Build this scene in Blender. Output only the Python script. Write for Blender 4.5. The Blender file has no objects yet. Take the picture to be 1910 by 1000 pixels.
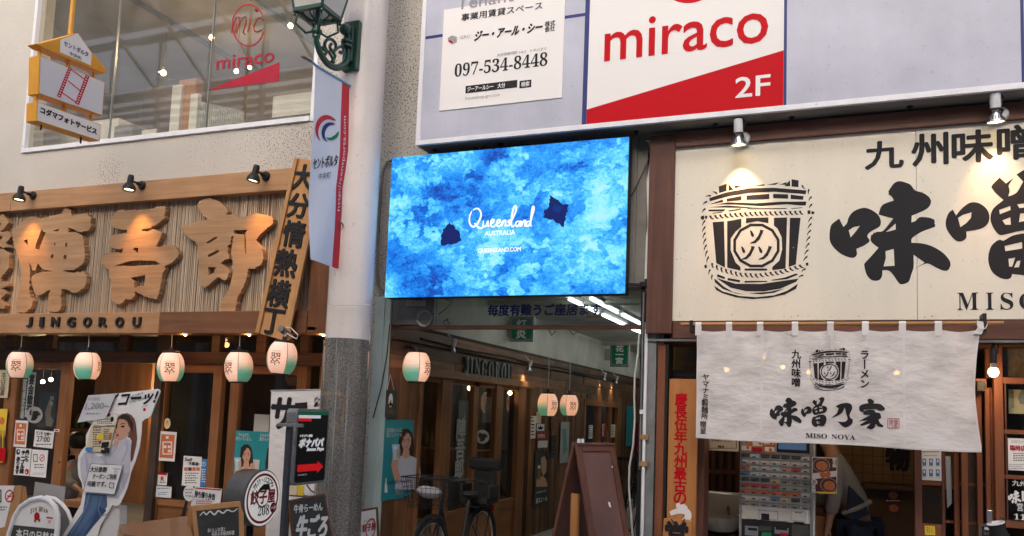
import bpy, math, random
from mathutils import Vector, Matrix
from mathutils.geometry import tessellate_polygon
random.seed(7)
sc = bpy.context.scene
COL = sc.collection
# ------------------------------------------------------------------ camera
FL, YAW, PIT, ROL, PPY = 1541.72, .3785, .0949, .0385, 623.8
CAM = Vector((0, -6.5, 1.6))
def _rot():
    c, s = math.cos(YAW), math.sin(YAW)
    r = Vector((c, s, 0)); F = Vector((-s, c, 0)); u = Vector((0, 0, 1))
    cp, sp = math.cos(PIT), math.sin(PIT)
    F, u = F*cp+u*sp, u*cp-F*sp
    cr, sr = math.cos(ROL), math.sin(ROL)
    r, u = r*cr+u*sr, u*cr-r*sr
    return r, u, F
RR, UU, FF = _rot()
cam = bpy.data.cameras.new('camera'); camo = bpy.data.objects.new('camera', cam); COL.objects.link(camo)
m = Matrix((RR, UU, -FF)).transposed().to_4x4(); m.translation = CAM; camo.matrix_world = m
cam.sensor_fit = 'HORIZONTAL'; cam.sensor_width = 36; cam.lens = 36*FL/1910
cam.shift_y = (PPY-500)/1910; cam.clip_start = .05; cam.clip_end = 500
sc.camera = camo
# ------------------------------------------------------------------ light
w = bpy.data.worlds.new("World"); sc.world = w; w.use_nodes = True
nt = w.node_tree; bg = nt.nodes['Background']
sky = nt.nodes.new('ShaderNodeTexSky'); sky.sky_type = 'NISHITA'; sky.sun_disc = False
sky.sun_elevation = math.radians(50)
SUN = Vector((.10, -.84, .54)).normalized()
sky.sun_elevation = math.asin(SUN.z); sky.sun_rotation = math.atan2(SUN.x, SUN.y)
sky.dust_density = 7; sky.air_density = .8; sky.ozone_density = .5
nt.links.new(sky.outputs[0], bg.inputs[0]); bg.inputs[1].default_value = 0.15
sl = bpy.data.lights.new('sun', 'SUN'); sl.energy = 1.5; sl.angle = math.radians(60); sl.color = (1, .975, .955)
slo = bpy.data.objects.new('sun', sl); COL.objects.link(slo); slo.location = (-3, -9, 12)
slo.rotation_euler = (-SUN).to_track_quat('-Z', 'Y').to_euler()
sc.view_settings.view_transform = 'Standard'; sc.view_settings.look = 'None'
sc.view_settings.exposure = 0.90; sc.view_settings.gamma = 1; sc.view_settings.use_curve_mapping = False
sc.cycles.use_denoising = True; sc.cycles.max_bounces = 8; sc.cycles.transparent_max_bounces = 12
sc.cycles.sample_clamp_indirect = 4
try: sc.cycles.denoising_prefilter = 'ACCURATE'
except Exception: pass
# ------------------------------------------------------------------ projection planes
def ray(x, y): return RR*((x-955)/FL) - UU*((y-PPY)/FL) + FF
class Pl:
    """a real plane of the place; calling it with a photo pixel gives the point on it"""
    def __init__(s, p0, n):
        s.p0 = Vector(p0); s.n = Vector(n).normalized()
        s.u = Vector((0, 0, 1)).cross(s.n).normalized(); s.v = s.n.cross(s.u)
    def __call__(s, x, y):
        d = ray(x, y); return CAM + d*((s.p0-CAM).dot(s.n)/d.dot(s.n))
    def up(s, k): return Pl(s.p0+s.n*k, s.n)
def PY(Y): return Pl((0, Y, 0), (0, -1, 0))
def PX(X): return Pl((X, 0, 0), (1, 0, 0))
def P(x, y, Y): return PY(Y)(x, y)
def Q(x, y, X): return PX(X)(x, y)
def zm(x0, y0, s):
    return lambda pts: [(x0+a/s, y0+b/s) for a, b in pts]
# ------------------------------------------------------------------ objects
ORG = {}
def thing(name, label, cat, loc, group=None, kind=None):
    o = bpy.data.objects.new(name, None); COL.objects.link(o); o.location = loc; ORG[o.name] = Vector(loc)
    o.empty_display_size = .1
    tag(o, label, cat, group, kind); return o
def tag(o, label=None, cat=None, group=None, kind=None):
    if label: o['label'] = label
    if cat: o['category'] = cat
    if group: o['group'] = group
    if kind: o['kind'] = kind
    return o
def copy_tree(o, parent=None):
    c = o.copy(); COL.objects.link(c)
    if parent: c.parent = parent
    ORG[c.name] = ORG.get(o.name, Vector())
    for ch in list(o.children): copy_tree(ch, c)
    return c
def V(*a): return Vector(a)
class B:
    def __init__(s): s.v = []; s.f = []
    def add(s, vs, fs):
        n = len(s.v); s.v += [Vector(a) for a in vs]; s.f += [[i+n for i in f] for f in fs]; return s
    def box(s, a, b):
        x0, x1 = sorted((a[0], b[0])); y0, y1 = sorted((a[1], b[1])); z0, z1 = sorted((a[2], b[2]))
        return s.add([(x0,y0,z0),(x1,y0,z0),(x1,y1,z0),(x0,y1,z0),(x0,y0,z1),(x1,y0,z1),(x1,y1,z1),(x0,y1,z1)],
                     [(0,3,2,1),(4,5,6,7),(0,1,5,4),(1,2,6,5),(2,3,7,6),(3,0,4,7)])
    def obox(s, c, ax, hx):
        """oriented box: centre, three axes, three half sizes"""
        vs = []
        for k in (-1, 1):
            for i, j in ((-1,-1),(1,-1),(1,1),(-1,1)):
                vs.append(c+ax[0]*i*hx[0]+ax[1]*j*hx[1]+ax[2]*k*hx[2])
        return s.add(vs, [(0,3,2,1),(4,5,6,7),(0,1,5,4),(1,2,6,5),(2,3,7,6),(3,0,4,7)])
    def bar(s, p, q, w, t, up=V(0,0,1)):
        d = (q-p); L = d.length; d = d.normalized(); a = d.cross(up)
        if a.length < 1e-4: a = d.cross(V(0, 1, 0))
        a.normalize(); b = d.cross(a).normalized()
        return s.obox((p+q)/2, (d, a, b), (L/2, w/2, t/2))
    def prism(s, pts, back, holes=(), front=True, rear=True, sides=True):
        loops = [list(map(Vector, pts))]+[list(map(Vector, h)) for h in holes]
        tri = tessellate_polygon(loops); fl = [p for l in loops for p in l]; n = len(fl); back = Vector(back)
        nn = V(0,0,0)
        for t in tri: nn += (fl[t[1]]-fl[t[0]]).cross(fl[t[2]]-fl[t[0]])
        flip = nn.dot(back) > 0
        fs = []
        if front: fs += [tuple(t) if not flip else tuple(t[::-1]) for t in tri]
        if rear: fs += [tuple(i+n for i in (t[::-1] if not flip else t)) for t in tri]
        if sides:
            k = 0
            for l in loops:
                ar = V(0,0,0)
                for i in range(len(l)): ar += l[i].cross(l[(i+1) % len(l)])
                rev = (ar.dot(back) > 0)
                if l is not loops[0]: rev = not rev
                for i in range(len(l)):
                    a, b = k+i, k+(i+1) % len(l)
                    fs.append((a, a+n, b+n, b) if not rev else (b, b+n, a+n, a))
                k += len(l)
        return s.add(fl+[p+back for p in fl] if (rear or sides) else fl, fs)
    def tube(s, pts, r, n=8, closed=False):
        pts = [Vector(p) for p in pts]; N = len(pts); rs = r if isinstance(r, (list, tuple)) else [r]*N
        base = len(s.v); pu = None; vs = []; fs = []
        for i, p in enumerate(pts):
            d = (pts[(i+1) % N] if closed or i < N-1 else p)-(pts[i-1] if closed or i > 0 else p)
            d.normalize()
            if pu is None:
                pu = d.cross(V(0,0,1))
                if pu.length < .05: pu = d.cross(V(0,1,0))
            else: pu = pu-d*pu.dot(d)
            pu.normalize(); pv = d.cross(pu)
            for k in range(n):
                a = 2*math.pi*k/n; vs.append(p+pu*math.cos(a)*rs[i]+pv*math.sin(a)*rs[i])
        for i in range(N if closed else N-1):
            j = (i+1) % N
            for k in range(n):
                fs.append((i*n+k, i*n+(k+1) % n, j*n+(k+1) % n, j*n+k))
        if not closed: fs += [tuple(range(n-1, -1, -1)), tuple((N-1)*n+k for k in range(n))]
        return s.add(vs, fs)
    def lathe(s, c, prof, n=20, ax=V(0,0,1), mod=None):
        ax = ax.normalized(); a = ax.cross(V(0,0,1))
        if a.length < .05: a = V(1,0,0)
        a.normalize(); b = ax.cross(a); vs = []; fs = []
        for r, h in prof:
            for k in range(n):
                t = 2*math.pi*k/n; q = r*(mod(t) if mod else 1)
                vs.append(Vector(c)+ax*h+a*math.cos(t)*q+b*math.sin(t)*q)
        for i in range(len(prof)-1):
            for k in range(n): fs.append((i*n+k, i*n+(k+1) % n, (i+1)*n+(k+1) % n, (i+1)*n+k))
        return s.add(vs, fs)
    def ball(s, c, r, n=12, sq=1):
        return s.lathe(c, [(max(r*math.sin(math.pi*i/n), 1e-4), -r*sq*math.cos(math.pi*i/n)) for i in range(n+1)], n+4)
    def obj(s, name, mt, parent=None, smooth=False, label=None, bevel=0, kind=None, cat=None, group=None, loc=None, ang=38):
        org = ORG[parent.name] if parent else Vector(loc or (0,0,0))
        me = bpy.data.meshes.new(name); me.from_pydata([v-org for v in s.v], [], s.f); me.update()
        if smooth:
            me.polygons.foreach_set('use_smooth', [True]*len(me.polygons)); me.set_sharp_from_angle(angle=math.radians(ang))
        me.materials.append(mt)
        o = bpy.data.objects.new(name, me); COL.objects.link(o); ORG[o.name] = org
        if parent: o.parent = parent
        else: o.location = org
        if bevel:
            b = o.modifiers.new('bevel', 'BEVEL'); b.width = bevel; b.segments = 2; b.limit_method = 'ANGLE'
        return tag(o, label, cat, group, kind)
# ------------------------------------------------------------------ lettering
_G = {}
def glyphs(s, sp=1.0):
    k = (s, sp)
    if k in _G: return _G[k]
    c = bpy.data.curves.new('t', 'FONT'); c.body = s; c.size = 1; c.resolution_u = 3; c.align_x = 'CENTER'; c.space_line = sp
    o = bpy.data.objects.new('t', c); COL.objects.link(o)
    dg = bpy.context.evaluated_depsgraph_get(); me = bpy.data.meshes.new_from_object(o.evaluated_get(dg))
    vs = [(v.co.x, v.co.y) for v in me.vertices]; fs = [tuple(p.vertices) for p in me.polygons]
    bpy.data.objects.remove(o); bpy.data.curves.remove(c); bpy.data.meshes.remove(me)
    x0 = min(v[0] for v in vs); x1 = max(v[0] for v in vs); y0 = min(v[1] for v in vs); y1 = max(v[1] for v in vs)
    W = max(x1-x0, 1e-3); H = max(y1-y0, 1e-3)
    _G[k] = ([((a-x0)/W-.5, (b-y0)/H-.5) for a, b in vs], fs); return _G[k]
def mb(s, base=0x1D400, dig=0x1D7CE):
    return ''.join(chr(base+ord(c)-65) if 'A' <= c <= 'Z' else chr(base+26+ord(c)-97) if 'a' <= c <= 'z' else chr(dig+ord(c)-48) if '0' <= c <= '9' else c for c in s)
def vert(s): return '\n'.join(s)
def TX(s, box, pl, mt, parent, bold=0, depth=0, off=.0026, rot=0, shear=0, name='lettering', sp=1.0, warp=None, label=None, cut=0):
    """lettering s laid on plane pl; box = centre x, centre y, width, height as seen in the photo"""
    cx, cy, bw, bh = box
    vs, fs = glyphs(s, sp)
    c = pl(cx, cy); W = (pl(cx+bw/2, cy)-pl(cx-bw/2, cy)).dot(pl.u); H = (pl(cx, cy-bh/2)-pl(cx, cy+bh/2)).dot(pl.v)
    cr, sr = math.cos(rot), math.sin(rot)
    b = B(); reps = [(0, 0)]
    if bold:
        r = bold*min(abs(H), 9)
        reps = [(r*math.cos(t), r*math.sin(t)) for t in (0, 1.047, 2.094, 3.1416, 4.189, 5.236)]
    for i, (dx, dy) in enumerate(reps):
        out = []
        for x, y in vs:
            X = x*W+shear*y*H+dx; Y = y*H+dy; X, Y = X*cr-Y*sr, X*sr+Y*cr
            p = c+pl.u*X+pl.v*Y+pl.n*(off+depth+i*.00012)
            out.append(p)
        if depth:
            n = len(out); cnt = {}
            for f in fs:
                for a, d in zip(f, f[1:]+f[:1]): cnt[(a, d)] = cnt.get((a, d), 0)+1
            sd = [(a, a+n, d+n, d) for (a, d) in cnt if (d, a) not in cnt]
            b.add(out+[p-pl.n*depth for p in out], list(fs)+sd)
        else: b.add(out, fs)
    if cut or warp:
        import bmesh
        bm = bmesh.new(); vv = [bm.verts.new(p) for p in b.v]
        for f in b.f:
            try: bm.faces.new([vv[i] for i in f])
            except ValueError: pass
        for _ in range(cut or 1):
            es = [e for e in bm.edges if e.calc_length() > .03]
            if es: bmesh.ops.subdivide_edges(bm, edges=es, cuts=1); bmesh.ops.triangulate(bm, faces=bm.faces)
        bm.verts.index_update(); b = B(); b.v = [v.co.copy() for v in bm.verts]; b.f = [[v.index for v in f.verts] for f in bm.faces]; bm.free()
        if warp: b.v = [warp(v) for v in b.v]
    return b.obj(name, mt, parent, label=label)
def SH(name, pts, pl, mt, parent, holes=(), depth=0, off=.0015, label=None, warp=None, bevel=0, extra=(), kind=None):
    """a shape traced on plane pl, standing depth proud of it; extra = more outlines in the same piece"""
    b = B(); pp = pl.up(off+depth)
    for o_, h_ in [(pts, holes)]+list(extra):
        b.prism([pp(*q) for q in o_], -pl.n*max(depth, .0001), [[pp(*q) for q in h] for h in h_], rear=False, sides=depth > 0)
    if warp:
        import bmesh
        bm = bmesh.new(); vv = [bm.verts.new(p) for p in b.v]
        for f in b.f:
            try: bm.faces.new([vv[i] for i in f])
            except ValueError: pass
        for _ in range(3):
            es = [e for e in bm.edges if e.calc_length() > .03]
            if es: bmesh.ops.subdivide_edges(bm, edges=es, cuts=1); bmesh.ops.triangulate(bm, faces=bm.faces)
        bm.verts.index_update(); b = B(); b.v = [v.co.copy() for v in bm.verts]; b.f = [[v.index for v in f.verts] for f in bm.faces]; bm.free()
        b.v = [warp(v) for v in b.v]
    return b.obj(name, mt, parent, label=label, bevel=bevel, kind=kind)
def rect(x0, y0, x1, y1): return [(x0, y0), (x1, y0), (x1, y1), (x0, y1)]
def lines(parent, mt, pl, x0, y0, x1, y1, n, off=.002, fill=.45, rag=.3, seed=1, sl=0):
    """rows of print too small to read"""
    r = random.Random(seed); b = B(); pp = pl.up(off); h = (y1-y0)/n
    for i in range(n):
        x = x0
        end = x1-(x1-x0)*rag*r.random()
        while x < end:
            wd = min(h*(.5+.5*r.random()), end-x); yy = y0+i*h+sl*(x-x0); k = fill*(.7+.3*r.random())
            b.prism([pp(*q) for q in rect(x, yy, x+wd, yy+h*k)], -pl.n*.0001, rear=False, sides=False); x += wd+h*.25
    return b.obj('print', mt, parent)
# ------------------------------------------------------------------ materials
def _n(nt, t, **k):
    n = nt.nodes.new(t)
    for a, b in k.items(): setattr(n, a, b)
    return n
def mat(name, col, rough=.6, metal=0, col2=None, ns=5, stretch=(1,1,1), bump=0, bs=60, emit=0, spec=.4, contrast=.5, rnd=0, coat=0, det=6, dist=0, alpha=1, streak=0, trans=0, subs=0, ecol=None, bd=.01, dirt=0):
    m = bpy.data.materials.new(name); m.use_nodes = True; nt = m.node_tree; p = nt.nodes['Principled BSDF']; L = nt.links.new
    p.inputs['Base Color'].default_value = (*col, 1); p.inputs['Roughness'].default_value = rough; p.inputs['Metallic'].default_value = metal
    p.inputs['Specular IOR Level'].default_value = spec; p.inputs['Coat Weight'].default_value = coat; p.inputs['Coat Roughness'].default_value = .12
    p.inputs['Alpha'].default_value = alpha
    tc = _n(nt, 'ShaderNodeTexCoord'); mp = _n(nt, 'ShaderNodeMapping'); mp.inputs['Scale'].default_value = stretch
    L(tc.outputs['Object'], mp.inputs[0]); oi = _n(nt, 'ShaderNodeObjectInfo')
    if rnd:
        ad = _n(nt, 'ShaderNodeVectorMath', operation='ADD'); L(tc.outputs['Object'], ad.inputs[0])
        ml = _n(nt, 'ShaderNodeMath', operation='MULTIPLY'); L(oi.outputs['Random'], ml.inputs[0]); ml.inputs[1].default_value = 37
        L(ml.outputs[0], ad.inputs[1]); L(ad.outputs[0], mp.inputs[0])
    out = None
    if col2 is not None:
        nz = _n(nt, 'ShaderNodeTexNoise'); nz.inputs['Scale'].default_value = ns; nz.inputs['Detail'].default_value = det; nz.inputs['Distortion'].default_value = dist
        L(mp.outputs[0], nz.inputs[0]); mr = _n(nt, 'ShaderNodeMapRange'); L(nz.outputs[0], mr.inputs[0])
        mr.inputs[1].default_value = .5-contrast/3; mr.inputs[2].default_value = .5+contrast/3
        mx = _n(nt, 'ShaderNodeMix', data_type='RGBA'); L(mr.outputs[0], mx.inputs[0])
        mx.inputs[6].default_value = (*col, 1); mx.inputs[7].default_value = (*col2, 1); out = mx.outputs[2]
    if dirt:
        n2 = _n(nt, 'ShaderNodeTexNoise'); n2.inputs['Scale'].default_value = 2.2; n2.inputs['Detail'].default_value = 7; L(tc.outputs['Object'], n2.inputs[0])
        r2 = _n(nt, 'ShaderNodeMapRange'); L(n2.outputs[0], r2.inputs[0]); r2.inputs[1].default_value = .38; r2.inputs[2].default_value = .72; r2.inputs[3].default_value = 1; r2.inputs[4].default_value = 1-dirt
        vm = _n(nt, 'ShaderNodeVectorMath', operation='SCALE'); L(r2.outputs[0], vm.inputs['Scale'])
        if out: L(out, vm.inputs[0])
        else: vm.inputs[0].default_value = col
        out = vm.outputs[0]
    if streak:
        m4 = _n(nt, 'ShaderNodeMapping'); m4.inputs['Scale'].default_value = (5, 5, .5); L(tc.outputs['Object'], m4.inputs[0])
        n4 = _n(nt, 'ShaderNodeTexNoise'); n4.inputs['Scale'].default_value = 1; n4.inputs['Detail'].default_value = 7; L(m4.outputs[0], n4.inputs[0])
        r4 = _n(nt, 'ShaderNodeMapRange'); L(n4.outputs[0], r4.inputs[0]); r4.inputs[1].default_value = .42; r4.inputs[2].default_value = .75; r4.inputs[3].default_value = 1; r4.inputs[4].default_value = 1-streak
        n5 = _n(nt, 'ShaderNodeTexNoise'); n5.inputs['Scale'].default_value = 45; n5.inputs['Detail'].default_value = 2; L(tc.outputs['Object'], n5.inputs[0])
        r5 = _n(nt, 'ShaderNodeMapRange'); L(n5.outputs[0], r5.inputs[0]); r5.inputs[1].default_value = .66; r5.inputs[2].default_value = .74; r5.inputs[3].default_value = 1; r5.inputs[4].default_value = 1-streak*3
        m6 = _n(nt, 'ShaderNodeMath', operation='MULTIPLY'); L(r4.outputs[0], m6.inputs[0]); L(r5.outputs[0], m6.inputs[1])
        v4 = _n(nt, 'ShaderNodeVectorMath', operation='SCALE'); L(m6.outputs[0], v4.inputs['Scale'])
        if out: L(out, v4.inputs[0])
        else: v4.inputs[0].default_value = col
        out = v4.outputs[0]
    if rnd:
        hs = _n(nt, 'ShaderNodeHueSaturation'); r2 = _n(nt, 'ShaderNodeMapRange'); L(oi.outputs['Random'], r2.inputs[0])
        r2.inputs[3].default_value = 1-rnd; r2.inputs[4].default_value = 1+rnd; L(r2.outputs[0], hs.inputs['Value'])
        if out: L(out, hs.inputs['Color'])
        else: hs.inputs['Color'].default_value = (*col, 1)
        out = hs.outputs[0]
    if out: L(out, p.inputs['Base Color'])
    if bump:
        nb = _n(nt, 'ShaderNodeTexNoise'); nb.inputs['Scale'].default_value = bs; nb.inputs['Detail'].default_value = 6; L(mp.outputs[0], nb.inputs[0])
        bp = _n(nt, 'ShaderNodeBump'); bp.inputs['Strength'].default_value = bump; bp.inputs['Distance'].default_value = bd
        L(nb.outputs[0], bp.inputs['Height']); L(bp.outputs[0], p.inputs['Normal'])
    if emit:
        p.inputs['Emission Color'].default_value = (*(ecol or col), 1); p.inputs['Emission Strength'].default_value = emit
    return m
def wood(name, c, c2, ax='x', rough=.55, k=1, rnd=.12, spec=.35, coat=0, bump=.25, contrast=.6, dirt=0):
    s = {'x': (1.3, 22, 22), 'y': (22, 1.3, 22), 'z': (22, 22, 1.3)}[ax]
    return mat(name, c, rough, col2=c2, ns=k, stretch=s, det=9, dist=.8, bump=bump, bs=3, rnd=rnd, spec=spec, coat=coat, bd=.004, contrast=contrast, dirt=dirt)
def glass_mat(name, tint=(.9,.93,.92), refl=1.6, rough=.02, dirt=.0):
    m = bpy.data.materials.new(name); m.use_nodes = True; nt = m.node_tree; L = nt.links.new
    nt.nodes.remove(nt.nodes['Principled BSDF']); o = nt.nodes['Material Output']
    t = _n(nt, 'ShaderNodeBsdfTransparent'); t.inputs[0].default_value = (*tint, 1); g = _n(nt, 'ShaderNodeBsdfGlossy'); g.inputs['Roughness'].default_value = rough
    fr = _n(nt, 'ShaderNodeFresnel'); fr.inputs[0].default_value = 1.5; ml = _n(nt, 'ShaderNodeMath', operation='MULTIPLY'); L(fr.outputs[0], ml.inputs[0]); ml.inputs[1].default_value = refl
    ml.use_clamp = True; mx = _n(nt, 'ShaderNodeMixShader'); ge = _n(nt, 'ShaderNodeNewGeometry'); iv = _n(nt, 'ShaderNodeMath', operation='SUBTRACT'); iv.inputs[0].default_value = 1; L(ge.outputs['Backfacing'], iv.inputs[1]); mm = _n(nt, 'ShaderNodeMath', operation='MULTIPLY'); L(ml.outputs[0], mm.inputs[0]); L(iv.outputs[0], mm.inputs[1]); L(mm.outputs[0], mx.inputs[0]); L(t.outputs[0], mx.inputs[1]); L(g.outputs[0], mx.inputs[2])
    last = mx.outputs[0]
    if dirt:
        d = _n(nt, 'ShaderNodeBsdfDiffuse'); d.inputs[0].default_value = (.6, .6, .58, 1); mx2 = _n(nt, 'ShaderNodeMixShader')
        nz = _n(nt, 'ShaderNodeTexNoise'); nz.inputs['Scale'].default_value = 3; nz.inputs['Detail'].default_value = 8; m3 = _n(nt, 'ShaderNodeMath', operation='MULTIPLY')
        tc = _n(nt, 'ShaderNodeTexCoord'); L(tc.outputs['Object'], nz.inputs[0])
        L(nz.outputs[0], m3.inputs[0]); m3.inputs[1].default_value = dirt; L(m3.outputs[0], mx2.inputs[0]); L(last, mx2.inputs[1]); L(d.outputs[0], mx2.inputs[2]); last = mx2.outputs[0]
    L(last, o.inputs[0]); return m
def flat(name, c, rough=.6, spec=.3): return mat(name, c, rough, spec=spec)
def glow(name, c, s):
    return mat(name, (.8, .8, .8), .5, emit=s, ecol=c)
def stucco(name):
    m = mat(name, (.55,.52,.48), .85, col2=(.46,.435,.40), ns=1.3, spec=.2, det=8, contrast=.9)
    nt = m.node_tree; L = nt.links.new; p = nt.nodes['Principled BSDF']
    tc = [n for n in nt.nodes if n.type == 'TEX_COORD'][0]; src = p.inputs['Base Color'].links[0].from_socket
    # pits: more of them towards the column beside the screen, where the paint has gone
    nz = _n(nt, 'ShaderNodeTexNoise'); nz.inputs['Scale'].default_value = 62; nz.inputs['Detail'].default_value = 3.5; L(tc.outputs['Object'], nz.inputs[0])
    sx = _n(nt, 'ShaderNodeSeparateXYZ'); L(tc.outputs['Object'], sx.inputs[0])
    mr = _n(nt, 'ShaderNodeMapRange', interpolation_type='SMOOTHSTEP'); L(sx.outputs[0], mr.inputs[0]); mr.inputs[1].default_value = -6.6; mr.inputs[2].default_value = -4.6; mr.inputs[3].default_value = .655; mr.inputs[4].default_value = .55
    n3 = _n(nt, 'ShaderNodeTexNoise'); n3.inputs['Scale'].default_value = 1.7; n3.inputs['Detail'].default_value = 4; L(tc.outputs['Object'], n3.inputs[0])
    m3 = _n(nt, 'ShaderNodeMapRange'); L(n3.outputs[0], m3.inputs[0]); m3.inputs[3].default_value = .075; m3.inputs[4].default_value = -.075
    ad = _n(nt, 'ShaderNodeMath', operation='ADD'); L(mr.outputs[0], ad.inputs[0]); L(m3.outputs[0], ad.inputs[1])
    # one scraped patch over the shop sign
    pt = P(203, 318, 0)
    vd = _n(nt, 'ShaderNodeVectorMath', operation='SUBTRACT'); L(tc.outputs['Object'], vd.inputs[0]); vd.inputs[1].default_value = pt
    vl = _n(nt, 'ShaderNodeVectorMath', operation='LENGTH'); L(vd.outputs[0], vl.inputs[0])
    pm = _n(nt, 'ShaderNodeMapRange'); L(vl.outputs['Value'], pm.inputs[0]); pm.inputs[1].default_value = .12; pm.inputs[2].default_value = .3; pm.inputs[3].default_value = .10; pm.inputs[4].default_value = 0
    sb = _n(nt, 'ShaderNodeMath', operation='SUBTRACT'); L(ad.outputs[0], sb.inputs[0]); L(pm.outputs[0], sb.inputs[1])
    df = _n(nt, 'ShaderNodeMath', operation='SUBTRACT'); L(nz.outputs[0], df.inputs[0]); L(sb.outputs[0], df.inputs[1])
    ss = _n(nt, 'ShaderNodeMapRange'); L(df.outputs[0], ss.inputs[0]); ss.inputs[1].default_value = 0; ss.inputs[2].default_value = .05
    mx = _n(nt, 'ShaderNodeMix', data_type='RGBA'); L(ss.outputs[0], mx.inputs[0]); L(src, mx.inputs[6]); mx.inputs[7].default_value = (.20,.17,.14,1)
    L(mx.outputs[2], p.inputs['Base Color'])
    iv = _n(nt, 'ShaderNodeMath', operation='SUBTRACT'); iv.inputs[0].default_value = 1; L(ss.outputs[0], iv.inputs[1])
    n4 = _n(nt, 'ShaderNodeTexNoise'); n4.inputs['Scale'].default_value = 25; L(tc.outputs['Object'], n4.inputs[0])
    a2 = _n(nt, 'ShaderNodeMath', operation='ADD'); L(iv.outputs[0], a2.inputs[0]); L(n4.outputs[0], a2.inputs[1])
    bp = _n(nt, 'ShaderNodeBump'); bp.inputs['Strength'].default_value = .6; bp.inputs['Distance'].default_value = .004; L(a2.outputs[0], bp.inputs['Height']); L(bp.outputs[0], p.inputs['Normal'])
    return m
M = {}
M['stucco'] = stucco('stucco')
M['white'] = flat('white_paint', (.8,.8,.82)); M['black'] = flat('black_paint', (.018,.018,.02), .5)
M['ink'] = flat('black_ink', (.015,.014,.018), .7); M['paper'] = flat('paper', (.78,.77,.77), .8)
M['cream_paper'] = flat('cream_paper', (.68,.58,.4), .8)
M['red'] = flat('red_print', (.50,.005,.012), .6, .12); M['navy'] = flat('navy_print', (.02,.03,.16), .5); M['grey'] = flat('grey_print', (.3,.3,.32))
M['orange'] = flat('orange_print', (.62,.17,.05)); M['blue'] = flat('blue_print', (.05,.22,.5)); M['green'] = flat('green_print', (.01,.2,.09))
M['yellow'] = flat('yellow_print', (.75,.55,.05)); M['teal'] = mat('teal_print', (.03,.30,.33), .35, col2=(.02,.24,.28), ns=2); M['skin'] = flat('skin_print', (.58,.32,.22))
M['hair'] = flat('hair_print', (.03,.018,.015)); M['brownhair'] = mat('brown_hair_print', (.10,.035,.025), .6, col2=(.22,.09,.06), ns=1, stretch=(60,60,6), contrast=.8)
M['lilac'] = mat('shirt_print', (.60,.59,.66), .6, col2=(.48,.48,.57), ns=9, dist=2, contrast=.9)
M['denim'] = mat('denim_print', (.045,.095,.21), .6, col2=(.09,.16,.29), ns=6, dist=1.5, contrast=.9)
M['wood_light'] = wood('light_wood', (.50,.29,.155), (.39,.21,.10), 'x', dirt=.15)
M['wood_char'] = wood('carved_wood', (.49,.30,.165), (.33,.18,.09), 'x', rnd=.05, dirt=.15, bump=.6, contrast=.75)
M['wood_mid'] = wood('brown_wood', (.22,.10,.05), (.15,.065,.032), 'x', dirt=.25)
M['wood_midz'] = wood('brown_wood_upright', (.24,.10,.045), (.14,.055,.025), 'z', dirt=.25)
M['wood_door'] = wood('door_wood', (.32,.14,.055), (.21,.085,.032), 'z', dirt=.2)
M['wood_doorx'] = wood('door_wood_cross', (.32,.14,.055), (.21,.085,.032), 'x', dirt=.2)
M['wood_board'] = wood('board_wood', (.54,.30,.13), (.47,.24,.10), 'z', dirt=.1)
M['wood_maroon'] = wood('maroon_stained_wood', (.16,.068,.048), (.10,.042,.03), 'x', dirt=.3)
M['wood_maroonz'] = wood('maroon_stained_wood_upright', (.16,.068,.048), (.10,.042,.03), 'z', dirt=.3)
M['plank'] = wood('old_plank', (.24,.12,.055), (.12,.058,.028), 'y', rnd=.45, bump=.5, dirt=.4)
M['plankz'] = wood('old_plank_upright', (.24,.12,.058), (.12,.06,.03), 'z', rnd=.45, bump=.5, dirt=.4)
M['lattice'] = wood('lattice_wood', (.24,.085,.04), (.17,.055,.025), 'z', rnd=.15, dirt=.2)
M['latticex'] = wood('lattice_wood_cross', (.24,.085,.04), (.17,.055,.025), 'x', rnd=.15, dirt=.2)
M['orangewood'] = wood('varnished_wood', (.55,.25,.085), (.36,.145,.04), 'z', coat=.3, rough=.45, k=.6, contrast=.8)
M['reed'] = mat('reed', (.60,.49,.37), .7, col2=(.25,.175,.12), ns=1, stretch=(38,38,.35), det=3, contrast=.55, bump=.3, bs=20)
M['cream'] = mat('cream_board', (.78,.73,.63), .38, spec=.4, col2=(.75,.70,.60), ns=1.5, streak=.07)
M['steel'] = flat('brushed_steel', (.45,.46,.47), .3); M['steel'].node_tree.nodes['Principled BSDF'].inputs['Metallic'].default_value = .9
M['galv'] = mat('galvanised_metal', (.30,.31,.31), .45, metal=.5, col2=(.22,.23,.23), ns=8)
M['pillar'] = mat('pillar_paint', (.80,.73,.70), .28, spec=.5, coat=.3, col2=(.76,.69,.66), ns=2, dirt=.12, streak=.10)
M['granite'] = mat('speckled_granite', (.27,.255,.235), .13, spec=.6, col2=(.075,.07,.066), ns=105, contrast=.4, det=5, coat=.9, dirt=.2)
M['glass'] = glass_mat('shop_glass', (.88,.90,.88), 1.35); M['upglass'] = glass_mat('upper_glass', (.9,.9,.86), 2.1, dirt=.13)
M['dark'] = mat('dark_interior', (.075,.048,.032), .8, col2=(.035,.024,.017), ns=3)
M['darkw'] = wood('dark_beam', (.10,.048,.026), (.055,.026,.014), 'x', rnd=.2)
M['concrete'] = mat('concrete', (.28,.27,.25), .85, col2=(.2,.19,.175), ns=4, bump=.4, bs=30, dirt=.3)
M['iron_green'] = mat('green_cast_iron', (.012,.075,.05), .35, spec=.5, col2=(.01,.05,.035), ns=6, coat=.2)
M['lav'] = mat('lavender_panel', (.50,.52,.63), .5, col2=(.44,.46,.565), ns=2.2, contrast=.9, det=9, dirt=.10, streak=.06)
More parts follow.
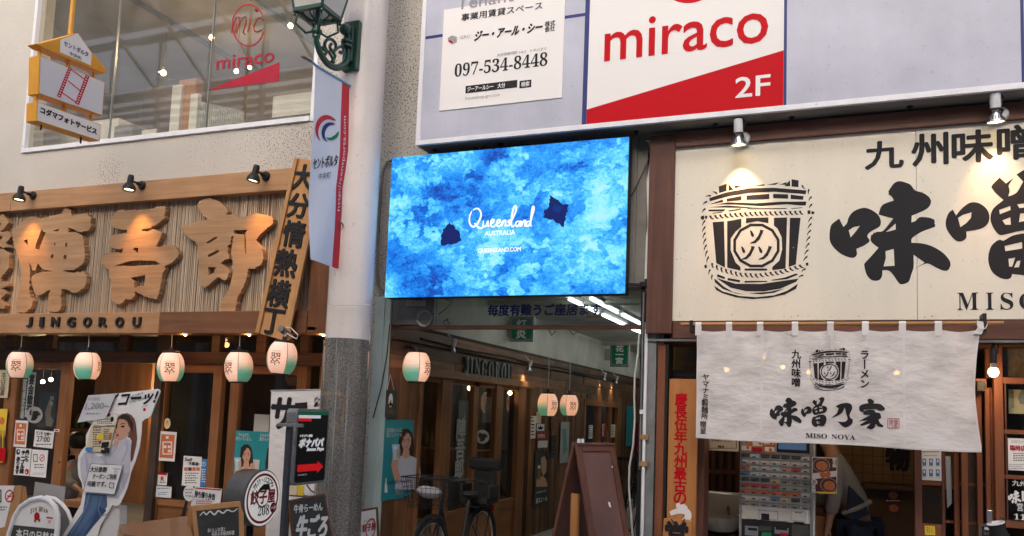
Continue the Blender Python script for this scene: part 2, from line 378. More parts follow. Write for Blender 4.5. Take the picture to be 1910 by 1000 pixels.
M['frame'] = mat('white_metal_frame', (.74,.75,.80), .4, streak=.12); M['under'] = mat('box_underside', (.22,.21,.20), .7, col2=(.15,.14,.13), ns=3)
M['yframe'] = mat('yellow_enamel', (.74,.36,.04), .4, col2=(.66,.30,.03), ns=4)
M['cloth'] = mat('linen', (.78,.75,.74), .9, col2=(.72,.69,.69), ns=1.6, contrast=.9, bump=.5, bs=8, stretch=(.8,1,1.6), spec=.1, bd=.035, dist=1.5)
M['mint'] = mat('pale_green_paint', (.50,.60,.58), .6, col2=(.42,.52,.50), ns=2, dirt=.2)
M['rubber'] = flat('black_rubber', (.02,.02,.02), .7); M['chrome'] = flat('chrome', (.6,.6,.6), .15); M['chrome'].node_tree.nodes['Principled BSDF'].inputs['Metallic'].default_value = 1
M['board'] = mat('chalkboard', (.035,.038,.036), .7, col2=(.06,.064,.06), ns=4, dist=1); M['chalk'] = flat('chalk', (.75,.75,.74), .9)
M['bulb'] = glow('warm_bulb', (1,.66,.28), 9); M['bulbs'] = glow('spot_bulb', (1,.75,.35), 5); M['tube'] = glow('fluorescent', (.97,1,.95), 6.5)
M['cable'] = flat('cable', (.03,.03,.032), .6); M['cablew'] = flat('pale_cable', (.55,.55,.53), .6)
M['porcelain'] = flat('porcelain', (.7,.68,.64), .15, .5); M['plaster'] = mat('ochre_plaster', (.27,.165,.07), .8, col2=(.21,.125,.055), ns=4)
M['ceil'] = mat('alley_paint', (.60,.61,.55), .7, col2=(.53,.54,.48), ns=2, dirt=.25)
M['granite_floor'] = mat('paving', (.36,.35,.34), .6, col2=(.29,.285,.28), ns=30, dirt=.2)
M['bowl'] = mat('soup_print', (.50,.10,.04), .5, col2=(.62,.27,.10), ns=40, dist=2, contrast=.7)
def point(loc, e, c=(1,.7,.4), r=.03, name='bulb_light'):
    l = bpy.data.lights.new(name, 'POINT'); l.energy = e; l.color = c; l.shadow_soft_size = r
    o = bpy.data.objects.new(name, l); COL.objects.link(o); o.location = loc; return o
def spot(loc, to, e, c=(1,.55,.2), ang=70, blend=.8, r=.02, name='spot_light'):
    l = bpy.data.lights.new(name, 'SPOT'); l.energy = e; l.color = c; l.spot_size = math.radians(ang); l.spot_blend = blend; l.shadow_soft_size = r
    o = bpy.data.objects.new(name, l); COL.objects.link(o); o.location = loc; o.rotation_euler = (Vector(to)-Vector(loc)).to_track_quat('-Z', 'Y').to_euler(); return o
def board_px(b, x0, y0, x1, y1, Yf, th):
    """box whose front face on plane Y=Yf spans the pixel rectangle, th deep"""
    a = P(x0, y0, Yf); c = P(x1, y1, Yf); b.box((a.x, Yf, a.z), (c.x, Yf+th, c.z)); return b
def xs(x, y, Y): return P(x, y, Y).x
def zs(x, y, Y): return P(x, y, Y).z
# ================================================================== ground, far side of the street, arcade roof
B().box((-40, -40, -.3), (40, 30, 0)).obj('ground', M['granite_floor'], kind='structure')
opp = thing('opposite_building', 'plain grey building on the other side of the arcade street', 'building', (0, -13, 0), kind='structure')
M['oppw'] = mat('opposite_wall', (.55,.54,.51), .8, col2=(.45,.44,.42), ns=.6)
B().box((-30, -15, 0), (20, -13, 9.2)).obj('wall', M['oppw'], opp)
rr0 = random.Random(21); x = -29; M['oppglow'] = mat('added_window_glow', (.5,.5,.5), .5, emit=.55, ecol=(.95,.93,.88)); M['oppc'] = [mat('opposite_colour_%d' % i, c, .6) for i, c in enumerate(((.1,.12,.14), (.7,.68,.62), (.35,.12,.08), (.08,.16,.22), (.6,.45,.2), (.05,.05,.05)))]
while x < 18:  # glowing windows, signs and columns added to give the glass reflections structure
    w0 = 1.6+2.4*rr0.random(); B().box((x, -12.98, .3), (x+w0*.8, -12.94, 2.4+.5*rr0.random())).obj('added_window', M['oppglow'] if rr0.random() < .45 else M['oppc'][rr0.randrange(6)], opp)
    B().box((x-.1, -12.97, 3.0), (x+w0*.9, -12.8, 3.7)).obj('added_sign', M['oppc'][rr0.randrange(6)], opp)
    if rr0.random() < .6: B().box((x+w0*.85, -12.9, 0), (x+w0*.85+.25, -12.6, 4.5)).obj('column', M['oppc'][1], opp)
    B().box((x, -12.97, 5.2), (x+w0*.7, -12.9, 7.2)).obj('added_upper_window', M['oppc'][rr0.randrange(4)], opp); x += w0
roof = thing('arcade_roof', 'white steel arcade roof over the far side of the street', 'roof', (0, -12, 9), kind='structure')
b = B(); M['steelw'] = flat('white_steel', (.8,.8,.78))
for i in range(7): b.box((-30, -13+i*.02, 9.25+i*.26), (20, -12.9+i*.02, 9.40+i*.26))
b.obj('louvre', M['steelw'], roof)
b = B()
for i in range(26):
    x = -30+i*2; b.box((x, -12.8, 9.2), (x+.10, -12.6, 13.2)); b.bar(V(x+.05, -12.7, 11.2), V(x+.05, -9.3, 13.3), .07, .10)
b.box((-30, -12.8, 11.1), (20, -12.5, 11.25)); b.box((-30, -11.5, 12.2), (20, -11.3, 12.35)); b.obj('truss', M['steelw'], roof)
B().box((-30, -12.7, 13.4), (20, -9.3, 13.5)).obj('roof_deck', M['oppw'], roof)
# ================================================================== main building
bl = thing('building', 'weathered beige stucco building front with large upper window', 'building', (0, 0, 0), kind='structure')
wx0, wx1, wz0, wz1 = xs(40, 288, 0), xs(586, 230, 0), 4.345, 6.6
out = [(-13,2.3),(-4.45,2.3),(-4.45,0),(-3.80,0),(-3.80,2.66),(-1.45,2.66),(-1.45,0),(-1.38,0),(-1.38,2.42),(5,2.42),(5,8),(-13,8)]
B().prism([(x, 0, z) for x, z in out], (0, .25, 0), [[(wx0, 0, wz0), (wx1, 0, wz0), (wx1, 0, wz1), (wx0, 0, wz1)]]).obj('wall', M['stucco'], bl)
# window
b = B(); t = .045
for a, c in (((wx0, -.012, wz0), (wx0+t, .10, wz1)), ((wx1-t, -.012, wz0), (wx1, .10, wz1)), ((wx0+t, -.025, wz0), (wx1-t, .10, wz0+.05))): b.box(a, c)
win = b.obj('window_frame', M['frame'], bl, bevel=.003)
for px_ in (214, 392): B().box((xs(px_, 150, .05)-.004, .03, wz0+.05), (xs(px_, 150, .05)+.004, .055, wz1)).obj('pane_joint', M['steel'], win)
e = [wx0+t, xs(214, 150, .05)-.005, xs(392, 150, .05)-.005, wx1-t]
for i in range(3): B().box((e[i]+.002, .04, wz0+.05), (e[i+1]-.002, .046, wz1)).obj('pane', M['upglass'], win)
# window lettering on the glass
M['redvinyl'] = flat('red_vinyl', (.36, .012, .035), .4)
gp = PY(.038)
TX('miraco', (457, 111, 106, 24), gp, M['redvinyl'], bl, bold=.012)
SH('red_wedge', [(388, 168), (521, 116), (520, 151)], gp, M['redvinyl'], bl)
def ring(cx, cy, rx, ry, a0, a1, w_, n=28):
    o = [(cx+rx*math.cos(a0+(a1-a0)*i/n), cy-ry*math.sin(a0+(a1-a0)*i/n)) for i in range(n+1)]
    k = [(cx+(rx-w_)*math.cos(a0+(a1-a0)*i/n), cy-(ry-w_)*math.sin(a0+(a1-a0)*i/n)) for i in range(n, -1, -1)]
    return o+k
SH('logo_ring', ring(463, 47, 31, 40, .45, 5.95, 2.3), gp, M['redvinyl'], bl)
def tubepx(b, pts, pl, r, n=6): return b.tube([pl(*p) for p in pts], r, n)
b = B(); G = gp.up(.004)
for s_ in ([(431,62),(436,45),(441,32),(446,32),(446,45),(440,63)], [(446,45),(452,33),(458,31),(459,40),(453,62),(457,64)], [(462,60),(468,35)], [(492,38),(486,32),(479,36),(473,50),(474,58),(480,60),(488,56)], [(436,62),(442,44)], [(453,60),(459,42)]):
    tubepx(b, s_, G, .006, 4)
b.ball(G(478, 19), .016, 6); b.obj('logo_strokes', M['redvinyl'], bl)
# upper room
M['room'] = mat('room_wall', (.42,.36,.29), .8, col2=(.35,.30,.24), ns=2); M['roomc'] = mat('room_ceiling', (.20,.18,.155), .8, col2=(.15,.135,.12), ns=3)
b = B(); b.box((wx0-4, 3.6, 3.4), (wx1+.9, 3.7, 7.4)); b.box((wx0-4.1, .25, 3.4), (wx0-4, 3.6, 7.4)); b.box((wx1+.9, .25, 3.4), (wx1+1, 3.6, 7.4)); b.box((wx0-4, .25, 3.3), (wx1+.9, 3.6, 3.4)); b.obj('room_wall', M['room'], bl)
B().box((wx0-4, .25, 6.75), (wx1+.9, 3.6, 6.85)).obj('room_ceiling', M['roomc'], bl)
b = B()
for px_ in (300, 470): b.box((xs(px_, 60, 1.6)-.03, .4, 6.68), (xs(px_, 60, 1.6)+.03, 3.5, 6.73))
b.obj('track', M['black'], bl)
board_px(B(), 334, 150, 358, 262, 1.1, .12).obj('room_post', M['orangewood'], bl)
board_px(B(), 322, 160, 331, 262, 1.05, .06).obj('room_post', M['white'], bl)
board_px(B(), 356, 176, 363, 262, 1.05, .06).obj('room_post', M['white'], bl)
board_px(B(), 268, 165, 322, 262, 1.6, .1).obj('room_door', M['dark'], bl)
board_px(B(), 510, 180, 582, 262, 1.3, .1).obj('room_box', M['white'], bl)
board_px(B(), 400, 232, 580, 275, .9, .3).obj('room_counter', M['dark'], bl)
b = B()
for i in range(22):
    x = 372+i*4; b.lathe(P(x, 190+i*.9, .9)-V(0, 0, 1.0), [(.02, 0), (.02, 1.0), (.0005, 1.001)], 8)
b.obj('corrugated_panel', M['galv'], bl, smooth=True)
board_px(B(), 62, 240, 215, 300, .7, .5).obj('room_shelf', M['white'], bl)
board_px(B(), 214, 236, 245, 268, .4, .2).obj('room_box', M['galv'], bl)
b = board_px(B(), 265, 243, 290, 262, .3, .02); b.obj('menu_card', M['paper'], bl)
# pendant bulbs upstairs
def bulb(px_, py_, Y, r, drop, label, e=9.0, globe=False):
    c = P(px_, py_, Y); t = thing('pendant_bulb', label, 'light bulb', c, 'bare bulbs hanging inside the upper window' if Y > .5 and c.z > 3 else None)
    B().ball(c, r, 8, 1.1).obj('bulb', M['bulb'], t, smooth=True)
    B().lathe(c, [(.001, r*2.3), (r*.55, r*2.2), (r*.6, r*1.0), (r*.3, r*.9)], 10).obj('socket', M['black'], t, smooth=True)
    B().tube([c+V(0, 0, r*2.2), c+V(0, 0, drop)], .004, 5).obj('cord', M['cable'], t)
    if globe:
        B().ball(c-V(-.02, 0, .11), .12, 14).obj('glass_globe', glass_mat('clear_globe', (.97, .96, .93), 1.2), t, smooth=True)
    if e: point(c+V(0, -r*1.6, -.02), e)
    return t
bulb(305, 136, 1.3, .034, .75, 'bare bulb over clear glass globe beside the inner timber post', globe=True)
bulb(395, 70, 1.3, .030, .5, 'bare bulb inside upper window between globe lamp and red logo')
bulb(542, 48, 1.3, .030, .45, 'bare bulb inside upper window closest to the green street lamp')
bulb(441, 133, 2.2, .030, .8, 'bare bulb behind the red wedge, left one of the close pair', 6)
bulb(466, 126, 2.6, .026, .8, 'bare bulb behind the red wedge, right one of the close pair', 6)
# ================================================================== billboard over the alley and the noodle shop
bb = thing('billboard', 'wide white framed billboard box over the blue screen with tenant posters', 'billboard', P(1300, 240, -.3))
Yb = -.30; bx0 = xs(774.5, 271, Yb); bz0 = zs(774.5, 271, Yb); bx1 = 3.4; bz1 = 6.3; fw = .042
b = B(); b.box((bx0, Yb, bz0), (bx1, -.06, bz0+fw)); b.box((bx0, Yb, bz0+fw), (bx0+fw, -.06, bz1)); b.box((bx1-fw, Yb, bz0+fw), (bx1, -.06, bz1))
b.obj('frame', M['frame'], bb, bevel=.003)
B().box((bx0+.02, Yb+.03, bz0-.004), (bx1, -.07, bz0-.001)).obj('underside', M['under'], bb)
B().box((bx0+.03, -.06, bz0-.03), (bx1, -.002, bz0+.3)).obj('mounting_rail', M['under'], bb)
for px_ in (800, 925, 1180, 1330, 1475, 1700):
    B().lathe(P(px_, 262, Yb+.1).xyz*0+V(xs(px_, 200, Yb), -.16, bz0-.004), [(.001, -.03), (.012, -.03), (.012, -.012), (.022, -.01), (.022, 0)], 8).obj('bolt', M['black'], bb)
B().tube([V(xs(x, 262, -.2), -.15+.03*math.sin(i), bz0-.01-.03*math.sin(i*math.pi/6)) for i, x in enumerate(range(880, 908, 4))], .006, 6).obj('cable_loop', M['cable'], bb)
pf = PY(Yb+.012); nav = [xs(1092, 120, Yb), xs(1464.5, 100, Yb), xs(1908, 80, Yb)]
hz = zs(940, 48, Yb); zb = bz0+fw
def face(x0, x1, z0, z1, mt, nm='face_panel', y=Yb+.012, lab=None): return B().box((x0, y, z0), (x1, y+.02, z1)).obj(nm, mt, bb, label=lab)
nw = .019
face(bx0+fw, nav[0]-nw, zb, hz-.013, M['lav']); face(bx0+fw, nav[0]-nw, hz+.013, bz1, M['lav'])
face(nav[1]+nw*.55, nav[2]-nw*.5, zb, bz1, M['lav']); face(nav[2]+nw*.5, bx1-fw, zb, bz1, M['lav'])
face(nav[0]+nw, nav[1]-nw*.55, zb, bz1, M['paper'], 'miraco_panel'.replace('miraco', 'red_and_white'))
face(nav[0]-nw, nav[0]+nw, zb, bz1, M['navy'], 'divider', Yb+.009); face(nav[1]-nw*.55, nav[1]+nw*.55, zb, bz1, M['navy'], 'divider', Yb+.009)
face(nav[2]-nw*.5, nav[2]+nw*.5, zb, bz1, M['navy'], 'divider', Yb+.009); face(bx0+fw, nav[0]-nw, hz-.013, hz+.013, M['navy'], 'divider', Yb+.010)
fp = PY(Yb+.012)
TX('miraco', (1275, 60, 302, 74), fp, M['red'], bb, bold=.012)
a0 = fp(1089.5, 205); a1 = fp(1461, 94)
zz = zb+.001
B().prism([(nav[0]+nw+.001, Yb+.0105, zz), (nav[1]-nw*.55-.001, Yb+.0105, zz), (nav[1]-nw*.55-.001, Yb+.0105, a1.z), (nav[0]+nw+.001, Yb+.0105, a0.z)], (0, .001, 0)).obj('red_wedge', M['red'], bb)
TX('2F', (1404, 161, 64, 37), fp, M['paper'], bb, off=.004, bold=.02)
SH('logo_ring', ring(1283, -92, 78, 98, 3.5, 5.9, 14), fp, M['red'], bb)
# tenant poster
pl_ = PY(Yb+.004); A = pl_(819, 207); Cc = pl_(1050, 120)
tp = B().box((A.x, Yb+.004, A.z), (Cc.x, Yb+.011, 5.1)).obj('tenant_poster', M['paper'], bb)
TX('Tenant', (905, -1, 106, 24), pl_, M['grey'], tp, bold=.006)
TX('事業用賃貸スペース', (935, 22, 150, 14), pl_, M['ink'], tp, bold=.01)
TX('ジー・アール・シー', (948, 59, 124, 17), pl_, M['ink'], tp, bold=.05, shear=.25)
TX('株式\n会社', (1026, 49, 19, 20), pl_, M['ink'], tp, bold=.008, sp=.9)
TX('GRC', (868, 69, 18, 6), pl_, M['grey'], tp); 
SH('logo_cube', [(835,71),(843,66),(852,69),(852,79),(844,83),(836,78)], pl_, M['grey'], tp); SH('logo_cube', [(837,74),(844,77),(844,82),(837,78)], pl_, M['red'], tp, off=.003)
TX('大分市府内町 1-6-3　トキハすぐ', (973, 97, 92, 6.5), pl_, M['grey'], tp, bold=.01)
TX(mb('097-534-8448', dig=0x1D7CE).replace('-', '-'), (933, 121, 172, 25), pl_, M['ink'], tp)
SH('search_bar', rect(869, 151, 964, 168), pl_, M['ink'], tp); 
def skewrect(x0, y0, x1, y1, pl, off=0):
    a, c = pl(x0, y0), pl(x1, y1); k = off
    return a, c
for s_ in list(tp.children):
    if s_.name.startswith('search_bar'): bpy.data.objects.remove(s_)
def wrect(name, xc, yc, w_, h_, pl, mt, par, off=.001):
    """a world-upright rectangle centred on a photo pixel"""
    c = pl(xc, yc); W = (pl(xc+w_/2, yc)-pl(xc-w_/2, yc)).dot(pl.u)/2; H = (pl(xc, yc-h_/2)-pl(xc, yc+h_/2)).dot(pl.v)/2
    p = [c+pl.u*a*W+pl.v*d*H+pl.n*(off+.0004) for a, d in ((-1,-1),(1,-1),(1,1),(-1,1))]
    return B().prism(p, -pl.n*.0004, sides=False, rear=False).obj(name, mt, par)
wrect('search_bar', 916, 162, 96, 14, pl_, M['ink'], tp); wrect('search_button', 980, 157, 22, 14, pl_, M['ink'], tp)
TX('ジーアールシー　大分', (907, 163, 70, 9), pl_, M['paper'], tp, off=.003, bold=.02); TX('検索', (980, 157, 15, 9), pl_, M['paper'], tp, off=.003, bold=.02)
TX('houseshop-grc.com', (900, 181, 64, 8), pl_, M['grey'], tp)
# ================================================================== LED screen
def led():
    m = bpy.data.materials.new('led_picture'); m.use_nodes = True; nt = m.node_tree; L = nt.links.new; p = nt.nodes['Principled BSDF']
    p.inputs['Base Color'].default_value = (.01,.01,.01,1); p.inputs['Roughness'].default_value = .5; p.inputs['Specular IOR Level'].default_value = .08
    tc = _n(nt, 'ShaderNodeTexCoord'); mp = _n(nt, 'ShaderNodeMapping'); L(tc.outputs['Object'], mp.inputs[0]); mp.inputs['Scale'].default_value = (1, 1, 1.35)
    n1 = _n(nt, 'ShaderNodeTexNoise'); n1.inputs['Scale'].default_value = 1.9; n1.inputs['Detail'].default_value = 3; n1.inputs['Distortion'].default_value = .6; L(mp.outputs[0], n1.inputs[0])
    sub = _n(nt, 'ShaderNodeMixRGB'); sub.blend_type = 'LINEAR_LIGHT'; sub.inputs[0].default_value = .16
    nd = _n(nt, 'ShaderNodeTexNoise'); nd.inputs['Scale'].default_value = 11; nd.inputs['Detail'].default_value = 5; L(mp.outputs[0], nd.inputs[0]); L(mp.outputs[0], sub.inputs[1]); L(nd.outputs['Color'], sub.inputs[2])
    vo = _n(nt, 'ShaderNodeTexVoronoi', feature='SMOOTH_F1'); vo.inputs['Scale'].default_value = 6.5; vo.inputs['Smoothness'].default_value = .25; L(sub.outputs[0], vo.inputs[0])
    n2 = _n(nt, 'ShaderNodeTexNoise'); n2.inputs['Scale'].default_value = 19; n2.inputs['Detail'].default_value = 9; n2.inputs['Roughness'].default_value = .68; n2.inputs['Distortion'].default_value = 1.2; L(mp.outputs[0], n2.inputs[0])
    sp = _n(nt, 'ShaderNodeSeparateColor'); L(vo.outputs['Color'], sp.inputs[0])
    def mth(op, a, b_):
        q = _n(nt, 'ShaderNodeMath', operation=op)
        for i, z in enumerate((a, b_)):
            if isinstance(z, (int, float)): q.inputs[i].default_value = z
            else: L(z, q.inputs[i])
        return q.outputs[0]
    # darker reef down the middle and lower left of the picture
    se = _n(nt, 'ShaderNodeSeparateXYZ'); L(tc.outputs['Object'], se.inputs[0])
    dx = mth('ABSOLUTE', mth('ADD', mth('ADD', se.outputs[0], .45), mth('MULTIPLY', se.outputs[2], -.15)), 0)
    vg = _n(nt, 'ShaderNodeMapRange', interpolation_type='SMOOTHSTEP'); L(dx, vg.inputs[0]); vg.inputs[1].default_value = 0; vg.inputs[2].default_value = .85; vg.inputs[3].default_value = -.035; vg.inputs[4].default_value = .055
    val = mth('ADD', mth('ADD', mth('MULTIPLY', n1.outputs[0], .68), mth('MULTIPLY', sp.outputs[0], .24)), mth('ADD', mth('MULTIPLY', n2.outputs[0], .52), vg.outputs[0]))
    cr = _n(nt, 'ShaderNodeValToRGB'); e = cr.color_ramp.elements; e[0].position = .50; e[0].color = (.003,.06,.42,1); e[1].position = .98; e[1].color = (.42,.88,1,1)
    for ps, c in ((.58, (.004,.16,.72,1)), (.65, (.012,.28,.95,1)), (.73, (.04,.42,1,1)), (.81, (.11,.64,1,1)), (.88, (.24,.84,1,1))):
        q = e.new(ps); q.color = c
    n6 = _n(nt, 'ShaderNodeTexNoise'); n6.inputs['Scale'].default_value = 60; n6.inputs['Detail'].default_value = 4; n6.inputs['Distortion'].default_value = 2; L(mp.outputs[0], n6.inputs[0])
    val = mth('ADD', val, mth('MULTIPLY', mth('SUBTRACT', n6.outputs[0], .5), .22))
    L(val, cr.inputs[0]); L(cr.outputs[0], p.inputs['Emission Color']); p.inputs['Emission Strength'].default_value = .55
    return m
Ys = -.26; sp_ = PY(Ys); s0 = sp_(724.5, 425); s1 = sp_(1169, 400); z1 = sp_(950, 275).z; z0 = sp_(940, 551).z
ls = thing('led_screen', 'bright blue video screen showing sea water with tourism lettering', 'video screen', V((s0.x+s1.x)/2, Ys, (z0+z1)/2))
B().box((s0.x, Ys, z0), (s1.x, Ys+.012, z1)).obj('display', led(), ls)
B().box((s0.x-.004, Ys+.0125, z0-.004), (s1.x+.004, Ys+.11, z1+.004)).obj('cabinet', M['black'], ls)
M['ledw'] = mat('led_white', (.01,.01,.01), .5, spec=.08, emit=.62, ecol=(1, .97, 1)); M['ledd'] = mat('led_dark', (.005,.005,.005), .5, spec=.05,  emit=.5, ecol=(.008,.02,.16)); M['ledm'] = mat('led_mid', (.005,.005,.005), .5, spec=.05, emit=.5, ecol=(.004,.04,.24))
sc_pl = PY(Ys)
zf = zm(700, 240, 2.5)
def ragp(pts, amp, step=8, seed=5):
    r = random.Random(seed); out = []
    for i in range(len(pts)):
        a = pts[i]; c = pts[(i+1) % len(pts)]; n = max(1, int(math.hypot(c[0]-a[0], c[1]-a[1])/step))
        for k in range(n): out.append((a[0]+(c[0]-a[0])*k/n+(r.random()-.5)*amp, a[1]+(c[1]-a[1])*k/n+(r.random()-.5)*amp))
    return out
SH('manta_ray', zf(ragp([(815,308),(845,330),(870,350),(902,358),(890,400),(880,465),(855,445),(830,425),(785,415),(790,380),(810,365)], 7)), sc_pl, M['ledd'], ls)
SH('manta_ray', zf(ragp([(835,350),(870,365),(860,395),(825,385)], 7)), sc_pl, M['ledm'], ls, off=.003)
SH('manta_ray', zf(ragp([(306,492),(322,462),(348,438),(372,462),(396,484),(399,528),(358,541),(308,545)], 7)), sc_pl, M['ledd'], ls)
# hand lettered Queensland, brush strokes
def brush(b, pts, r, pl):
    # smooth brush line through pixels
    q = []
    for i in range(len(pts)-1):
        p0 = pts[max(i-1, 0)]; p1 = pts[i]; p2 = pts[i+1]; p3 = pts[min(i+2, len(pts)-1)]
        for k in range(4):
            t = k/4; q.append(tuple(.5*((2*p1[j])+(-p0[j]+p2[j])*t+(2*p0[j]-5*p1[j]+4*p2[j]-p3[j])*t*t+(-p0[j]+3*p1[j]-3*p2[j]+p3[j])*t**3) for j in (0, 1)))
    q.append(pts[-1]); n = len(q)
    P3 = [pl(*a) for a in q]; vs = []; fs = []
    for i in range(n):
        d = (P3[min(i+1, n-1)]-P3[max(i-1, 0)]).normalized(); s_ = pl.n.cross(d); rr = r*(.55+.45*math.sin(math.pi*(i+.6)/(n+.2)))
        vs += [P3[i]+s_*rr, P3[i]-s_*rr]
    for i in range(n-1): fs.append((2*i, 2*i+1, 2*i+3, 2*i+2))
    b.add([v+pl.n*(len(b.v)*1e-6) for v in vs], fs)
zq = zm(860, 370, 10.0)
Sx = lambda L_: [(872+(x-435)*.4, 375+(y-348)*.4+12) for x, y in L_]
b = B(); lp = sc_pl.up(.003)
for s_ in ([(450,385),(440,410),(440,440),(455,458),(475,445),(492,410),(490,385),(475,372),(455,380)], [(462,440),(480,460),(495,465),(505,455)], [(505,430),(503,455),(518,452),(525,430),(525,455),(532,452)], [(535,445),(550,438),(552,425),(542,428),(538,450),(552,458),(562,445)], [(565,445),(580,438),(580,425),(570,430),(568,452),(580,455),(592,440)], [(592,430),(590,455),(598,432),(608,430),(606,455),(615,448)], [(632,425),(620,432),(628,445),(616,455)], [(628,445),(650,400),(658,368),(650,362),(640,390),(634,440),(640,458),(650,450)], [(672,432),(658,435),(655,452),(668,452),(676,430),(674,455),(682,448)], [(684,430),(682,455),(690,434),(700,430),(698,455),(706,448)], [(722,432),(708,435),(706,450),(716,452),(730,410),(740,372),(734,365),(728,400),(724,450),(730,452)]):
    brush(b, [(a, c) for a, c in zf(s_)], .0085, lp)
b.obj('lettering', M['ledw'], ls)
TX('AUSTRALIA', (932.5, 434.5, 56, 8.5), sc_pl, M['ledw'], ls, bold=.03, off=.003); TX('QUEENSLAND.COM', (931.5, 467, 79, 9.5), sc_pl, M['ledw'], ls, bold=.03, off=.003)
# ================================================================== entrance surround of the alley
XL = xs(718, 760, 0); XR = -1.45
al = thing('alley_entrance', 'narrow covered alley entrance with glass transom under the screen', 'passage', V(-2.6, 0, 0), kind='structure')
ZC = 2.88
B().box((XL, .02, ZC), (XR+.1, 13, ZC+.1)).obj('ceiling', M['ceil'], al)
B().box((XR, .26, 0), (XR+.1, 13, ZC)).obj('wall', M['ceil'], al); B().box((XL, 13, 0), (XR, 13.1, ZC)).obj('wall', M['dark'], al)
for Yc in (2.2, 4.6, 7.2, 9.8): B().box((XL+.01, Yc, ZC-.05), (XR, Yc+.16, ZC)).obj('ceiling_beam', M['ceil'], al)
yb0 = Q(770, 612, XL).y
tb = zs(900, 612, .06); tt = 2.66
tr = thing('transom', 'glass transom with navy thank-you lettering above the alley mouth', 'transom window', V(-2.6, .06, tb))
x0 = xs(812, 580, .06); x1 = xs(1196, 590, .06)
B().box((XL, .04, tb-.012), (XR, .09, tb+.022)).obj('bottom_rail', M['wood_maroon'], tr)
B().box((x0-.03, .04, tb+.022), (x0, .09, tt)).obj('side_post', M['galv'], tr); B().box((XR-.04, .04, tb+.022), (XR-.012, .09, tt)).obj('side_post', M['black'], tr)
B().box((x0, .062, tb+.022), (XR-.04, .067, tt)).obj('pane', glass_mat('transom_glass', (.72,.75,.74), 1.6, dirt=.05), tr)
TX('毎度有難うご座居ます', (1013, 578, 210, 21), PY(.062), M['navy'], tr, bold=.035)
M['tan'] = flat('tan_tape', (.35, .2, .1))
wrect('tape', 1106, 591, 26, 5, PY(.062), M['tan'], tr)
B().box((XL-.0, .03, tb+.03), (x0-.03, .10, tt)).obj('dark_panel', M['concrete'], tr)
fn = thing('vent_fan', 'round dark vent mouth fixed above the alley corner under the screen', 'vent', P(790, 593, .03))
cc = P(790, 593, 0)
B().lathe(cc+V(0, .04, 0), [(.001, .02), (.055, .02), (.058, -.02), (.078, -.03), (.082, 0), (.082, .05)], 24, V(0, 1, 0)).obj('duct_ring', M['galv'], fn, smooth=True)
B().lathe(cc+V(0, .04, 0), [(.001, .012), (.056, .012)], 24, V(0, 1, 0)).obj('vent_mouth', M['black'], fn)
jb = thing('junction_box', 'small pale junction box tucked under the lower edge of screen', 'box', P(782, 566, 0))
board_px(B(), 757, 560, 795, 571, -.05, .05).obj('cover', M['galv'], jb, bevel=.003); board_px(B(), 768, 557, 784, 560, -.045, .04).obj('lug', M['black'], jb)
# hanging wires at the transom
for i, s_ in enumerate(([(822,555),(845,562),(830,578),(818,586)], [(836,596),(826,600),(833,610),(840,606),(832,594)], [(1024,616),(1029,626),(1036,618)], [(1062,616),(1070,624),(1078,620)])):
    t = tag(B().tube([P(x, y, .02) for x, y in s_], .004, 5).obj('loose_wire', M['cable'], loc=P(*s_[0], .02)), ['thin loose wire hanging from the screen beside the round vent', 'small tangle of wire on the transom post', 'short wire loop below the transom rail under the lettering', 'short wire end below the transom rail near the lit tubes'][i], 'wire')
# pale green post and pillar-side wall strip
gpst = thing('door_post', 'pale mint green painted post between pillar and alley poster', 'post', V(-3.85, -.02, 0))
B().box((xs(690, 760, -.05), -.05, 0), (xs(707, 760, -.05), .0, 2.6)).obj('post', M['mint'], gpst); B().box((xs(707, 760, -.03), -.03, 0), (xs(718, 760, -.03), .0, 2.6)).obj('edge_strip', M['mint'], gpst)
wi = B().tube([P(x, y, -.07) for x, y in ((727,605),(722,660),(712,720),(699,768),(696,780))], .006, 6).obj('hanging_cable', M['cable'], loc=P(727, 605, -.07)); tag(wi, 'black cable with plug hanging down the mint green post', 'cable')

cd = B().tube([P(x, y, -.03) for x, y in ((736,297),(722,303),(714,320),(711,350),(706,420),(703,500),(706,535),(716,545))], .014, 8).obj('conduit', M['concrete'], loc=P(711, 350, -.03), smooth=True); tag(cd, 'grey conduit pipe bending round the left edge of the screen', 'pipe')
# right column beside the screen
rc = thing('concrete_column', 'chipped grey concrete column with white painted edge right of screen', 'column', V(-1.5, -.06, 0))
b = B(); b.box((xs(1150, 400, -.06), -.06, zs(1190, 528, -.06)), (xs(1186, 400, -.06), .0, zs(1190, 250, -.06))); b.box((xs(1186, 400, -.04), -.04, zs(1190, 528, -.06)), (xs(1206, 400, -.04), .0, zs(1190, 250, -.06))); b.obj('column_body', M['stucco2'] if 'stucco2' in M else M['concrete'], rc)
SH('flaked_paint', [(1203,262),(1210,266),(1212,300),(1206,340),(1208,420),(1205,440),(1202,520),(1207,520),(1211,440),(1212,262)], PY(-.045), M['white'], rc, off=.001)
tag(B().tube([P(x, y, -.08) for x, y in ((1209,300),(1200,320),(1188,345),(1175,370),(1172,380))], .005, 5).obj('loose_wire', M['cable'], loc=P(1190, 340, -.08)), 'black wire crossing the chipped concrete column right of screen', 'wire')
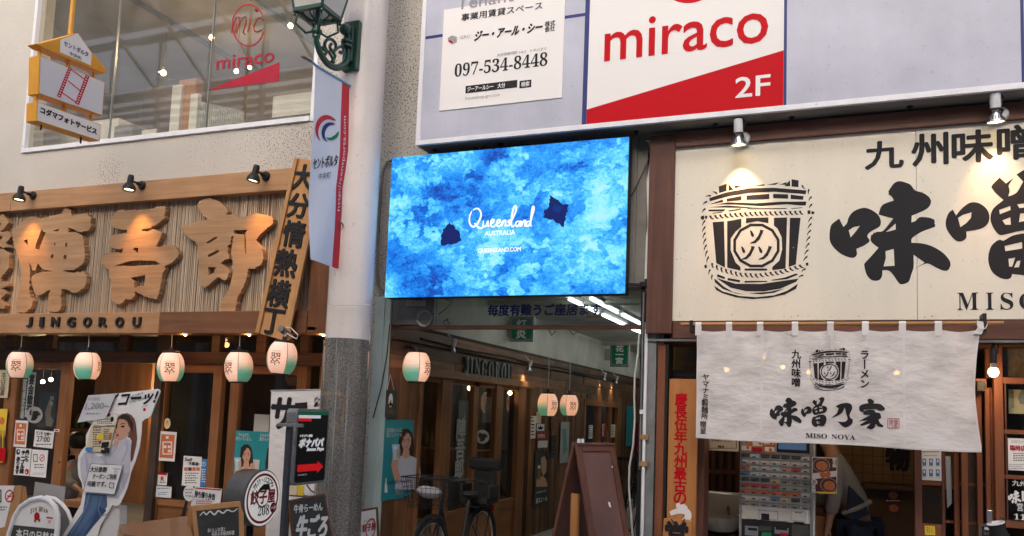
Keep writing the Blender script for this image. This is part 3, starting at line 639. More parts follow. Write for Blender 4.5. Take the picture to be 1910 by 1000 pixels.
# steel frame and pipes at the right side of the alley
sf = thing('steel_post', 'grey steel post with white pipe right of the alley', 'post', V(-1.4, -.03, 0))
x_ = lambda p: xs(p, 760, -.04)
B().box((x_(1191), -.03, 0), (x_(1199), 0, 2.62)).obj('black_post', M['black'], sf); B().box((x_(1199), -.045, 0), (x_(1222), 0, 2.36)).obj('grey_post', M['galv'], sf)
B().box((x_(1188), -.05, zs(1195, 532, -.05)-.01), (x_(1214), 0, zs(1195, 526, -.05))).obj('cap', M['black'], sf)
B().tube([V(x_(1204), -.065, 0), V(x_(1204), -.065, 2.3)], .013, 10).obj('white_pipe', M['white'], sf, smooth=True)
B().tube([V(x_(1196), -.045, 1.2), V(x_(1196), -.045, 2.6)], .008, 8).obj('white_pipe', M['galv'], sf, smooth=True)
board_px(B(), 1193, 764, 1200, 772, -.07, .03).obj('clip', M['white'], sf); 
for y_ in (815, 865): 
    B().box((x_(1197), -.082, zs(1204, y_+5, -.08)), (x_(1212), -.048, zs(1204, y_-4, -.08))).obj('tape', M['tan'], sf)
wc = B().tube([P(x, y, -.02) for x, y in ((1192,620),(1190,660),(1184,700),(1183,740),(1184,780),(1181,830),(1174,870),(1173,910),(1177,960),(1180,1000),(1182,1060))], .008, 6).obj('wrapped_cable', M['cablew'], loc=P(1184, 700, -.02), smooth=True); tag(wc, 'pale taped cable dangling down beside the black alley post', 'cable')
# ================================================================== left restaurant front
sf1 = thing('restaurant_front', 'timber restaurant front with big carved wooden characters on reed panelling', 'shop front', V(-7, -.1, 0))
Yu, Yl, Yr = -.14, -.17, -.05
zu0, zu1 = zs(300, 372, Yu), zs(300, 334.5, Yu)
xj = xs(20, 378, Yu)
B().box((-13, Yu, zu0), (xj-.002, -.002, zu1)).obj('upper_beam', M['wood_light'], sf1, bevel=.004); B().box((xj+.002, Yu, zu0), (xs(556, 330, Yu), -.002, zu1)).obj('upper_beam', M['wood_light'], sf1, bevel=.004)
zl0, zl1 = zs(300, 621.5, Yl), zs(300, 582, Yl)
x1_ = xs(297, 600, Yl); x2_ = xs(532, 600, Yl); x3_ = xs(572, 600, Yl)
B().box((-13, Yl, zl0), (x1_-.002, .0, zl1)).obj('lower_beam', M['wood_light'], sf1, bevel=.004)
B().box((x1_+.002, Yl, zl0), (x3_-.002, .0, zl1)).obj('lower_beam', M['wood_mid'], sf1, bevel=.004, label='darker brown lower beam')
B().box((x3_, Yl+.01, zl0), (xs(612, 560, Yl), .0, zu0)).obj('end_post', M['wood_midz'], sf1, bevel=.004)
b = B(); x = -10.2; rr_ = random.Random(3)
while x < x3_-.01:
    w_ = .017+rr_.random()*.014; y = Yr+rr_.random()*.009
    pr = [(x, -.002), (x, y+.006), (x+w_*.25, y), (x+w_*.75, y), (x+w_*.84, y+.006), (x+w_*.86, -.002)]
    n = len(b.v)
    b.add([(a, c, zl1) for a, c in pr]+[(a, c, zu0) for a, c in pr], [(i, i+1, i+7, i+6) for i in range(5)]); x += w_
b.obj('reed_panel', M['reed'], sf1, kind='stuff')
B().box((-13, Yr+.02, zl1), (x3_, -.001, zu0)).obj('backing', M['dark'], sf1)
# carved characters
cz = PY(Yr-.006); z1c = zm(0, 370, 4.1667); z2c = zm(180, 370, 4.544); z3c = zm(330, 360, 4.1667)
def rag(pts, amp, seed, step=9):
    r = random.Random(seed); out = []
    for i in range(len(pts)):
        a = pts[i]; c = pts[(i+1) % len(pts)]; L_ = math.hypot(c[0]-a[0], c[1]-a[1]); n = max(1, int(L_/step))
        for k in range(n):
            t = k/n; j = amp if k else amp*.3
            out.append((a[0]+(c[0]-a[0])*t+(r.random()-.5)*j, a[1]+(c[1]-a[1])*t+(r.random()-.5)*j))
    return out
D = .055
jin = [(92,240),(130,225),(160,195),(210,155),(262,140),(300,155),(320,160),(420,130),(478,118),(490,85),(515,70),(548,90),(556,135),(600,130),(680,118),(690,140),(712,150),(700,190),(712,210),(695,240),(640,262),(600,258),(575,240),(534,226),(530,266),(560,262),(600,270),(645,292),(655,380),(662,460),(645,510),(600,540),(570,556),(490,560),(540,580),(650,570),(672,600),(670,640),(655,700),(600,730),(565,735),(530,712),(480,700),(470,760),(480,830),(460,870),(430,885),(380,875),(360,860),(370,790),(390,710),(350,730),(300,760),(270,740),(252,680),(242,640),(245,605),(300,580),(340,575),(412,565),(350,555),(310,530),(295,505),(275,560),(255,565),(238,520),(228,505),(230,600),(226,740),(255,800),(240,850),(190,890),(130,885),(135,780),(155,720),(165,580),(155,500),(130,430),(105,370),(95,300)]
SH('carved_character', z1c(rag(jin, 9, 1)), cz, M['wood_char'], sf1, depth=D, holes=[z1c(h) for h in ([(325,235),(305,290),(280,350),(272,390),(300,412),(320,350),(345,290),(358,266),(335,260)], [(182,330),(212,318),(217,390),(205,378)], [(410,255),(455,235),(455,258)], [(420,350),(432,347),(428,365),(418,362)], [(505,350),(520,345),(520,378),(505,375)], [(392,460),(402,435),(414,435),(412,465)], [(492,470),(495,440),(517,442),(515,472)])], bevel=.004, label='large carved character lit orange by the nearest black lamp')
go = [(105,205),(125,160),(160,120),(210,98),(260,105),(310,95),(350,105),(420,95),(480,88),(510,70),(560,68),(585,60),(580,120),(575,165),(540,200),(490,235),(440,252),(388,262),(385,280),(430,278),(480,262),(520,272),(558,290),(545,330),(520,380),(495,412),(560,405),(620,390),(665,410),(692,450),(690,490),(660,525),(610,560),(580,572),(585,590),(560,640),(548,720),(530,800),(510,855),(450,845),(400,825),(345,800),(325,790),(320,830),(290,855),(250,850),(210,890),(180,900),(140,880),(115,840),(125,760),(120,700),(105,640),(110,600),(75,590),(50,560),(50,510),(70,470),(120,458),(180,458),(215,465),(222,430),(160,428),(120,415),(102,385),(108,340),(150,310),(200,300),(255,295),(258,268),(200,262),(150,250),(120,220)]
SH('carved_character', z2c(rag(go, 11, 2)), cz, M['wood_char'], sf1, depth=D, holes=[z2c(h) for h in ([(150,575),(220,548),(280,530),(350,525),(430,528),(500,530),(545,558),(500,565),(400,568),(300,575),(220,570)], [(290,672),(350,662),(412,650),(408,740),(345,745),(340,760),(320,755),(318,710)], [(310,435),(318,418),(355,418),(352,460),(335,462)])], bevel=.004, label='large carved character under the middle black lamp')
ro = [(155,95),(180,60),(235,38),(290,50),(330,70),(375,110),(395,140),(385,168),(440,170),(480,190),(540,180),(620,158),(680,170),(735,180),(750,205),(745,240),(700,275),(650,320),(612,362),(640,410),(668,450),(672,510),(650,560),(610,585),(555,590),(545,640),(530,700),(500,760),(470,820),(455,890),(455,930),(440,965),(400,960),(345,940),(335,890),(345,840),(380,790),(410,730),(430,660),(440,560),(425,510),(420,450),(430,390),(438,325),(425,340),(412,400),(395,410),(392,470),(405,510),(370,520),(342,545),(370,570),(400,610),(400,650),(380,680),(345,670),(320,655),(280,690),(220,740),(185,715),(175,690),(175,600),(160,500),(155,400),(145,385),(90,350),(55,310),(30,270),(70,250),(120,240),(140,225),(200,215),(235,205),(200,170),(175,130)]
SH('carved_character', z3c(rag(ro, 9, 3)), cz, M['wood_char'], sf1, depth=D, holes=[z3c(h) for h in ([(443,290),(545,285),(530,318),(538,400),(538,470),(530,480),(522,430),(520,322),(445,318)], [(225,385),(300,340),(315,350),(240,395)], [(240,480),(320,440),(328,460),(245,500)], [(242,578),(302,575),(285,620),(245,642)])], bevel=.004, label='large carved character beside the tilted signboard')
SH('carved_character', z1c(rag([(-70,150),(20,122),(65,185),(30,240),(2,256),(15,262),(65,255),(90,290),(45,345),(75,380),(30,385),(-6,372),(-2,398),(20,392),(45,410),(70,430),(68,540),(20,600),(0,620),(5,645),(60,650),(68,680),(10,700),(35,712),(48,740),(5,780),(45,830),(30,860),(-70,850)], 6, 4)), cz, M['wood_char'], sf1, depth=D, bevel=.003, holes=[z1c(h) for h in ([(-5,195),(8,188),(12,205),(0,212)], [(-20,300),(15,290),(18,310),(-10,330)], [(-20,450),(2,440),(4,520),(-20,560)])], label='cropped carved character at the end of the sign')
# small raised roman letters on the lower beam
for ch, px_ in zip('JINGOROU', (57, 80, 105.5, 135, 165, 194, 225, 257)):
    TX(ch, (px_, 601, {'I': 6, 'J': 9}.get(ch, 13.5), 17), PY(Yl), M['black'], sf1, depth=.022, bold=.05, off=0, name='letter')
# ------------------------------------------------- tilted signboard
ts = thing('tilted_signboard', 'tall tilted wooden signboard with raised black characters at the beam end', 'signboard', P(545, 460, -.2))
Yt = -.22; tp_ = PY(Yt)
c4 = [(548.5,294),(606,303),(536,637),(475.5,620)]
SH('board', c4, tp_, M['wood_board'], ts, depth=.02, off=0, bevel=.002)
def lerp2(a, c, t): return (a[0]+(c[0]-a[0])*t, a[1]+(c[1]-a[1])*t)
SH('side_rim', [c4[0], lerp2(c4[0], c4[1], .11), lerp2(c4[3], c4[2], .11), c4[3]], tp_.up(.0205), M['wood_board'], ts, depth=.025, off=0, bevel=.002)
SH('side_rim', [lerp2(c4[0], c4[1], .90), c4[1], c4[2], lerp2(c4[3], c4[2], .90)], tp_.up(.0205), M['wood_board'], ts, depth=.025, off=0, bevel=.002)
B().box((xs(530, 480, -.1), -.199, zs(545, 470, -.2)), (xs(560, 480, -.1), -.05, zs(545, 440, -.2))).obj('hanger_block', M['wood_mid'], ts)
for ch, x, y, h_ in (('大',566,331,46),('分',558,384,44),('情',549,437,48),('熱',535,491,50),('横',521,548,50),('丁',509,600,46)):
    TX(ch, (x, y, 39, h_), tp_.up(.0205), M['black'], ts, depth=.012, bold=.028, off=0, rot=-.135, name='letter')
# ------------------------------------------------- black lamps
def black_lamp(px_, py_, lab, e, lean=0):
    c = P(px_, py_, Yu); t = thing('wall_lamp', lab, 'wall lamp', c, 'black lamps along the restaurant beam'); o = c+V(-.0, -.16, .01)
    B().lathe(c, [(.001, -.03), (.035, -.03), (.045, -.018), (.045, 0)], 18, V(0, 1, 0)).obj('mount', M['black'], t, smooth=True)
    B().tube([c+V(0, -.02, 0), c+V(0, -.07, .004), o+V(0, .03, .0)], .011, 8).obj('arm', M['black'], t, smooth=True)
    B().ball(c+V(0, -.065, .003), .02, 8).obj('joint', M['black'], t, smooth=True)
    ax = V(lean, -.10, -1).normalized()
    B().lathe(o-ax*.055, [(.001, 0), (.026, .002), (.028, .02), (.031, .022), (.031, .085), (.042, .095), (.060, .125), (.063, .13), (.063, .165), (.058, .165), (.055, .13), (.02, .11)], 22, ax).obj('shade', M['black'], t, smooth=True)
    B().lathe(o-ax*.055, [(.001, .150), (.048, .150)], 16, ax).obj('bulb', M['bulbs'], t)
    spot(o+ax*.115, o+ax*.115+V(lean*.5, .24, -1), e, (1, .45, .10), 70, 1, .03); return t
black_lamp(63, 365, 'black lamp with bell shade on the beam nearest the yellow hanging sign', 24)
black_lamp(266, 346, 'middle black lamp with bell shade on the timber beam', 24)
black_lamp(497, 329, 'black lamp leaning over beside the tilted signboard', 18, -.15)
# ------------------------------------------------- storey under the beam
Yd = .35
pf1 = thing('shopfront_doors', 'dark timber and glass restaurant doors under the lantern beam', 'shop front', V(-6.5, Yd, 0))
B().box((-13, -.16, zl0+.03), (-4.46, Yd+.1, zl0+.06)).obj('soffit', M['darkw'], pf1)
zt0 = zs(300, 678, Yd); zt1 = zs(300, 656, Yd); zh0 = zs(300, 692, Yd)
def stile(x0, x1, ym, z0, z1, mt='wood_door', nm='stile', y=Yd, th=.07, par=None): return B().box((xs(x0, ym, y), y, z0), (xs(x1, ym, y), y+th, z1)).obj(nm, M[mt], par or pf1, bevel=.003)
B().box((-13, Yd-.02, zt0), (-4.46, Yd+.08, zt1)).obj('header', M['darkw'], pf1, bevel=.004)
for a, c in ((10, 24), (84, 98), (222, 238), (294, 310), (395, 410), (478, 496), (560, 575)): stile(a, c, 640, zt1+.001, zl0+.03, 'darkw', 'transom_post', Yd-.01)
B().box((-12, Yd+.03, zt1), (-4.5, Yd+.036, zl0+.03)).obj('transom_pane', M['glass'], pf1)
zsill = zs(60, 962, Yd)
door_frames = [(2, 24, 0), (104, 121, 0), (284, 303, 0), (391, 407, 0), (424, 440, 0), (548, 566, 0), (590, 602, 0)]
for a, c, _ in door_frames: stile(a, c, 800, 0, zt0-.001)
for a, c, wd in ((24, 104, .11), (303, 391, .11), (440, 548, .11)):
    xa, xb = xs(a, 800, Yd)+.002, xs(c, 800, Yd)-.002
    B().box((xa, Yd+.005, zt0-.09), (xb, Yd+.065, zt0-.002)).obj('top_rail', M['wood_doorx'], pf1, bevel=.003)
    B().box((xa, Yd+.005, zs((a+c)/2, 948, Yd)-.0), (xb, Yd+.065, zs((a+c)/2, 935, Yd))).obj('lock_rail', M['wood_doorx'], pf1, bevel=.003)
    B().box((xa, Yd+.02, .02), (xb, Yd+.05, zs((a+c)/2, 948, Yd)-.001)).obj('kick_panel', M['wood_doorx'], pf1)
    B().box((xa, Yd+.03, zs((a+c)/2, 935, Yd)), (xb, Yd+.035, zt0-.09)).obj('pane', M['glass'], pf1)
board_px(B(), 119, 932, 150, 948, Yd+.0, .5).obj('counter', M['wood_doorx'], pf1)
stile(322, 336, 800, .3, zt0-.1, 'wood_door', 'inner_post', Yd+.35)
B().box((xs(121,800,Yd), Yd+1.2, .3), (xs(170,800,Yd+1.2), Yd+1.25, 2.1)).obj('inner_panel', M['wood_door'], pf1)
B().lathe(P(112, 862, Yd), [(.001,-.012),(.012,-.012),(.014,0)], 10, V(0,1,0)).obj('door_pull', M['black'], pf1)
stile(110.5, 114, 868, zs(112, 872, Yd-.02), zs(112, 852, Yd-.02), 'orangewood', 'handle', Yd-.006, .006)
# dining room behind
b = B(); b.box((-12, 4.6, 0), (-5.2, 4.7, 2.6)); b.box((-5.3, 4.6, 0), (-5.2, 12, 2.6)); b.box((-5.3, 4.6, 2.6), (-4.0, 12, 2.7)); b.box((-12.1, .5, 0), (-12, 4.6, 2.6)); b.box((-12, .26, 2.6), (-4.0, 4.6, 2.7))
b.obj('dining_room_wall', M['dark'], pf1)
b = B(); r = random.Random(11)
for i in range(46):
    x = -11.6+i*.155; h_ = .18+.1*r.random(); b.lathe((x, 3.4+r.random()*.3, 1.1+.0*(i % 2)), [(.001, 0), (.04, .001), (.04, h_*.6), (.014, h_*.8), (.014, h_)], 8)
M['bottle'] = mat('bottle_glass', (.10,.06,.02), .15, rnd=.5, col2=(.03,.07,.03), ns=2); b.obj('shelf_bottle', M['bottle'], pf1, smooth=True, kind='stuff')
B().box((-12, 3.2, .9), (-4.3, 3.9, 1.1)).obj('bar_counter', M['darkw'], pf1)
# things seen inside behind the glass
for i, (x, y, Y, lab) in enumerate(((95, 708, 1.6, 'warm bulb inside the first window, upper of the pair near crest poster'), (80, 712, 1.8, 'warm bulb inside the first window left of the crest poster'), (312, 728, 1.4, 'warm bulb behind the window glass under the hanging lantern'), (356, 726, 2.0, 'warm bulb inside the second window near its middle'), (388, 724, 2.2, 'warm bulb inside the second window near its door stile'))):
    c = P(x, y, Y); t = thing('pendant_bulb', lab, 'light bulb', c, 'warm bulbs inside the restaurant')
    B().ball(c, .028, 8).obj('bulb', M['bulb'], t, smooth=True); B().tube([c+V(0,0,.03), c+V(0,0,max(.3, 2.6-c.z))], .004, 5).obj('cord', M['cable'], t)
    point(c+V(0,-.05,-.03), 9)
for i, (x, y) in enumerate(((346, 623), (465, 623), (603, 625))):
    c = P(x, y, .08); c.z = zl0+.012
    t = tag(B().ball(c, .016, 8).obj('soffit_bulb', M['bulb'], loc=c, smooth=True), ['small bare orange bulb under the beam between two white lanterns', 'small bare orange bulb under beam left of tilted signboard', 'small bare orange bulb under beam end beside the pillar'][i], 'light bulb', 'small bulbs under the restaurant beam')
    point(c+V(0, -.02, -.05), .9, (1, .45, .15))
# ------------------------------------------------- paper lanterns
def lantern_mat():
    m = mat('lantern_paper', (.78,.70,.66), .7, spec=.15); nt = m.node_tree; L = nt.links.new; p = nt.nodes['Principled BSDF']
    tc = _n(nt, 'ShaderNodeTexCoord'); s = _n(nt, 'ShaderNodeSeparateXYZ'); L(tc.outputs['Object'], s.inputs[0])
    at = _n(nt, 'ShaderNodeMath', operation='ARCTAN2'); L(s.outputs[1], at.inputs[0]); L(s.outputs[0], at.inputs[1])
    sn = _n(nt, 'ShaderNodeMath', operation='MULTIPLY'); L(at.outputs[0], sn.inputs[0]); sn.inputs[1].default_value = 2
    si = _n(nt, 'ShaderNodeMath', operation='SINE'); L(sn.outputs[0], si.inputs[0])
    gt = _n(nt, 'ShaderNodeMath', operation='GREATER_THAN'); L(si.outputs[0], gt.inputs[0]); gt.inputs[1].default_value = 0
    mr = _n(nt, 'ShaderNodeMapRange', interpolation_type='SMOOTHSTEP'); L(s.outputs[2], mr.inputs[0]); mr.inputs[1].default_value = .07; mr.inputs[2].default_value = -.07
    ml = _n(nt, 'ShaderNodeMath', operation='MULTIPLY'); L(mr.outputs[0], ml.inputs[0]); L(gt.outputs[0], ml.inputs[1])
    mx = _n(nt, 'ShaderNodeMix', data_type='RGBA'); L(ml.outputs[0], mx.inputs[0]); mx.inputs[6].default_value = (.80,.70,.66,1); mx.inputs[7].default_value = (.09,.40,.36,1)
    sb = _n(nt, 'ShaderNodeMath', operation='ABSOLUTE'); L(si.outputs[0], sb.inputs[0]); lt = _n(nt, 'ShaderNodeMath', operation='LESS_THAN'); L(sb.outputs[0], lt.inputs[0]); lt.inputs[1].default_value = .06
    m2 = _n(nt, 'ShaderNodeMix', data_type='RGBA'); L(lt.outputs[0], m2.inputs[0]); L(mx.outputs[2], m2.inputs[6]); m2.inputs[7].default_value = (.30,.24,.20,1)
    L(m2.outputs[2], p.inputs['Base Color'])
    vm = _n(nt, 'ShaderNodeVectorMath', operation='MULTIPLY'); L(m2.outputs[2], vm.inputs[0]); vm.inputs[1].default_value = (1, .52, .30); L(vm.outputs[0], p.inputs['Emission Color']); oi2 = _n(nt, 'ShaderNodeObjectInfo'); er = _n(nt, 'ShaderNodeMapRange'); L(oi2.outputs['Random'], er.inputs[0]); er.inputs[3].default_value = .28; er.inputs[4].default_value = .46; L(er.outputs[0], p.inputs['Emission Strength'])
    return m
M['lantern'] = lantern_mat()
def make_lantern(c, lab, top, R_=.13, rz=0, grp='white and teal paper lanterns'):
    t = thing('paper_lantern', lab, 'lantern', c, grp); n = 22; H = R_*1.06
    prof = []
    for i in range(n*2+1):
        u = -1+i/n; a = math.asin(max(-1, min(1, u*.86))); r = R_*math.cos(a)**.75*(1+(.016 if i % 2 else -.016)); prof.append((r, H*u))
    me = B().lathe((0,0,0), prof, 32); org = c
    me.v = [Matrix.Rotation(0, 3, 'Z') @ v + c for v in me.v]
    sh = me.obj('shell', M['lantern'], t, smooth=True, ang=60)
    rt = prof[-1][0]
    B().lathe(c+V(0,0,H), [(rt*.6, -.008), (rt*1.04, -.008), (rt*1.08, .010), (rt*.95, .020), (rt*.6, .020)], 24).obj('top_ring', M['black'], t, smooth=True)
    B().lathe(c-V(0,0,H), [(rt*.6, .005), (rt*1.02, .005), (rt*1.04, -.008), (rt*.6, -.010)], 24).obj('bottom_ring', M['black'], t, smooth=True)
    B().lathe(c+V(0,0,H+.01), [(.018, 0), (.02, .035), (.012, .05), (.001, .052)], 10).obj('socket', M['black'], t, smooth=True)
    B().tube([c+V(0,0,H+.05), c+V(.004,0,H+.05+(top-c.z-H-.05)*.5), V(c.x, c.y, top)], .0045, 5).obj('cord', M['cablew'], t)
    for s_ in (0, math.pi):
        mk = []
        vs, fs = glyphs('翠'); v2, f2 = glyphs('JAPANESE GIN')
        for (gv, gf, w_, h_, zc) in ((vs, fs, .10, .11, -.018), (v2, f2, .085, .010, .052)):
            b = B(); out = []
            for x, y in gv:
                th = x*w_/R_+s_-math.pi/4+math.pi*0; zz = zc+y*h_; a = math.asin(max(-1, min(1, zz/H*.86))); r = R_*math.cos(a)**.75+.004
                out.append(c+V(r*math.cos(th), r*math.sin(th), zz))
            b.add(out, gf); b.obj('lettering', M['ink'], t)
    rl = random.Random(int(c.x*977)); t.rotation_euler.x = (rl.random()-.5)*.10; t.rotation_euler.y = (rl.random()-.5)*.10; t.scale = (1+(rl.random()-.5)*.05,)*2+(1+(rl.random()-.5)*.08,)
    t.rotation_euler.z = math.atan2(CAM.y-c.y, CAM.x-c.x)+math.pi/4+rz
    return t
Yn = -.08
top0 = zl0
specs = [(37, 681, 'first paper lantern from the picture edge, hung above the crest poster', -.3), (163, 683, 'paper lantern over the dark doorway, teal half turned to the street', 1.15), (318.5, 685, 'paper lantern right of the cardboard woman with script facing out', -.08), (445.5, 685, 'paper lantern above the teal poster window, script turned aside', -.85)]
for x, y, lab, rz in specs:
    make_lantern(P(x, y, Yn), lab, top0, .132, rz)
L5 = make_lantern(P(526, 668, -.36), 'paper lantern tied to the short log under the tilted signboard', zs(526, 618, -.36), .135, -.45)
lg = thing('log_stub', 'short weathered log tied with white rope under the tilted signboard', 'log', P(532, 617, -.36))
B().tube([P(541, 628, -.18), P(533, 620, -.3), P(523, 613, -.40)], .03, 10).obj('log', M['concrete'], lg, smooth=True)
B().tube([P(x, y, -.37) for x, y in ((534,610),(543,612),(556,625),(553,632),(543,627),(536,622),(531,628))], .005, 5).obj('rope', M['paper'], lg)
# ------------------------------------------------- papers on the glass and frames
gp2 = PY(Yd+.028)
def sheet(name, lab, cat, x0, y0, x1, y1, pl, mt=None, par=None, rot=0, th=.002, group=None):
    """a thin sheet or board standing th proud of plane pl"""
    c = pl((x0+x1)/2, (y0+y1)/2); W = abs((pl(x1, (y0+y1)/2)-pl(x0, (y0+y1)/2)).dot(pl.u))/2; H = abs((pl((x0+x1)/2, y0)-pl((x0+x1)/2, y1)).dot(pl.v))/2
    cr, sr = math.cos(rot), math.sin(rot); u = pl.u*cr+pl.v*sr; v = pl.v*cr-pl.u*sr
    b = B().obox(c+pl.n*(.0012+th/2), (u, v, pl.n), (W, H, th/2))
    if par: return b.obj(name, mt or M['paper'], par, label=lab)
    o = b.obj(name, mt or M['paper'], loc=c); return tag(o, lab, cat, group)
s = sheet('window_notice', 'orange and white tablet poster on glass left of handwritten lunch notice', 'notice', 26, 784, 51, 834, gp2, group='notices on the restaurant glass'); g3 = gp2.up(.0035)
def tablet(s, x0, y0, x1, y1):
    w_, h_ = x1-x0, y1-y0; wrect('print_block', x0+w_/2, y0+h_*.5, w_*.78, h_*.8, g3, M['orange'], s)
    SH('print_shape', [(x0+w_*a, y0+h_*c) for a, c in ((.22,.34),(.78,.34),(.78,.78),(.22,.78))], g3.up(.001), M['paper'], s, holes=[[(x0+w_*a, y0+h_*c) for a, c in ((.28,.38),(.72,.38),(.72,.74),(.28,.74))]])
    for a, c in ((.38,.52), (.62,.52), (.5,.2), (.62,.66)): wrect('print_shape', x0+w_*a, y0+h_*c, w_*.16, h_*.09, g3.up(.002), M['paper'], s)
tablet(s, 26, 784, 51, 834)
s = sheet('window_notice', 'handwritten white lunch notice on the first window', 'notice', 64, 803, 100, 835, gp2, rot=-.03, group='notices on the restaurant glass')
TX('ランチ 11:00〜', (82, 809, 29, 7), g3, M['ink'], s, bold=.03); TX('27:00', (81, 819, 24, 10), g3, M['ink'], s, bold=.02); lines(s, M['ink'], g3, 67, 828, 97, 833, 1, 0)
s = sheet('window_notice', 'white notice with blue and red crests saying tables at the back', 'notice', 28, 836, 57, 887, gp2, group='notices on the restaurant glass')
TX(vert('テーブル席'), (42.5, 862, 7.5, 42), g3, M['ink'], s, bold=.02, sp=.95); TX(vert('奥にも'), (51, 850, 7.5, 22), g3, M['ink'], s, bold=.02, sp=.95); TX(vert('あります'), (33.5, 868, 7, 32), g3, M['ink'], s, bold=.02, sp=.95)
def disc(name, cx, cy, rpx, pl, mt, par, asp=1, off=.001, n=20):
    c = pl(cx, cy); R_ = abs((pl(cx, cy-rpx)-pl(cx, cy+rpx)).dot(pl.v))/2
    return B().add([c+pl.n*off+pl.u*math.cos(2*math.pi*i/n)*R_*asp+pl.v*math.sin(2*math.pi*i/n)*R_ for i in range(n)], [tuple(range(n))]).obj(name, mt, par)
disc('crest', 34, 843, 5.5, g3, M['navy'], s); disc('crest', 50, 880, 5.5, g3, M['red'], s); disc('crest', 35, 842, 2, g3, M['paper'], s, off=.002); disc('crest', 49, 881, 2, g3, M['paper'], s, off=.002)
s = sheet('window_notice', 'white no smoking notice on the first window beside the crest notice', 'notice', 58, 839, 88, 890, gp2, group='notices on the restaurant glass')
def nosmoke(s, x0, y0, w_, h_, g):
    SH('print_shape', [(x0+w_*a, y0+h_*c) for a, c in ((.12,.16),(.4,.16),(.4,.44),(.12,.44))], g, M['ink'], s, holes=[[(x0+w_*a, y0+h_*c) for a, c in ((.16,.19),(.36,.19),(.36,.41),(.16,.41))]])
    cc = g(x0+w_*.68, y0+h_*.3); R_ = abs((g(x0+w_, y0)-g(x0, y0)).dot(g.u))*.16
    b = B(); n = 20
    for i in range(n):
        a, c = 2*math.pi*i/n, 2*math.pi*(i+1)/n
        b.add([cc+(g.u*math.cos(t)+g.v*math.sin(t))*rr for t, rr in ((a, R_), (c, R_), (c, R_*.78), (a, R_*.78))], [(0,1,2,3)])
    b.obox(cc+g.n*.0004, ((g.u+g.v).normalized(), (g.v-g.u).normalized(), g.n), (R_*.85, R_*.1, .0001)); b.obox(cc, (g.u, g.v, g.n), (R_*.45, R_*.1, .0001)); b.obj('no_smoking_symbol', M['red'], s)
nosmoke(s, 58, 839, 30, 51, g3); lines(s, M['ink'], g3, 64, 866, 82, 876, 2, 0); lines(s, M['grey'], g3, 61, 882, 85, 887, 2, 0)
s = sheet('window_poster', 'dark fish poster with pale crest behind the first window', 'poster', 72, 731, 104, 798, PY(Yd+.05), M['board'])
SH('print_shape', [(84,770),(92,745),(98,752),(94,775),(100,785),(96,796),(86,794)], PY(Yd+.048), flat('photo_pale', (.35,.26,.2)), s); TX(vert('鮮魚'), (97, 748, 7, 18), PY(Yd+.048), M['paper'], s)
def swirl(par, cx, cy, r, pl, mt, n=3):
    for k in range(n):
        a0 = k*2*math.pi/n
        o = []
        for i in range(13):
            t = i/12; a = a0+t*3.3; o.append((cx+math.cos(a)*r*.98, cy+math.sin(a)*r*.98))
        i2 = []
        for i in range(12, -1, -1):
            t = i/12; a = a0+t*3.3; q = r*(.98-.62*(1-t)**1.0); i2.append((cx+math.cos(a)*q, cy+math.sin(a)*q))
        SH('crest', o+i2[:-1], pl, mt, par, off=.001+k*.0005)
M['crestp'] = flat('frosted_crest', (.38,.38,.38))
cr_ = tag(B().box(P(62, 773, Yd+.04), P(63, 772, Yd+.041)).obj('crest_decal', M['crestp'], loc=P(64, 773, Yd+.04)), 'frosted three comma crest on the glass of the first window', 'decal')
swirl(cr_, 64, 774, 16, PY(Yd+.03), M['crestp'])
for i, (x0, x1, y0, y1, s_, lb) in enumerate(((36, 50, 690, 785, '個室完備飲放題', 'dark blue banner strip with white writing inside the first window'), (50, 64, 694, 778, '宴会歓迎', 'white hanging strip with brush writing inside the first window'))):
    s = sheet('hanging_strip', lb, 'banner', x0, y0, x1, y1, PY(Yd+.09), M['navy'] if i == 0 else M['paper']); TX(vert(s_), ((x0+x1)/2, (y0+y1)/2, 10, (y1-y0)*.9), PY(Yd+.085), M['paper'] if i == 0 else M['ink'], s, bold=.01, sp=.95)
s = sheet('hanging_strip', 'tan paper menu strip hanging at the cropped edge of the window', 'banner', -6, 690, 17, 742, PY(Yd-.02), M['cream_paper']); TX(vert('本日品書'), (6, 716, 9, 44), PY(Yd-.024), M['ink'], s, sp=.95)
s = sheet('drinks_poster', 'yellow and red bottle poster at the cropped edge of shopfront', 'poster', -14, 762, 10, 862, PY(Yd-.03), M['yellow'])
wrect('print_block', -2, 848, 24, 26, PY(Yd-.034), M['red'], s); 
for k in range(4):
    x = -9+k*5.5; SH('print_shape', [(x-1.8,836),(x-1.8,818),(x-.7,810),(x-.7,803),(x+.7,803),(x+.7,810),(x+1.8,818),(x+1.8,836)], PY(Yd-.034), M['wood_maroon'], s)
disc('print_shape', 4, 785, 7, PY(Yd-.034), M['orange'], s)
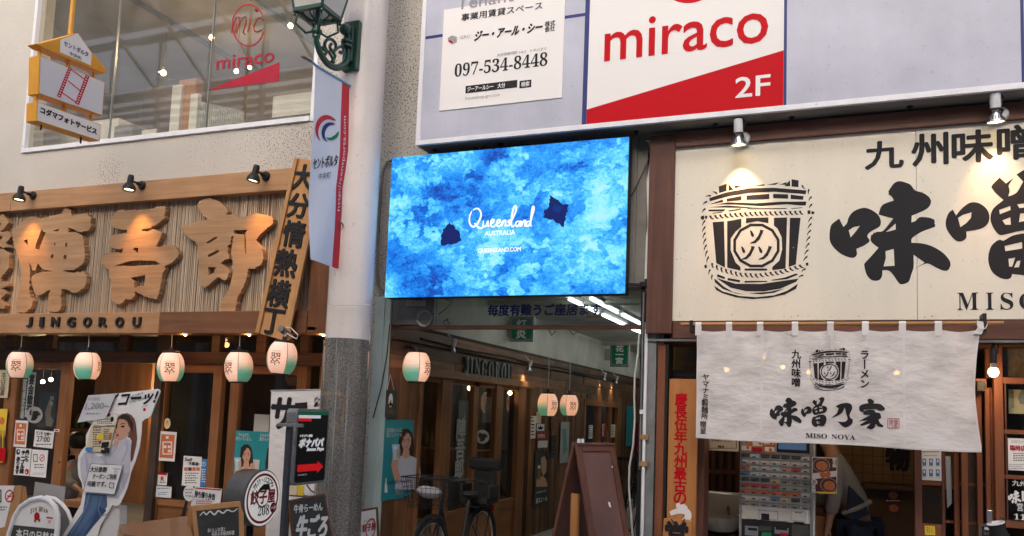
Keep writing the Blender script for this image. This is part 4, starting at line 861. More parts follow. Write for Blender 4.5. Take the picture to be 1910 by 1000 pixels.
# second window
s = sheet('window_sticker', 'round cream sticker above the orange tablet poster', 'sticker', 303, 781, 321, 799, PY(Yd-.0), M['glass']); 
bpy.data.objects.remove(s)
s = thing('window_sticker', 'round cream sticker above the orange tablet poster', 'sticker', P(312, 790, Yd+.02)); disc('sticker_face', 312, 790, 10, PY(Yd+.02), M['cream_paper'], s, .8); disc('sticker_print', 312, 790, 5, PY(Yd+.019), M['yellow'], s, .8); disc('sticker_print', 312, 787, 2.5, PY(Yd+.018), M['orange'], s, .8)
s = sheet('window_notice', 'orange and white tablet poster under the round cream sticker', 'notice', 296, 805, 328, 860, PY(Yd-.002), group='notices on the restaurant glass'); g3 = PY(Yd-.006); tablet(s, 296, 805, 328, 860)
s = sheet('payment_sticker', 'red and white payment sticker on the door stile', 'sticker', 294.5, 882, 312, 905, PY(Yd-.002)); wrect('print_block', 303, 884, 17, 4, g3, M['red'], s); TX('R', (303.5, 893, 6, 7.5), g3, M['red'], s, bold=.06); lines(s, M['ink'], g3, 298, 899, 309, 903, 1, 0)
s = sheet('payment_sticker', 'white sheet of small blue payment logos low on the stile', 'sticker', 291, 907, 320, 928, PY(Yd-.002)); lines(s, M['blue'], g3, 294, 910, 317, 915, 1, 0); lines(s, M['blue'], g3, 295, 918, 316, 925, 2, 0, seed=4)
s = sheet('window_notice', 'white recruitment notice with row of dish photos', 'notice', 341, 851, 375, 907, gp2, group='notices on the restaurant glass'); g3 = gp2.up(.0035)
TX('Staff', (352, 857, 14, 6), g3, M['ink'], s, bold=.03); TX('大募集!', (362, 865, 20, 6.5), g3, M['ink'], s, bold=.03)
for k in range(4): wrect('print_photo', 347+k*7.5, 875, 6.5, 6.5, g3, [M['bowl'], M['wood_maroon'], M['orange'], M['bowl']][k], s)
lines(s, M['ink'], g3, 345, 882, 372, 904, 5, 0, seed=8)
s = sheet('window_notice', 'narrow blue notice tucked behind the recruitment notice', 'notice', 374, 856, 385, 908, PY(Yd+.033), M['blue'], group='notices on the restaurant glass'); TX('の', (380, 866, 8, 9), PY(Yd+.029), M['paper'], s); lines(s, M['paper'], PY(Yd+.029), 376, 875, 384, 902, 6, 0)
s = sheet('framed_picture', 'plain white framed sheet above the teal poster', 'picture', 474, 773, 502, 806, PY(Yd+.02), flat('dull_white', (.45,.46,.44)))
for k, (x, y, lb) in enumerate(((106, 803, 'small red and white number tag on the first door stile'), (287.5, 817, 'small red and white number tag on the second door stile'))):
    s = sheet('number_tag', lb, 'tag', x-5, y-2.6, x+5, y+2.6, PY(Yd-.003)); wrect('print_block', x, y, 6, 2.2, PY(Yd-.007), M['red'], s)
# printed half length figure used on the gin posters
def gin_woman(par, pl, fx, fy, s, glass=True):
    q = lambda pts: [(fx+a*s, fy+c*s) for a, c in pts]
    SH('print_hair', q([(-9,-3),(-8,-13),(-3,-18),(3,-18),(8,-13),(10,-3),(11,9),(9,20),(3,14),(-6,18),(-11,20),(-11,8)]), pl, M['hair'], par, off=.001)
    SH('print_blouse', q([(-5,16),(4,16),(14,20),(18,26),(19,42),(14,60),(-14,60),(-13,40),(-17,36),(-15,24)]), pl, M['lilac'], par, off=.0015)
    SH('print_neck', q([(-3,8),(4,8),(5,18),(0,21),(-5,17)]), pl, M['skin'], par, off=.002)
    SH('print_face', q([(-5,-8),(-1,-13),(4,-12),(7,-6),(6.5,2),(4,8),(1,11),(-3,8),(-5.5,2)]), pl, M['skin'], par, off=.0025)
    SH('print_hair', q([(-5,-8),(-1,-13),(1,-12),(-3,-7),(-5.5,1),(-6,-3)]), pl, M['hair'], par, off=.003)
    for x in (-2, 3.6): SH('print_eye', q([(x-1.4,-2),(x,-2.9),(x+1.4,-2),(x,-1.5)]), pl, M['ink'], par, off=.003); SH('print_brow', q([(x-1.8,-4.6),(x+1.6,-5),(x+1.6,-4.4),(x-1.8,-3.9)]), pl, M['hair'], par, off=.003)
    SH('print_lips', q([(-.6,5.2),(.8,4.7),(2.4,5.2),(.8,6.4)]), pl, M['redvinyl'], par, off=.003)
    if glass:
        SH('print_arm', q([(-14,50),(-19,30),(-17,16),(-10,14),(-8,20),(-11,28),(-7,46)]), pl, M['skin'], par, off=.003)
        SH('print_glass', q([(-18,2),(-8,2),(-9,22),(-16,22)]), pl, flat('print_ice', (.42,.62,.72)), par, off=.0035)
        for k in range(4): SH('print_finger', q([(-12,9+k*3),(-7,8+k*3),(-7,10.3+k*3),(-12,11.3+k*3)]), pl, M['skin'], par, off=.004)
        SH('print_glass', q([(-16,5),(-12,4),(-12,8),(-15,9)]), pl, M['paper'], par, off=.004)
s = sheet('gin_poster', 'teal poster of two people raising drinks behind the round sign', 'poster', 436, 804, 502, 934, PY(Yd-.03), M['teal']); tpl = PY(Yd-.0345)
gin_woman(s, tpl, 459, 851, 1.22); gin_woman(s, tpl, 508, 853, 1.2, False)
SH('print_hand', [(466,866),(474,862),(476,880),(468,882)], tpl.up(.005), M['skin'], s); SH('print_glass', [(472,857),(485,858),(483,876),(474,875)], tpl.up(.0045), flat('print_drink', (.5,.52,.52)), s)
TX('それはまだ、\n流行っていない。', (455, 815, 30, 14), tpl, M['paper'], s); TX('それをや\n流行らせ', (493, 816, 17, 14), tpl, M['paper'], s)
SH('print_bottle', [(436,912),(436,890),(437.5,884),(440,884),(441.5,890),(441.5,912)], tpl.up(.006), M['paper'], s)
# ================================================================== pillar
pc = P(648.5, 640, -.5); pc = V(pc.x, -.5, 0)
pr_ = .190
pil = thing('arcade_pillar', 'round arcade pillar, glossy white above and speckled grey stone below', 'pillar', (pc.x, pc.y, 0))
zj = zs(648, 630, -.68)
B().lathe(pc, [(pr_, zj), (pr_, 9.4)], 48).obj('white_shaft', M['pillar'], pil, smooth=True)
B().lathe(pc, [(pr_+.006, 0), (pr_+.006, zj-.004), (pr_, zj-.001)], 48).obj('stone_cladding', M['granite'], pil, smooth=True)
b = B()
for a in (-1.05, .12): b.obox(pc+V(math.sin(a)*(pr_+.007), -math.cos(a)*(pr_+.007), zj/2), (V(math.cos(a), math.sin(a), 0), V(math.sin(a), -math.cos(a), 0), V(0,0,1)), (.006, .004, zj/2-.01))
b.obj('joint_strip', M['galv'], pil)
# brown tape residue
M['glue'] = mat('glue_residue', (.25,.19,.12), .6, col2=(.16,.12,.08), ns=14)
b = B(); zc_ = zs(645, 765, -.7)
for k in range(4):
    pts = []
    for i in range(15):
        a = -.75+i*.09; z = zc_+.10*((k+1)//2)*0+(.13 if k == 0 else -.13 if k == 1 else 0)+.008*math.sin(i*1.9+k)
        if k < 2: pts.append(pc+V(math.sin(a)*(pr_+.0075), -math.cos(a)*(pr_+.0075), z))
    if k < 2:
        for i in range(14):
            h_ = .014+.008*math.sin(i*2.3+k); b.add([pts[i]-V(0,0,h_), pts[i+1]-V(0,0,h_), pts[i+1]+V(0,0,h_), pts[i]+V(0,0,h_)], [(0,1,2,3)])
    else:
        a = -.75 if k == 2 else .5; w_ = .09
        q = [(a, -.13), (a+w_, -.13), (a+w_*1.2, .12), (a, .13)]
        b.add([pc+V(math.sin(t)*(pr_+.008), -math.cos(t)*(pr_+.008), zc_+z) for t, z in q], [(0,1,2,3)])
b.obj('tape_residue', M['glue'], pil)
B().tube([P(614, 568, -.715), P(625, 570, -.735), P(640, 569, -.725), P(690, 569, -.60)], .004, 5).obj('wire', M['cablew'], pil)
# ================================================================== green street lamp on the pillar
XLp = pc.x
lq = PX(XLp)
sl_ = thing('street_lamp', 'ornate green cast iron lantern bracket on the white pillar', 'street lamp', lq(655, 90))
c0 = lq(655, 85); yp = pc.y-pr_
zt_, zb_ = lq(655, 38).z, lq(655, 134).z
B().box((XLp-.075, yp-.035, zb_), (XLp+.075, yp+.02, zt_)).obj('back_plate', M['iron_green'], sl_, bevel=.008)
B().obox(V(XLp, yp-.05, (zt_+zb_)/2), (V(1,0,0), V(0,1,0), V(0,0,1)), (.04, .02, (zt_-zb_)*.36)).obj('plate_boss', M['iron_green'], sl_, bevel=.012)
zl = zm(380, 0, 3.125)
def arm(pts, r, nm='scroll'):
    q = []
    for i in range(len(pts)-1):
        p0 = pts[max(i-1,0)]; p1 = pts[i]; p2 = pts[i+1]; p3 = pts[min(i+2, len(pts)-1)]
        for k in range(5):
            t = k/5; q.append(tuple(.5*((2*p1[j])+(-p0[j]+p2[j])*t+(2*p0[j]-5*p1[j]+4*p2[j]-p3[j])*t*t+(-p0[j]+3*p1[j]-3*p2[j]+p3[j])*t**3) for j in (0,1)))
    q.append(pts[-1]); n = len(q); rs = r if not isinstance(r, tuple) else [r[0]+(r[1]-r[0])*i/(n-1) for i in range(n)]
    return B().tube([lq(*a) for a in zl(q)], rs, 8).obj(nm, M['iron_green'], sl_, smooth=True)
arm([(835,350),(815,380),(770,395),(720,370),(680,310),(660,250),(655,210)], (.032, .022), 'main_arm')
arm([(835,350),(838,300),(840,250),(838,210),(825,180)], .026, 'main_arm')
arm([(700,330),(715,300),(705,265),(715,235),(740,228),(765,250),(770,280),(755,300),(740,290)], .014)
arm([(745,360),(765,330),(750,300),(735,275),(745,255)], .013); arm([(770,290),(800,270),(815,290),(800,310),(790,300)], .012); arm([(690,270),(700,290),(725,300),(750,340),(760,370)], .012)
B().ball(lq(*zl([(823,172)])[0]), .05, 10).obj('finial_ball', M['iron_green'], sl_, smooth=True)
B().lathe(V(XLp, yp-.09, lq(*zl([(838,262)])[0]).z), [(.02,-.04),(.05,-.03),(.05,-.01),(.035,0),(.05,.01),(.05,.03),(.02,.04)], 14).obj('collar', M['iron_green'], sl_, smooth=True)
hb = lq(*zl([(657,205)])[0]); hb = V(XLp, hb.y, hb.z)
B().lathe(hb, [(.001,-.03),(.03,-.02),(.028,0),(.045,.02),(.045,.035),(.025,.05),(.02,.09),(.03,.11),(.018,.13),(.018,.22)], 14).obj('stem', M['iron_green'], sl_, smooth=True)
hz0 = lq(*zl([(680,65)])[0]).z-.05
# lantern head: four sided, wider at the top
def frustum(z0, z1, r0, r1):
    return [[V(hb.x+sx*r*1.0, hb.y+sy*r, z) for sx, sy in ((-1,-1),(1,-1),(1,1),(-1,1))] for z, r in ((z0, r0), (z1, r1))]
r0_, r1_ = .128, .225; H_ = .56
A_, B_ = frustum(hz0, hz0+H_, r0_, r1_)
b = B()
for i in range(4):
    b.bar(A_[i], B_[i], .022, .022); b.bar(A_[i], A_[(i+1) % 4], .035, .03); b.bar(B_[i], B_[(i+1) % 4], .03, .03)
    b.lathe(A_[i], [(.001,-.05),(.014,-.04),(.006,-.02),(.016,0)], 8)
b.obj('head_frame', M['iron_green'], sl_, smooth=False)
M['frost'] = mat('frosted_glass', (.55,.55,.53), .35, spec=.5, col2=(.5,.49,.47), ns=3)
for i in range(4):
    j = (i+1) % 4; nrm = ((A_[j]-A_[i]).cross(B_[i]-A_[i])).normalized()*.004
    B().prism([A_[i], A_[j], B_[j], B_[i]], nrm).obj('pane', M['frost'], sl_)
b = B()
for i in range(8):
    a = 2*math.pi*i/8; b.tube([hb+V(0,0,.10), hb+V(math.cos(a)*.09, math.sin(a)*.09, .13), V(hb.x+math.cos(a)*.12, hb.y+math.sin(a)*.12, hz0)], .007, 5)
for sx, sy in ((-1,-1),(1,-1),(1,1),(-1,1)): b.tube([hb+V(sx*.01, sy*.01, .03), hb+V(sx*.06, sy*.06, .0), hb+V(sx*.12, sy*.12, .06), V(hb.x+sx*.11, hb.y+sy*.11, hz0)], .010, 6)
b.obj('cradle', M['iron_green'], sl_, smooth=True)
# ================================================================== banner on the pillar
bn = thing('street_banner', 'white and red shopping street banner hanging from a blue pole on pillar', 'banner', lq(620, 140))
bq = PX(XLp+.0)
zbn = zm(540, 100, 2.381)
rows = []
topL, topR = (588.5,124), (652,160); L_edge = [(588.5,124),(587,200),(583,290),(580,360),(579,420),(577.5,484)]; R_edge = [(652,160),(649,215),(646,280),(636,350),(636,430),(634,502)]
def edge(E_, t):
    k = t*(len(E_)-1); i = min(int(k), len(E_)-2); return lerp2(E_[i], E_[i+1], k-i)
N1, N2 = 44, 18; vs = []; 
def bpt(u, v, off=0):
    a, c = edge(L_edge, v), edge(R_edge, v); q = lerp2(a, c, u); p = bq(*q)
    p.x += .012*math.sin(u*5+v*7)*v+.03*(u-.5)*math.sin(v*3.2)+off; return p
def bgrid(u0, u1, off=0, v0=0, v1=1, nu=N2, nv=N1):
    b = B(); vs = []; fs = []
    for j in range(nv+1):
        for i in range(nu+1): vs.append(bpt(u0+(u1-u0)*i/nu, v0+(v1-v0)*j/nv, off))
    for j in range(nv):
        for i in range(nu): k = j*(nu+1)+i; fs.append((k, k+1, k+nu+2, k+nu+1))
    return b.add(vs, fs)
M['bwhite'] = mat('banner_white', (.74,.75,.82), .7, col2=(.70,.71,.79), ns=2); M['bred'] = mat('banner_red', (.55,.02,.04), .6)
bgrid(0, .78).obj('white_cloth', M['bwhite'], bn, smooth=True); bgrid(.78, 1).obj('red_strip', M['bred'], bn, smooth=True, )
B().tube([bq(578, 111)+V(0,0,.0), bq(588.5,122), bq(652,160), bq(668,170)], .011, 8).obj('pole', flat('blue_pole', (.15,.35,.5), .4), bn, smooth=True)
B().tube([bq(561,105), bq(566,107), bq(572,110), bq(580,114)], [.002,.012,.009,.012], 8).obj('pole_tip', M['wood_mid'], bn, smooth=True)
def bprint(name, pts, mt, holes=()):
    """pts in u,v cloth coordinates"""
    tri = tessellate_polygon([[V(a, c, 0) for a, c in pts]]+[[V(a, c, 0) for a, c in h] for h in holes]); fl = list(pts)+[q for h in holes for q in h]
    return B().add([bpt(a, c, .004) for a, c in fl], tri).obj(name, mt, bn)
def cres(cx, cy, r, a0, a1, w0, w1, asp, n=16, sh=0):
    o = [(cx+r*math.cos(a0+(a1-a0)*i/n), cy-asp*r*math.sin(a0+(a1-a0)*i/n)) for i in range(n+1)]
    k = []
    for i in range(n, -1, -1):
        t = i/n; w_ = w0+(w1-w0)*t; q = r-w_*math.sin(math.pi*min(1, t*.9+.1)); a = a0+(a1-a0)*t; k.append((cx+q*math.cos(a), cy-asp*q*math.sin(a)))
    return o+k[1:-1]
As = .185
bprint('emblem', cres(.40, .285, .34, .75, 4.25, .13, .13, As), M['bred']); bprint('emblem', cres(.50, .30, .25, 1.0, 4.5, .10, .12, As), M['navy']); bprint('emblem', cres(.54, .305, .19, .3, -2.6, .10, .1, As), M['green'])
def btext(s, u0, v0, w_, h_, mt, bold=.0, rot=0, shear=0):
    vs, fs = glyphs(s); b = B()
    for k, (dx, dy) in enumerate([(0,0)]+([(bold,0),(-bold,0),(0,bold),(0,-bold)] if bold else [])):
        out = []
        for x, y in vs:
            X, Y = x*w_, -y*h_
            out.append(bpt(u0+X+dx*w_, v0+Y+dy*h_+shear*X, .004+k*.0002))
        b.add(out, fs)
    return b.obj('lettering', mt, bn)
btext('セントポルタ', .40, .445, .66, .062, M['ink'], .008); btext('中央町', .42, .52, .33, .035, M['ink'])
def burl():
    vs, fs = glyphs('http://centporta.com'); b = B()
    out = [bpt(.885-y*.10, .46-x*.50, .004) for x, y in vs]
    b.add(out, fs); return b.obj('lettering', M['bwhite'], bn)
burl()
B().tube([bq(629,412)+V(.02,0,0), bq(634,419)+V(.03,0,0), bq(637,424)+V(.02,0,0)], .009, 6).obj('clip', M['chrome'], bn)
# ================================================================== yellow hanging sign
Xy = -6.6; yq = PX(Xy); ys = thing('hanging_sign', 'three tier yellow and white film shop sign hanging before the upper window', 'sign', yq(135, 150))
zy = zm(0, 0, 3.125)
def slab(pts, mt_side, face_inset, nm):
    pp = zy(pts); b = B().prism([yq(*q) for q in pp], V(-.13, 0, 0)); o = b.obj(nm+'_case', M['yframe'], ys, bevel=.006)
    cx = sum(p[0] for p in pp)/len(pp); cy = sum(p[1] for p in pp)/len(pp)
    return o
slab([(215,255),(248,248),(455,192),(540,310),(622,405),(610,430),(250,280)], None, 0, 'top')
SH('white_face', zy([(352,232),(455,196),(535,312),(530,382),(350,305)]), yq.up(.001), M['white'], ys)
slab([(228,322),(612,478),(598,676),(222,548)], None, 0, 'middle'); SH('white_face', zy([(236,330),(608,481),(594,670),(230,543)]), yq.up(.001), flat('sign_face', (.66,.67,.76), .4), ys)
slab([(214,592),(592,725),(582,824),(210,706)], None, 0, 'bottom'); SH('white_face', zy([(220,598),(588,728),(578,818),(216,701)]), yq.up(.001), M['white'], ys)
for a, c in (((258,270),(258,330)), ((422,350),(422,400)), ((572,420),(572,470)), ((237,545),(237,598)), ((400,610),(400,655)), ((554,670),(554,712))):
    B().tube([yq(*zy([a])[0])-V(.06,0,0), yq(*zy([c])[0])-V(.06,0,0)], .016, 8).obj('link_tube', M['yframe'], ys, smooth=True)

pt_ = yq(*zy([(436,200)])[0])-V(.06,0,0); B().tube([pt_, pt_+V(0,0,2.2)], .022, 10).obj('hanging_pole', M['yframe'], ys, smooth=True)
for a in ((268,735),(498,815)): q = yq(*zy([a])[0])-V(.06,0,0); B().lathe(q, [(.008,-.03),(.008,.03)], 6).obj('bolt', M['black'], ys)
yf = yq.up(.001)
TX('セントポルタ', (142, 91, 47, 10), yf, M['navy'], ys, bold=.03); TX('中央町', (141, 104.5, 23, 7), yf, M['navy'], ys, bold=.02)
TX('コダマフォトサービス', (129.5, 226, 108, 11.5), yf, M['ink'], ys, bold=.07)
film = zy
rails = [[(398,394),(418,398),(352,572),(332,560)], [(500,436),(522,446),(460,612),(438,602)]]
for q in rails:
    hs = []
    for i in range(12):
        t = (i+.3)/12.2; a = lerp2(q[0], q[3], t); c = lerp2(q[1], q[2], t); d = lerp2(q[0], q[3], t+.042); e_ = lerp2(q[1], q[2], t+.042)
        hs.append(zy([lerp2(a, c, .25), lerp2(a, c, .72), lerp2(d, e_, .72), lerp2(d, e_, .25)]))
    SH('film_strip', zy(q), yf, M['red'], ys, holes=hs, off=.003)
for a, c in (((412,402),(497,465)), ((396,470),(470,530)), ((362,540),(446,598))):
    SH('film_strip', zy([(a[0], a[1]-3), (c[0], c[1]-3), (c[0], c[1]+4), (a[0], a[1]+4)]), yf, M['red'], ys, off=.0034)
# ================================================================== pavement boards, left
def legs_board(): pass
# white notice A-frame
an = thing('notice_stand', 'wooden A-frame holding a white no smoking notice at picture edge', 'sign stand', P(20, 1000, -1.0))
apl = PY(-1.05)
SH('front_panel', [(-70,905),(40,906),(26,1120),(-70,1120)], apl, M['wood_board'], an, depth=.02, off=0); SH('notice_sheet', [(-70,905.5),(27,906),(9,983),(-70,1000)], apl.up(.022), M['paper'], an)
SH('back_leg', [(32,908),(43,908),(66,1120),(52,1120)], PY(-.85), M['wood_board'], an, depth=.03, off=0)
g_ = apl.up(.024); nosmoke(an, -18, 900, 52, 85, g_); lines(an, M['ink'], g_, -10, 945, 14, 955, 2)
# round topped white board
jb = thing('menu_board', 'round topped white framed pavement board with red wax seal emblem', 'menu board', P(75, 1000, -1.15))
jp = PY(-1.2)
arc = zm(0, 600, 2.5)
outer = arc([(20,1060),(38,985),(62,905),(95,855),(140,825),(190,815),(232,828),(262,858),(275,900),(275,960),(262,1060)]); inner = arc([(34,1060),(52,985),(76,912),(104,866),(145,838),(190,828),(226,840),(252,866),(263,902),(263,960),(250,1060)])
SH('face', inner, jp, M['paper'], jb, depth=.01, off=0)
b = B(); b.tube([jp.up(.012)(*((a[0]+c[0])/2, (a[1]+c[1])/2)) for a, c in zip(outer, inner)], .022, 8); b.obj('tube_frame', M['white'], jb, smooth=True)
b = B(); bp2 = PY(-.98); b.tube([bp2(a, c) for a, c in arc([(215,818),(255,826),(290,852),(315,885),(332,930),(335,1000),(335,1080)])], .018, 8); b.obj('tube_frame', M['white'], jb, smooth=True)
SH('back_face', arc([(230,830),(270,845),(305,885),(322,930),(325,1060),(240,1060)]), PY(-1.0), M['galv'], jb, depth=.004, off=0)
SH('chalk_area', arc([(60,948),(262,968),(262,1060),(30,1060)]), jp.up(.0115), M['board'], jb)
g_ = jp.up(.012)
M['gold'] = flat('gold_print', (.22,.13,.03))
for i, ch in enumerate('JIM BEAM'):
    if ch == ' ': continue
    t = (i-3.5)/3.5; TX(mb(ch), (73+t*14.5, 949.5+4.0*t*t, 4.4 if ch != 'I' else 2.4, 9.5 if ch in 'JB' else 7.5), g_, M['gold'], jb, rot=-t*.28, off=.002)
disc('wax_seal', 69, 963, 7.5, g_, M['red'], jb, .95, off=.002); disc('wax_seal', 69, 962, 4, g_, M['redvinyl'], jb, .95, off=.003); SH('wax_drip', [(64,968),(68,969),(66,976),(63,972)], g_, M['gold'], jb); SH('wax_drip', [(71,969),(75,967),(75,973),(72,974)], g_, M['gold'], jb)
wrect('sticker', 93, 972, 14, 17, g_, M['paper'], jb); wrect('sticker_print', 93, 966, 12, 3, g_, M['red'], jb, .002); TX('a', (93, 973, 4.5, 6), g_, M['red'], jb, off=.003)
TX('本日の日替り', (66, 998, 72, 16), g_, M['chalk'], jb, bold=.02, off=.003)
s = sheet('plastic_sheet', 'translucent grey plastic sheet standing behind the round topped board', 'sheet', 62, 903, 120, 960, PY(-.9), flat('grey_plastic', (.36,.36,.36), .3), rot=-.05, th=.004)
# ------------------------------------------------- cardboard woman
cw = thing('cardboard_cutout', 'cardboard cutout of a woman in lilac shirt and jeans under a slanted drinks header', 'cardboard cutout', P(200, 1000, -1.0))
cp_ = PY(-1.0); zc = zm(100, 720, 3.573)
o_ = zc([(240,62),(415,50),(690,20),(705,24),(711,40),(690,90),(650,195),(635,212),(605,222),(588,240),(585,300),(580,350),(572,410),(545,500),(515,575),(500,640),(490,680),(465,740),(440,790),(415,800),(390,795),(370,830),(345,870),(310,930),(290,1000),(270,1300),(240,1750),(-60,1750),(-20,1300),(60,1000),(130,880),(180,790),(195,710),(190,650),(165,600),(160,530),(165,470),(185,430),(215,400),(215,330),(240,280),(255,255),(225,240)])
SH('board', o_, cp_, M['paper'], cw, depth=.006, off=0, bevel=0)
SH('support_box', zc([(395,800),(440,805),(420,1750),(270,1750),(300,1000),(345,880)]), PY(-.9), flat('white_card', (.62,.62,.62)), cw, depth=.08, off=0)
k1, k2, k3, k4 = [cp_.up(.0065+i*.0006) for i in range(4)]
SH('print_jeans', zc([(215,712),(355,725),(357,800),(320,870),(265,935),(215,1000),(160,1200),(120,1700),(0,1700),(30,1200),(85,1000),(140,920),(195,840),(207,770)]), k1, M['denim'], cw, off=.001)
M['denim2'] = flat('denim_seam', (.16,.24,.36)); M['lil2'] = flat('shirt_fold', (.44,.43,.52)); M['denim3'] = flat('denim_highlight', (.10,.175,.30))
for q in ([(262,735),(292,733),(290,790),(262,850),(200,930),(150,1000),(128,1000),(190,900),(240,820)], [(225,722),(238,722),(226,760),(215,780)]): SH('print_highlight', zc(q), k2.up(-.0003), M['denim3'], cw, off=.001)  # highlights on the printed jeans, put in as lighter denim colour
SH('print_dark_fold', zc([(300,800),(352,830),(320,868),(262,935),(212,1000),(196,1000),(255,910)]), k2.up(-.0003), flat('denim_deep', (.04,.075,.16)), cw, off=.0012)
SH('print_seam', zc([(235,715),(245,716),(225,790),(185,880),(120,985),(112,980),(178,875),(218,785)]), k2, M['denim2'], cw); SH('print_seam', zc([(318,728),(324,729),(300,820),(315,865),(355,850),(354,855),(312,872),(294,822)]), k2, M['denim2'], cw)
SH('print_shirt', zc([(180,480),(205,445),(250,440),(300,470),(350,462),(372,430),(385,400),(408,370),(430,358),(480,348),(508,358),(522,385),(518,430),(512,500),(508,575),(488,640),(465,700),(430,752),(357,745),(350,726),(215,712),(200,660),(185,610),(178,550)]), k1, M['lilac'], cw, off=.0015)
for q in ([(300,470),(345,466),(360,520),(350,540),(330,500)], [(430,362),(440,358),(420,420),(380,470),(372,465),(405,420)], [(478,350),(488,352),(500,420),(470,500),(440,520),(462,480),(485,420)], [(205,450),(215,448),(235,520),(228,600),(215,560),(215,500)], [(460,580),(508,578),(470,680),(455,690)], [(250,445),(262,450),(265,490),(255,480)]): SH('print_fold', zc(q), k2, M['lil2'], cw)
SH('print_hair', zc([(425,222),(436,200),(455,186),(492,181),(520,195),(538,218),(548,250),(553,300),(557,350),(550,400),(538,450),(530,490),(514,512),(512,470),(515,420),(520,370),(508,345),(495,345),(498,300),(492,255),(470,228),(440,232)]), k2, M['brownhair'], cw)
SH('print_hair', zc([(440,205),(470,190),(505,200),(530,250),(525,320),(508,260),(485,225),(450,222)]), k3, M['hair'], cw)
SH('print_face', zc([(412,262),(420,240),(438,222),(468,221),(490,240),(502,275),(500,310),(485,340),(460,358),(435,364),(420,356),(413,338),(409,322),(402,302),(410,290)]), k3, M['skin'], cw)
SH('print_ear', zc([(497,282),(507,276),(510,292),(503,308),(496,304)]), k4, M['skin'], cw)
for q, mt_ in (([(446,272),(456,264),(468,264),(476,270),(466,277),(454,277)], 'ink'), ([(414,276),(420,268),(425,270),(424,278),(417,281)], 'ink'), ([(444,256),(458,247),(478,250),(478,254),(458,252),(445,260)], 'hair'), ([(412,262),(424,256),(425,260),(413,267)], 'hair'), ([(411,326),(421,320),(436,324),(430,334),(419,338),(412,334)], 'redvinyl'), ([(408,306),(416,309),(420,305),(418,312),(410,312)], 'wood_mid'), ([(494,308),(502,310),(500,330),(493,328)], 'galv')): SH('print_feature', zc(q), k4, M[mt_], cw, off=.002)
SH('print_hand', zc([(398,400),(402,365),(406,340),(410,322),(416,320),(419,334),(416,358),(424,368),(434,378),(428,396),(412,408)]), k4, flat('skin2', (.60,.36,.27)), cw, off=.0025)
SH('print_finger', zc([(419,362),(430,364),(436,374),(428,378)]), k4, M['skin'], cw, off=.003); SH('print_finger', zc([(416,372),(428,378),(430,388),(418,384)]), k4, flat('skin3', (.55,.32,.24)), cw, off=.0032)
TX('イコーッ!', (246, 744, 92, 24), k2, M['ink'], cw, bold=.045, rot=.10, shear=.5); TX('グッとうまい!', (252, 738, 30, 5), k2, M['ink'], cw, rot=.3, bold=.02); TX('ジンビームハイボール', (262, 744.5, 40, 5), k2, M['ink'], cw, rot=.22, bold=.02)
disc('wax_seal', 269.5, 764, 3.4, k2, M['red'], cw); TX('Jim Beam', (271, 757.5, 12, 2.5), k2, M['ink'], cw, rot=.2)
def loose(nm, lab, pts, pl, mt, th=.002, cat='notice'):
    b = B().prism([pl.up(th)(*q) for q in pts], -pl.n*th); o = b.obj(nm, mt, loc=pl(*pts[0])); return tag(o, lab, cat)
M['laminate'] = flat('laminated_sheet', (.62,.62,.66), .15, .5)
s = loose('price_sheet', 'laminated price sheet clipped over the header of the cardboard woman', zc([(232,62),(416,50),(346,217),(158,244)]), PY(-1.03), M['laminate'])
g_ = PY(-1.034); TX('1,200~', (182, 758, 44, 13), g_, M['grey'], s, bold=.03, shear=.3, rot=.05); TX('飲み放題', (175, 744, 22, 6), g_, M['grey'], s, shear=.2); lines(s, M['grey'], g_, 160, 770, 195, 776, 1, seed=6)
s = loose('menu_sheet', 'cream menu sheet with small drink photos clipped beside her face', zc([(272,172),(434,186),(366,440),(211,435)]), PY(-1.02), M['cream_paper']); g_ = PY(-1.024)
M['cp2'] = flat('menu_print', (.72,.68,.58)); M['brownp'] = flat('brown_print', (.13,.04,.03))
for q, mt_ in (([(278,182),(430,190),(412,262),(258,268)], 'cp2'), ([(345,182),(382,184),(378,204),(340,202)], 'red'), ([(290,318),(338,322),(330,360),(284,356)], 'yellow'), ([(212,412),(262,408),(256,436),(212,434)], 'blue'), ([(322,375),(372,372),(362,408),(315,415)], 'ink'), ([(316,425),(352,428),(348,452),(314,448)], 'ink'), ([(350,262),(410,262),(408,270),(348,272)], 'brownp'), ([(268,262),(345,268),(344,272),(266,268)], 'brownp'), ([(378,310),(392,312),(380,360),(368,358)], 'orange'), ([(390,200),(402,215),(396,240),(380,236),(380,215)], 'brownp'), ([(300,370),(318,360),(316,384),(304,388)], 'redvinyl')): SH('print_block', zc(q), g_, M[mt_], s)
lines(s, M['ink'], g_, 173, 797, 190, 836, 9, seed=3, off=.001); lines(s, M['ink'], g_, 181, 776, 212, 792, 5, seed=5, off=.003); lines(s, M['ink'], g_, 193, 800, 207, 822, 6, seed=9, off=.003)
s = loose('coupon_notice', 'handwritten white coupon notice taped over the jeans waist of cutout', zc([(249,515),(462,528),(405,722),(196,704)]), PY(-1.03), M['paper']); g_ = PY(-1.034)
b = B()
q = zc([(249,515),(462,528),(405,722),(196,704)])
for i in range(4): b.bar(g_(*q[i]), g_(*q[(i+1) % 4]), .004, .001)
b.obj('print_border', M['ink'], s); TX('大分旅割', (184, 875.5, 30, 10), g_, M['ink'], s, bold=.025, rot=.04, shear=.2); TX('クーポン ご利用', (195, 889, 44, 10), g_, M['ink'], s, bold=.02, rot=.05, shear=.2); TX('可能です。', (181, 902.5, 36, 10), g_, M['ink'], s, bold=.025, rot=.05, shear=.2)
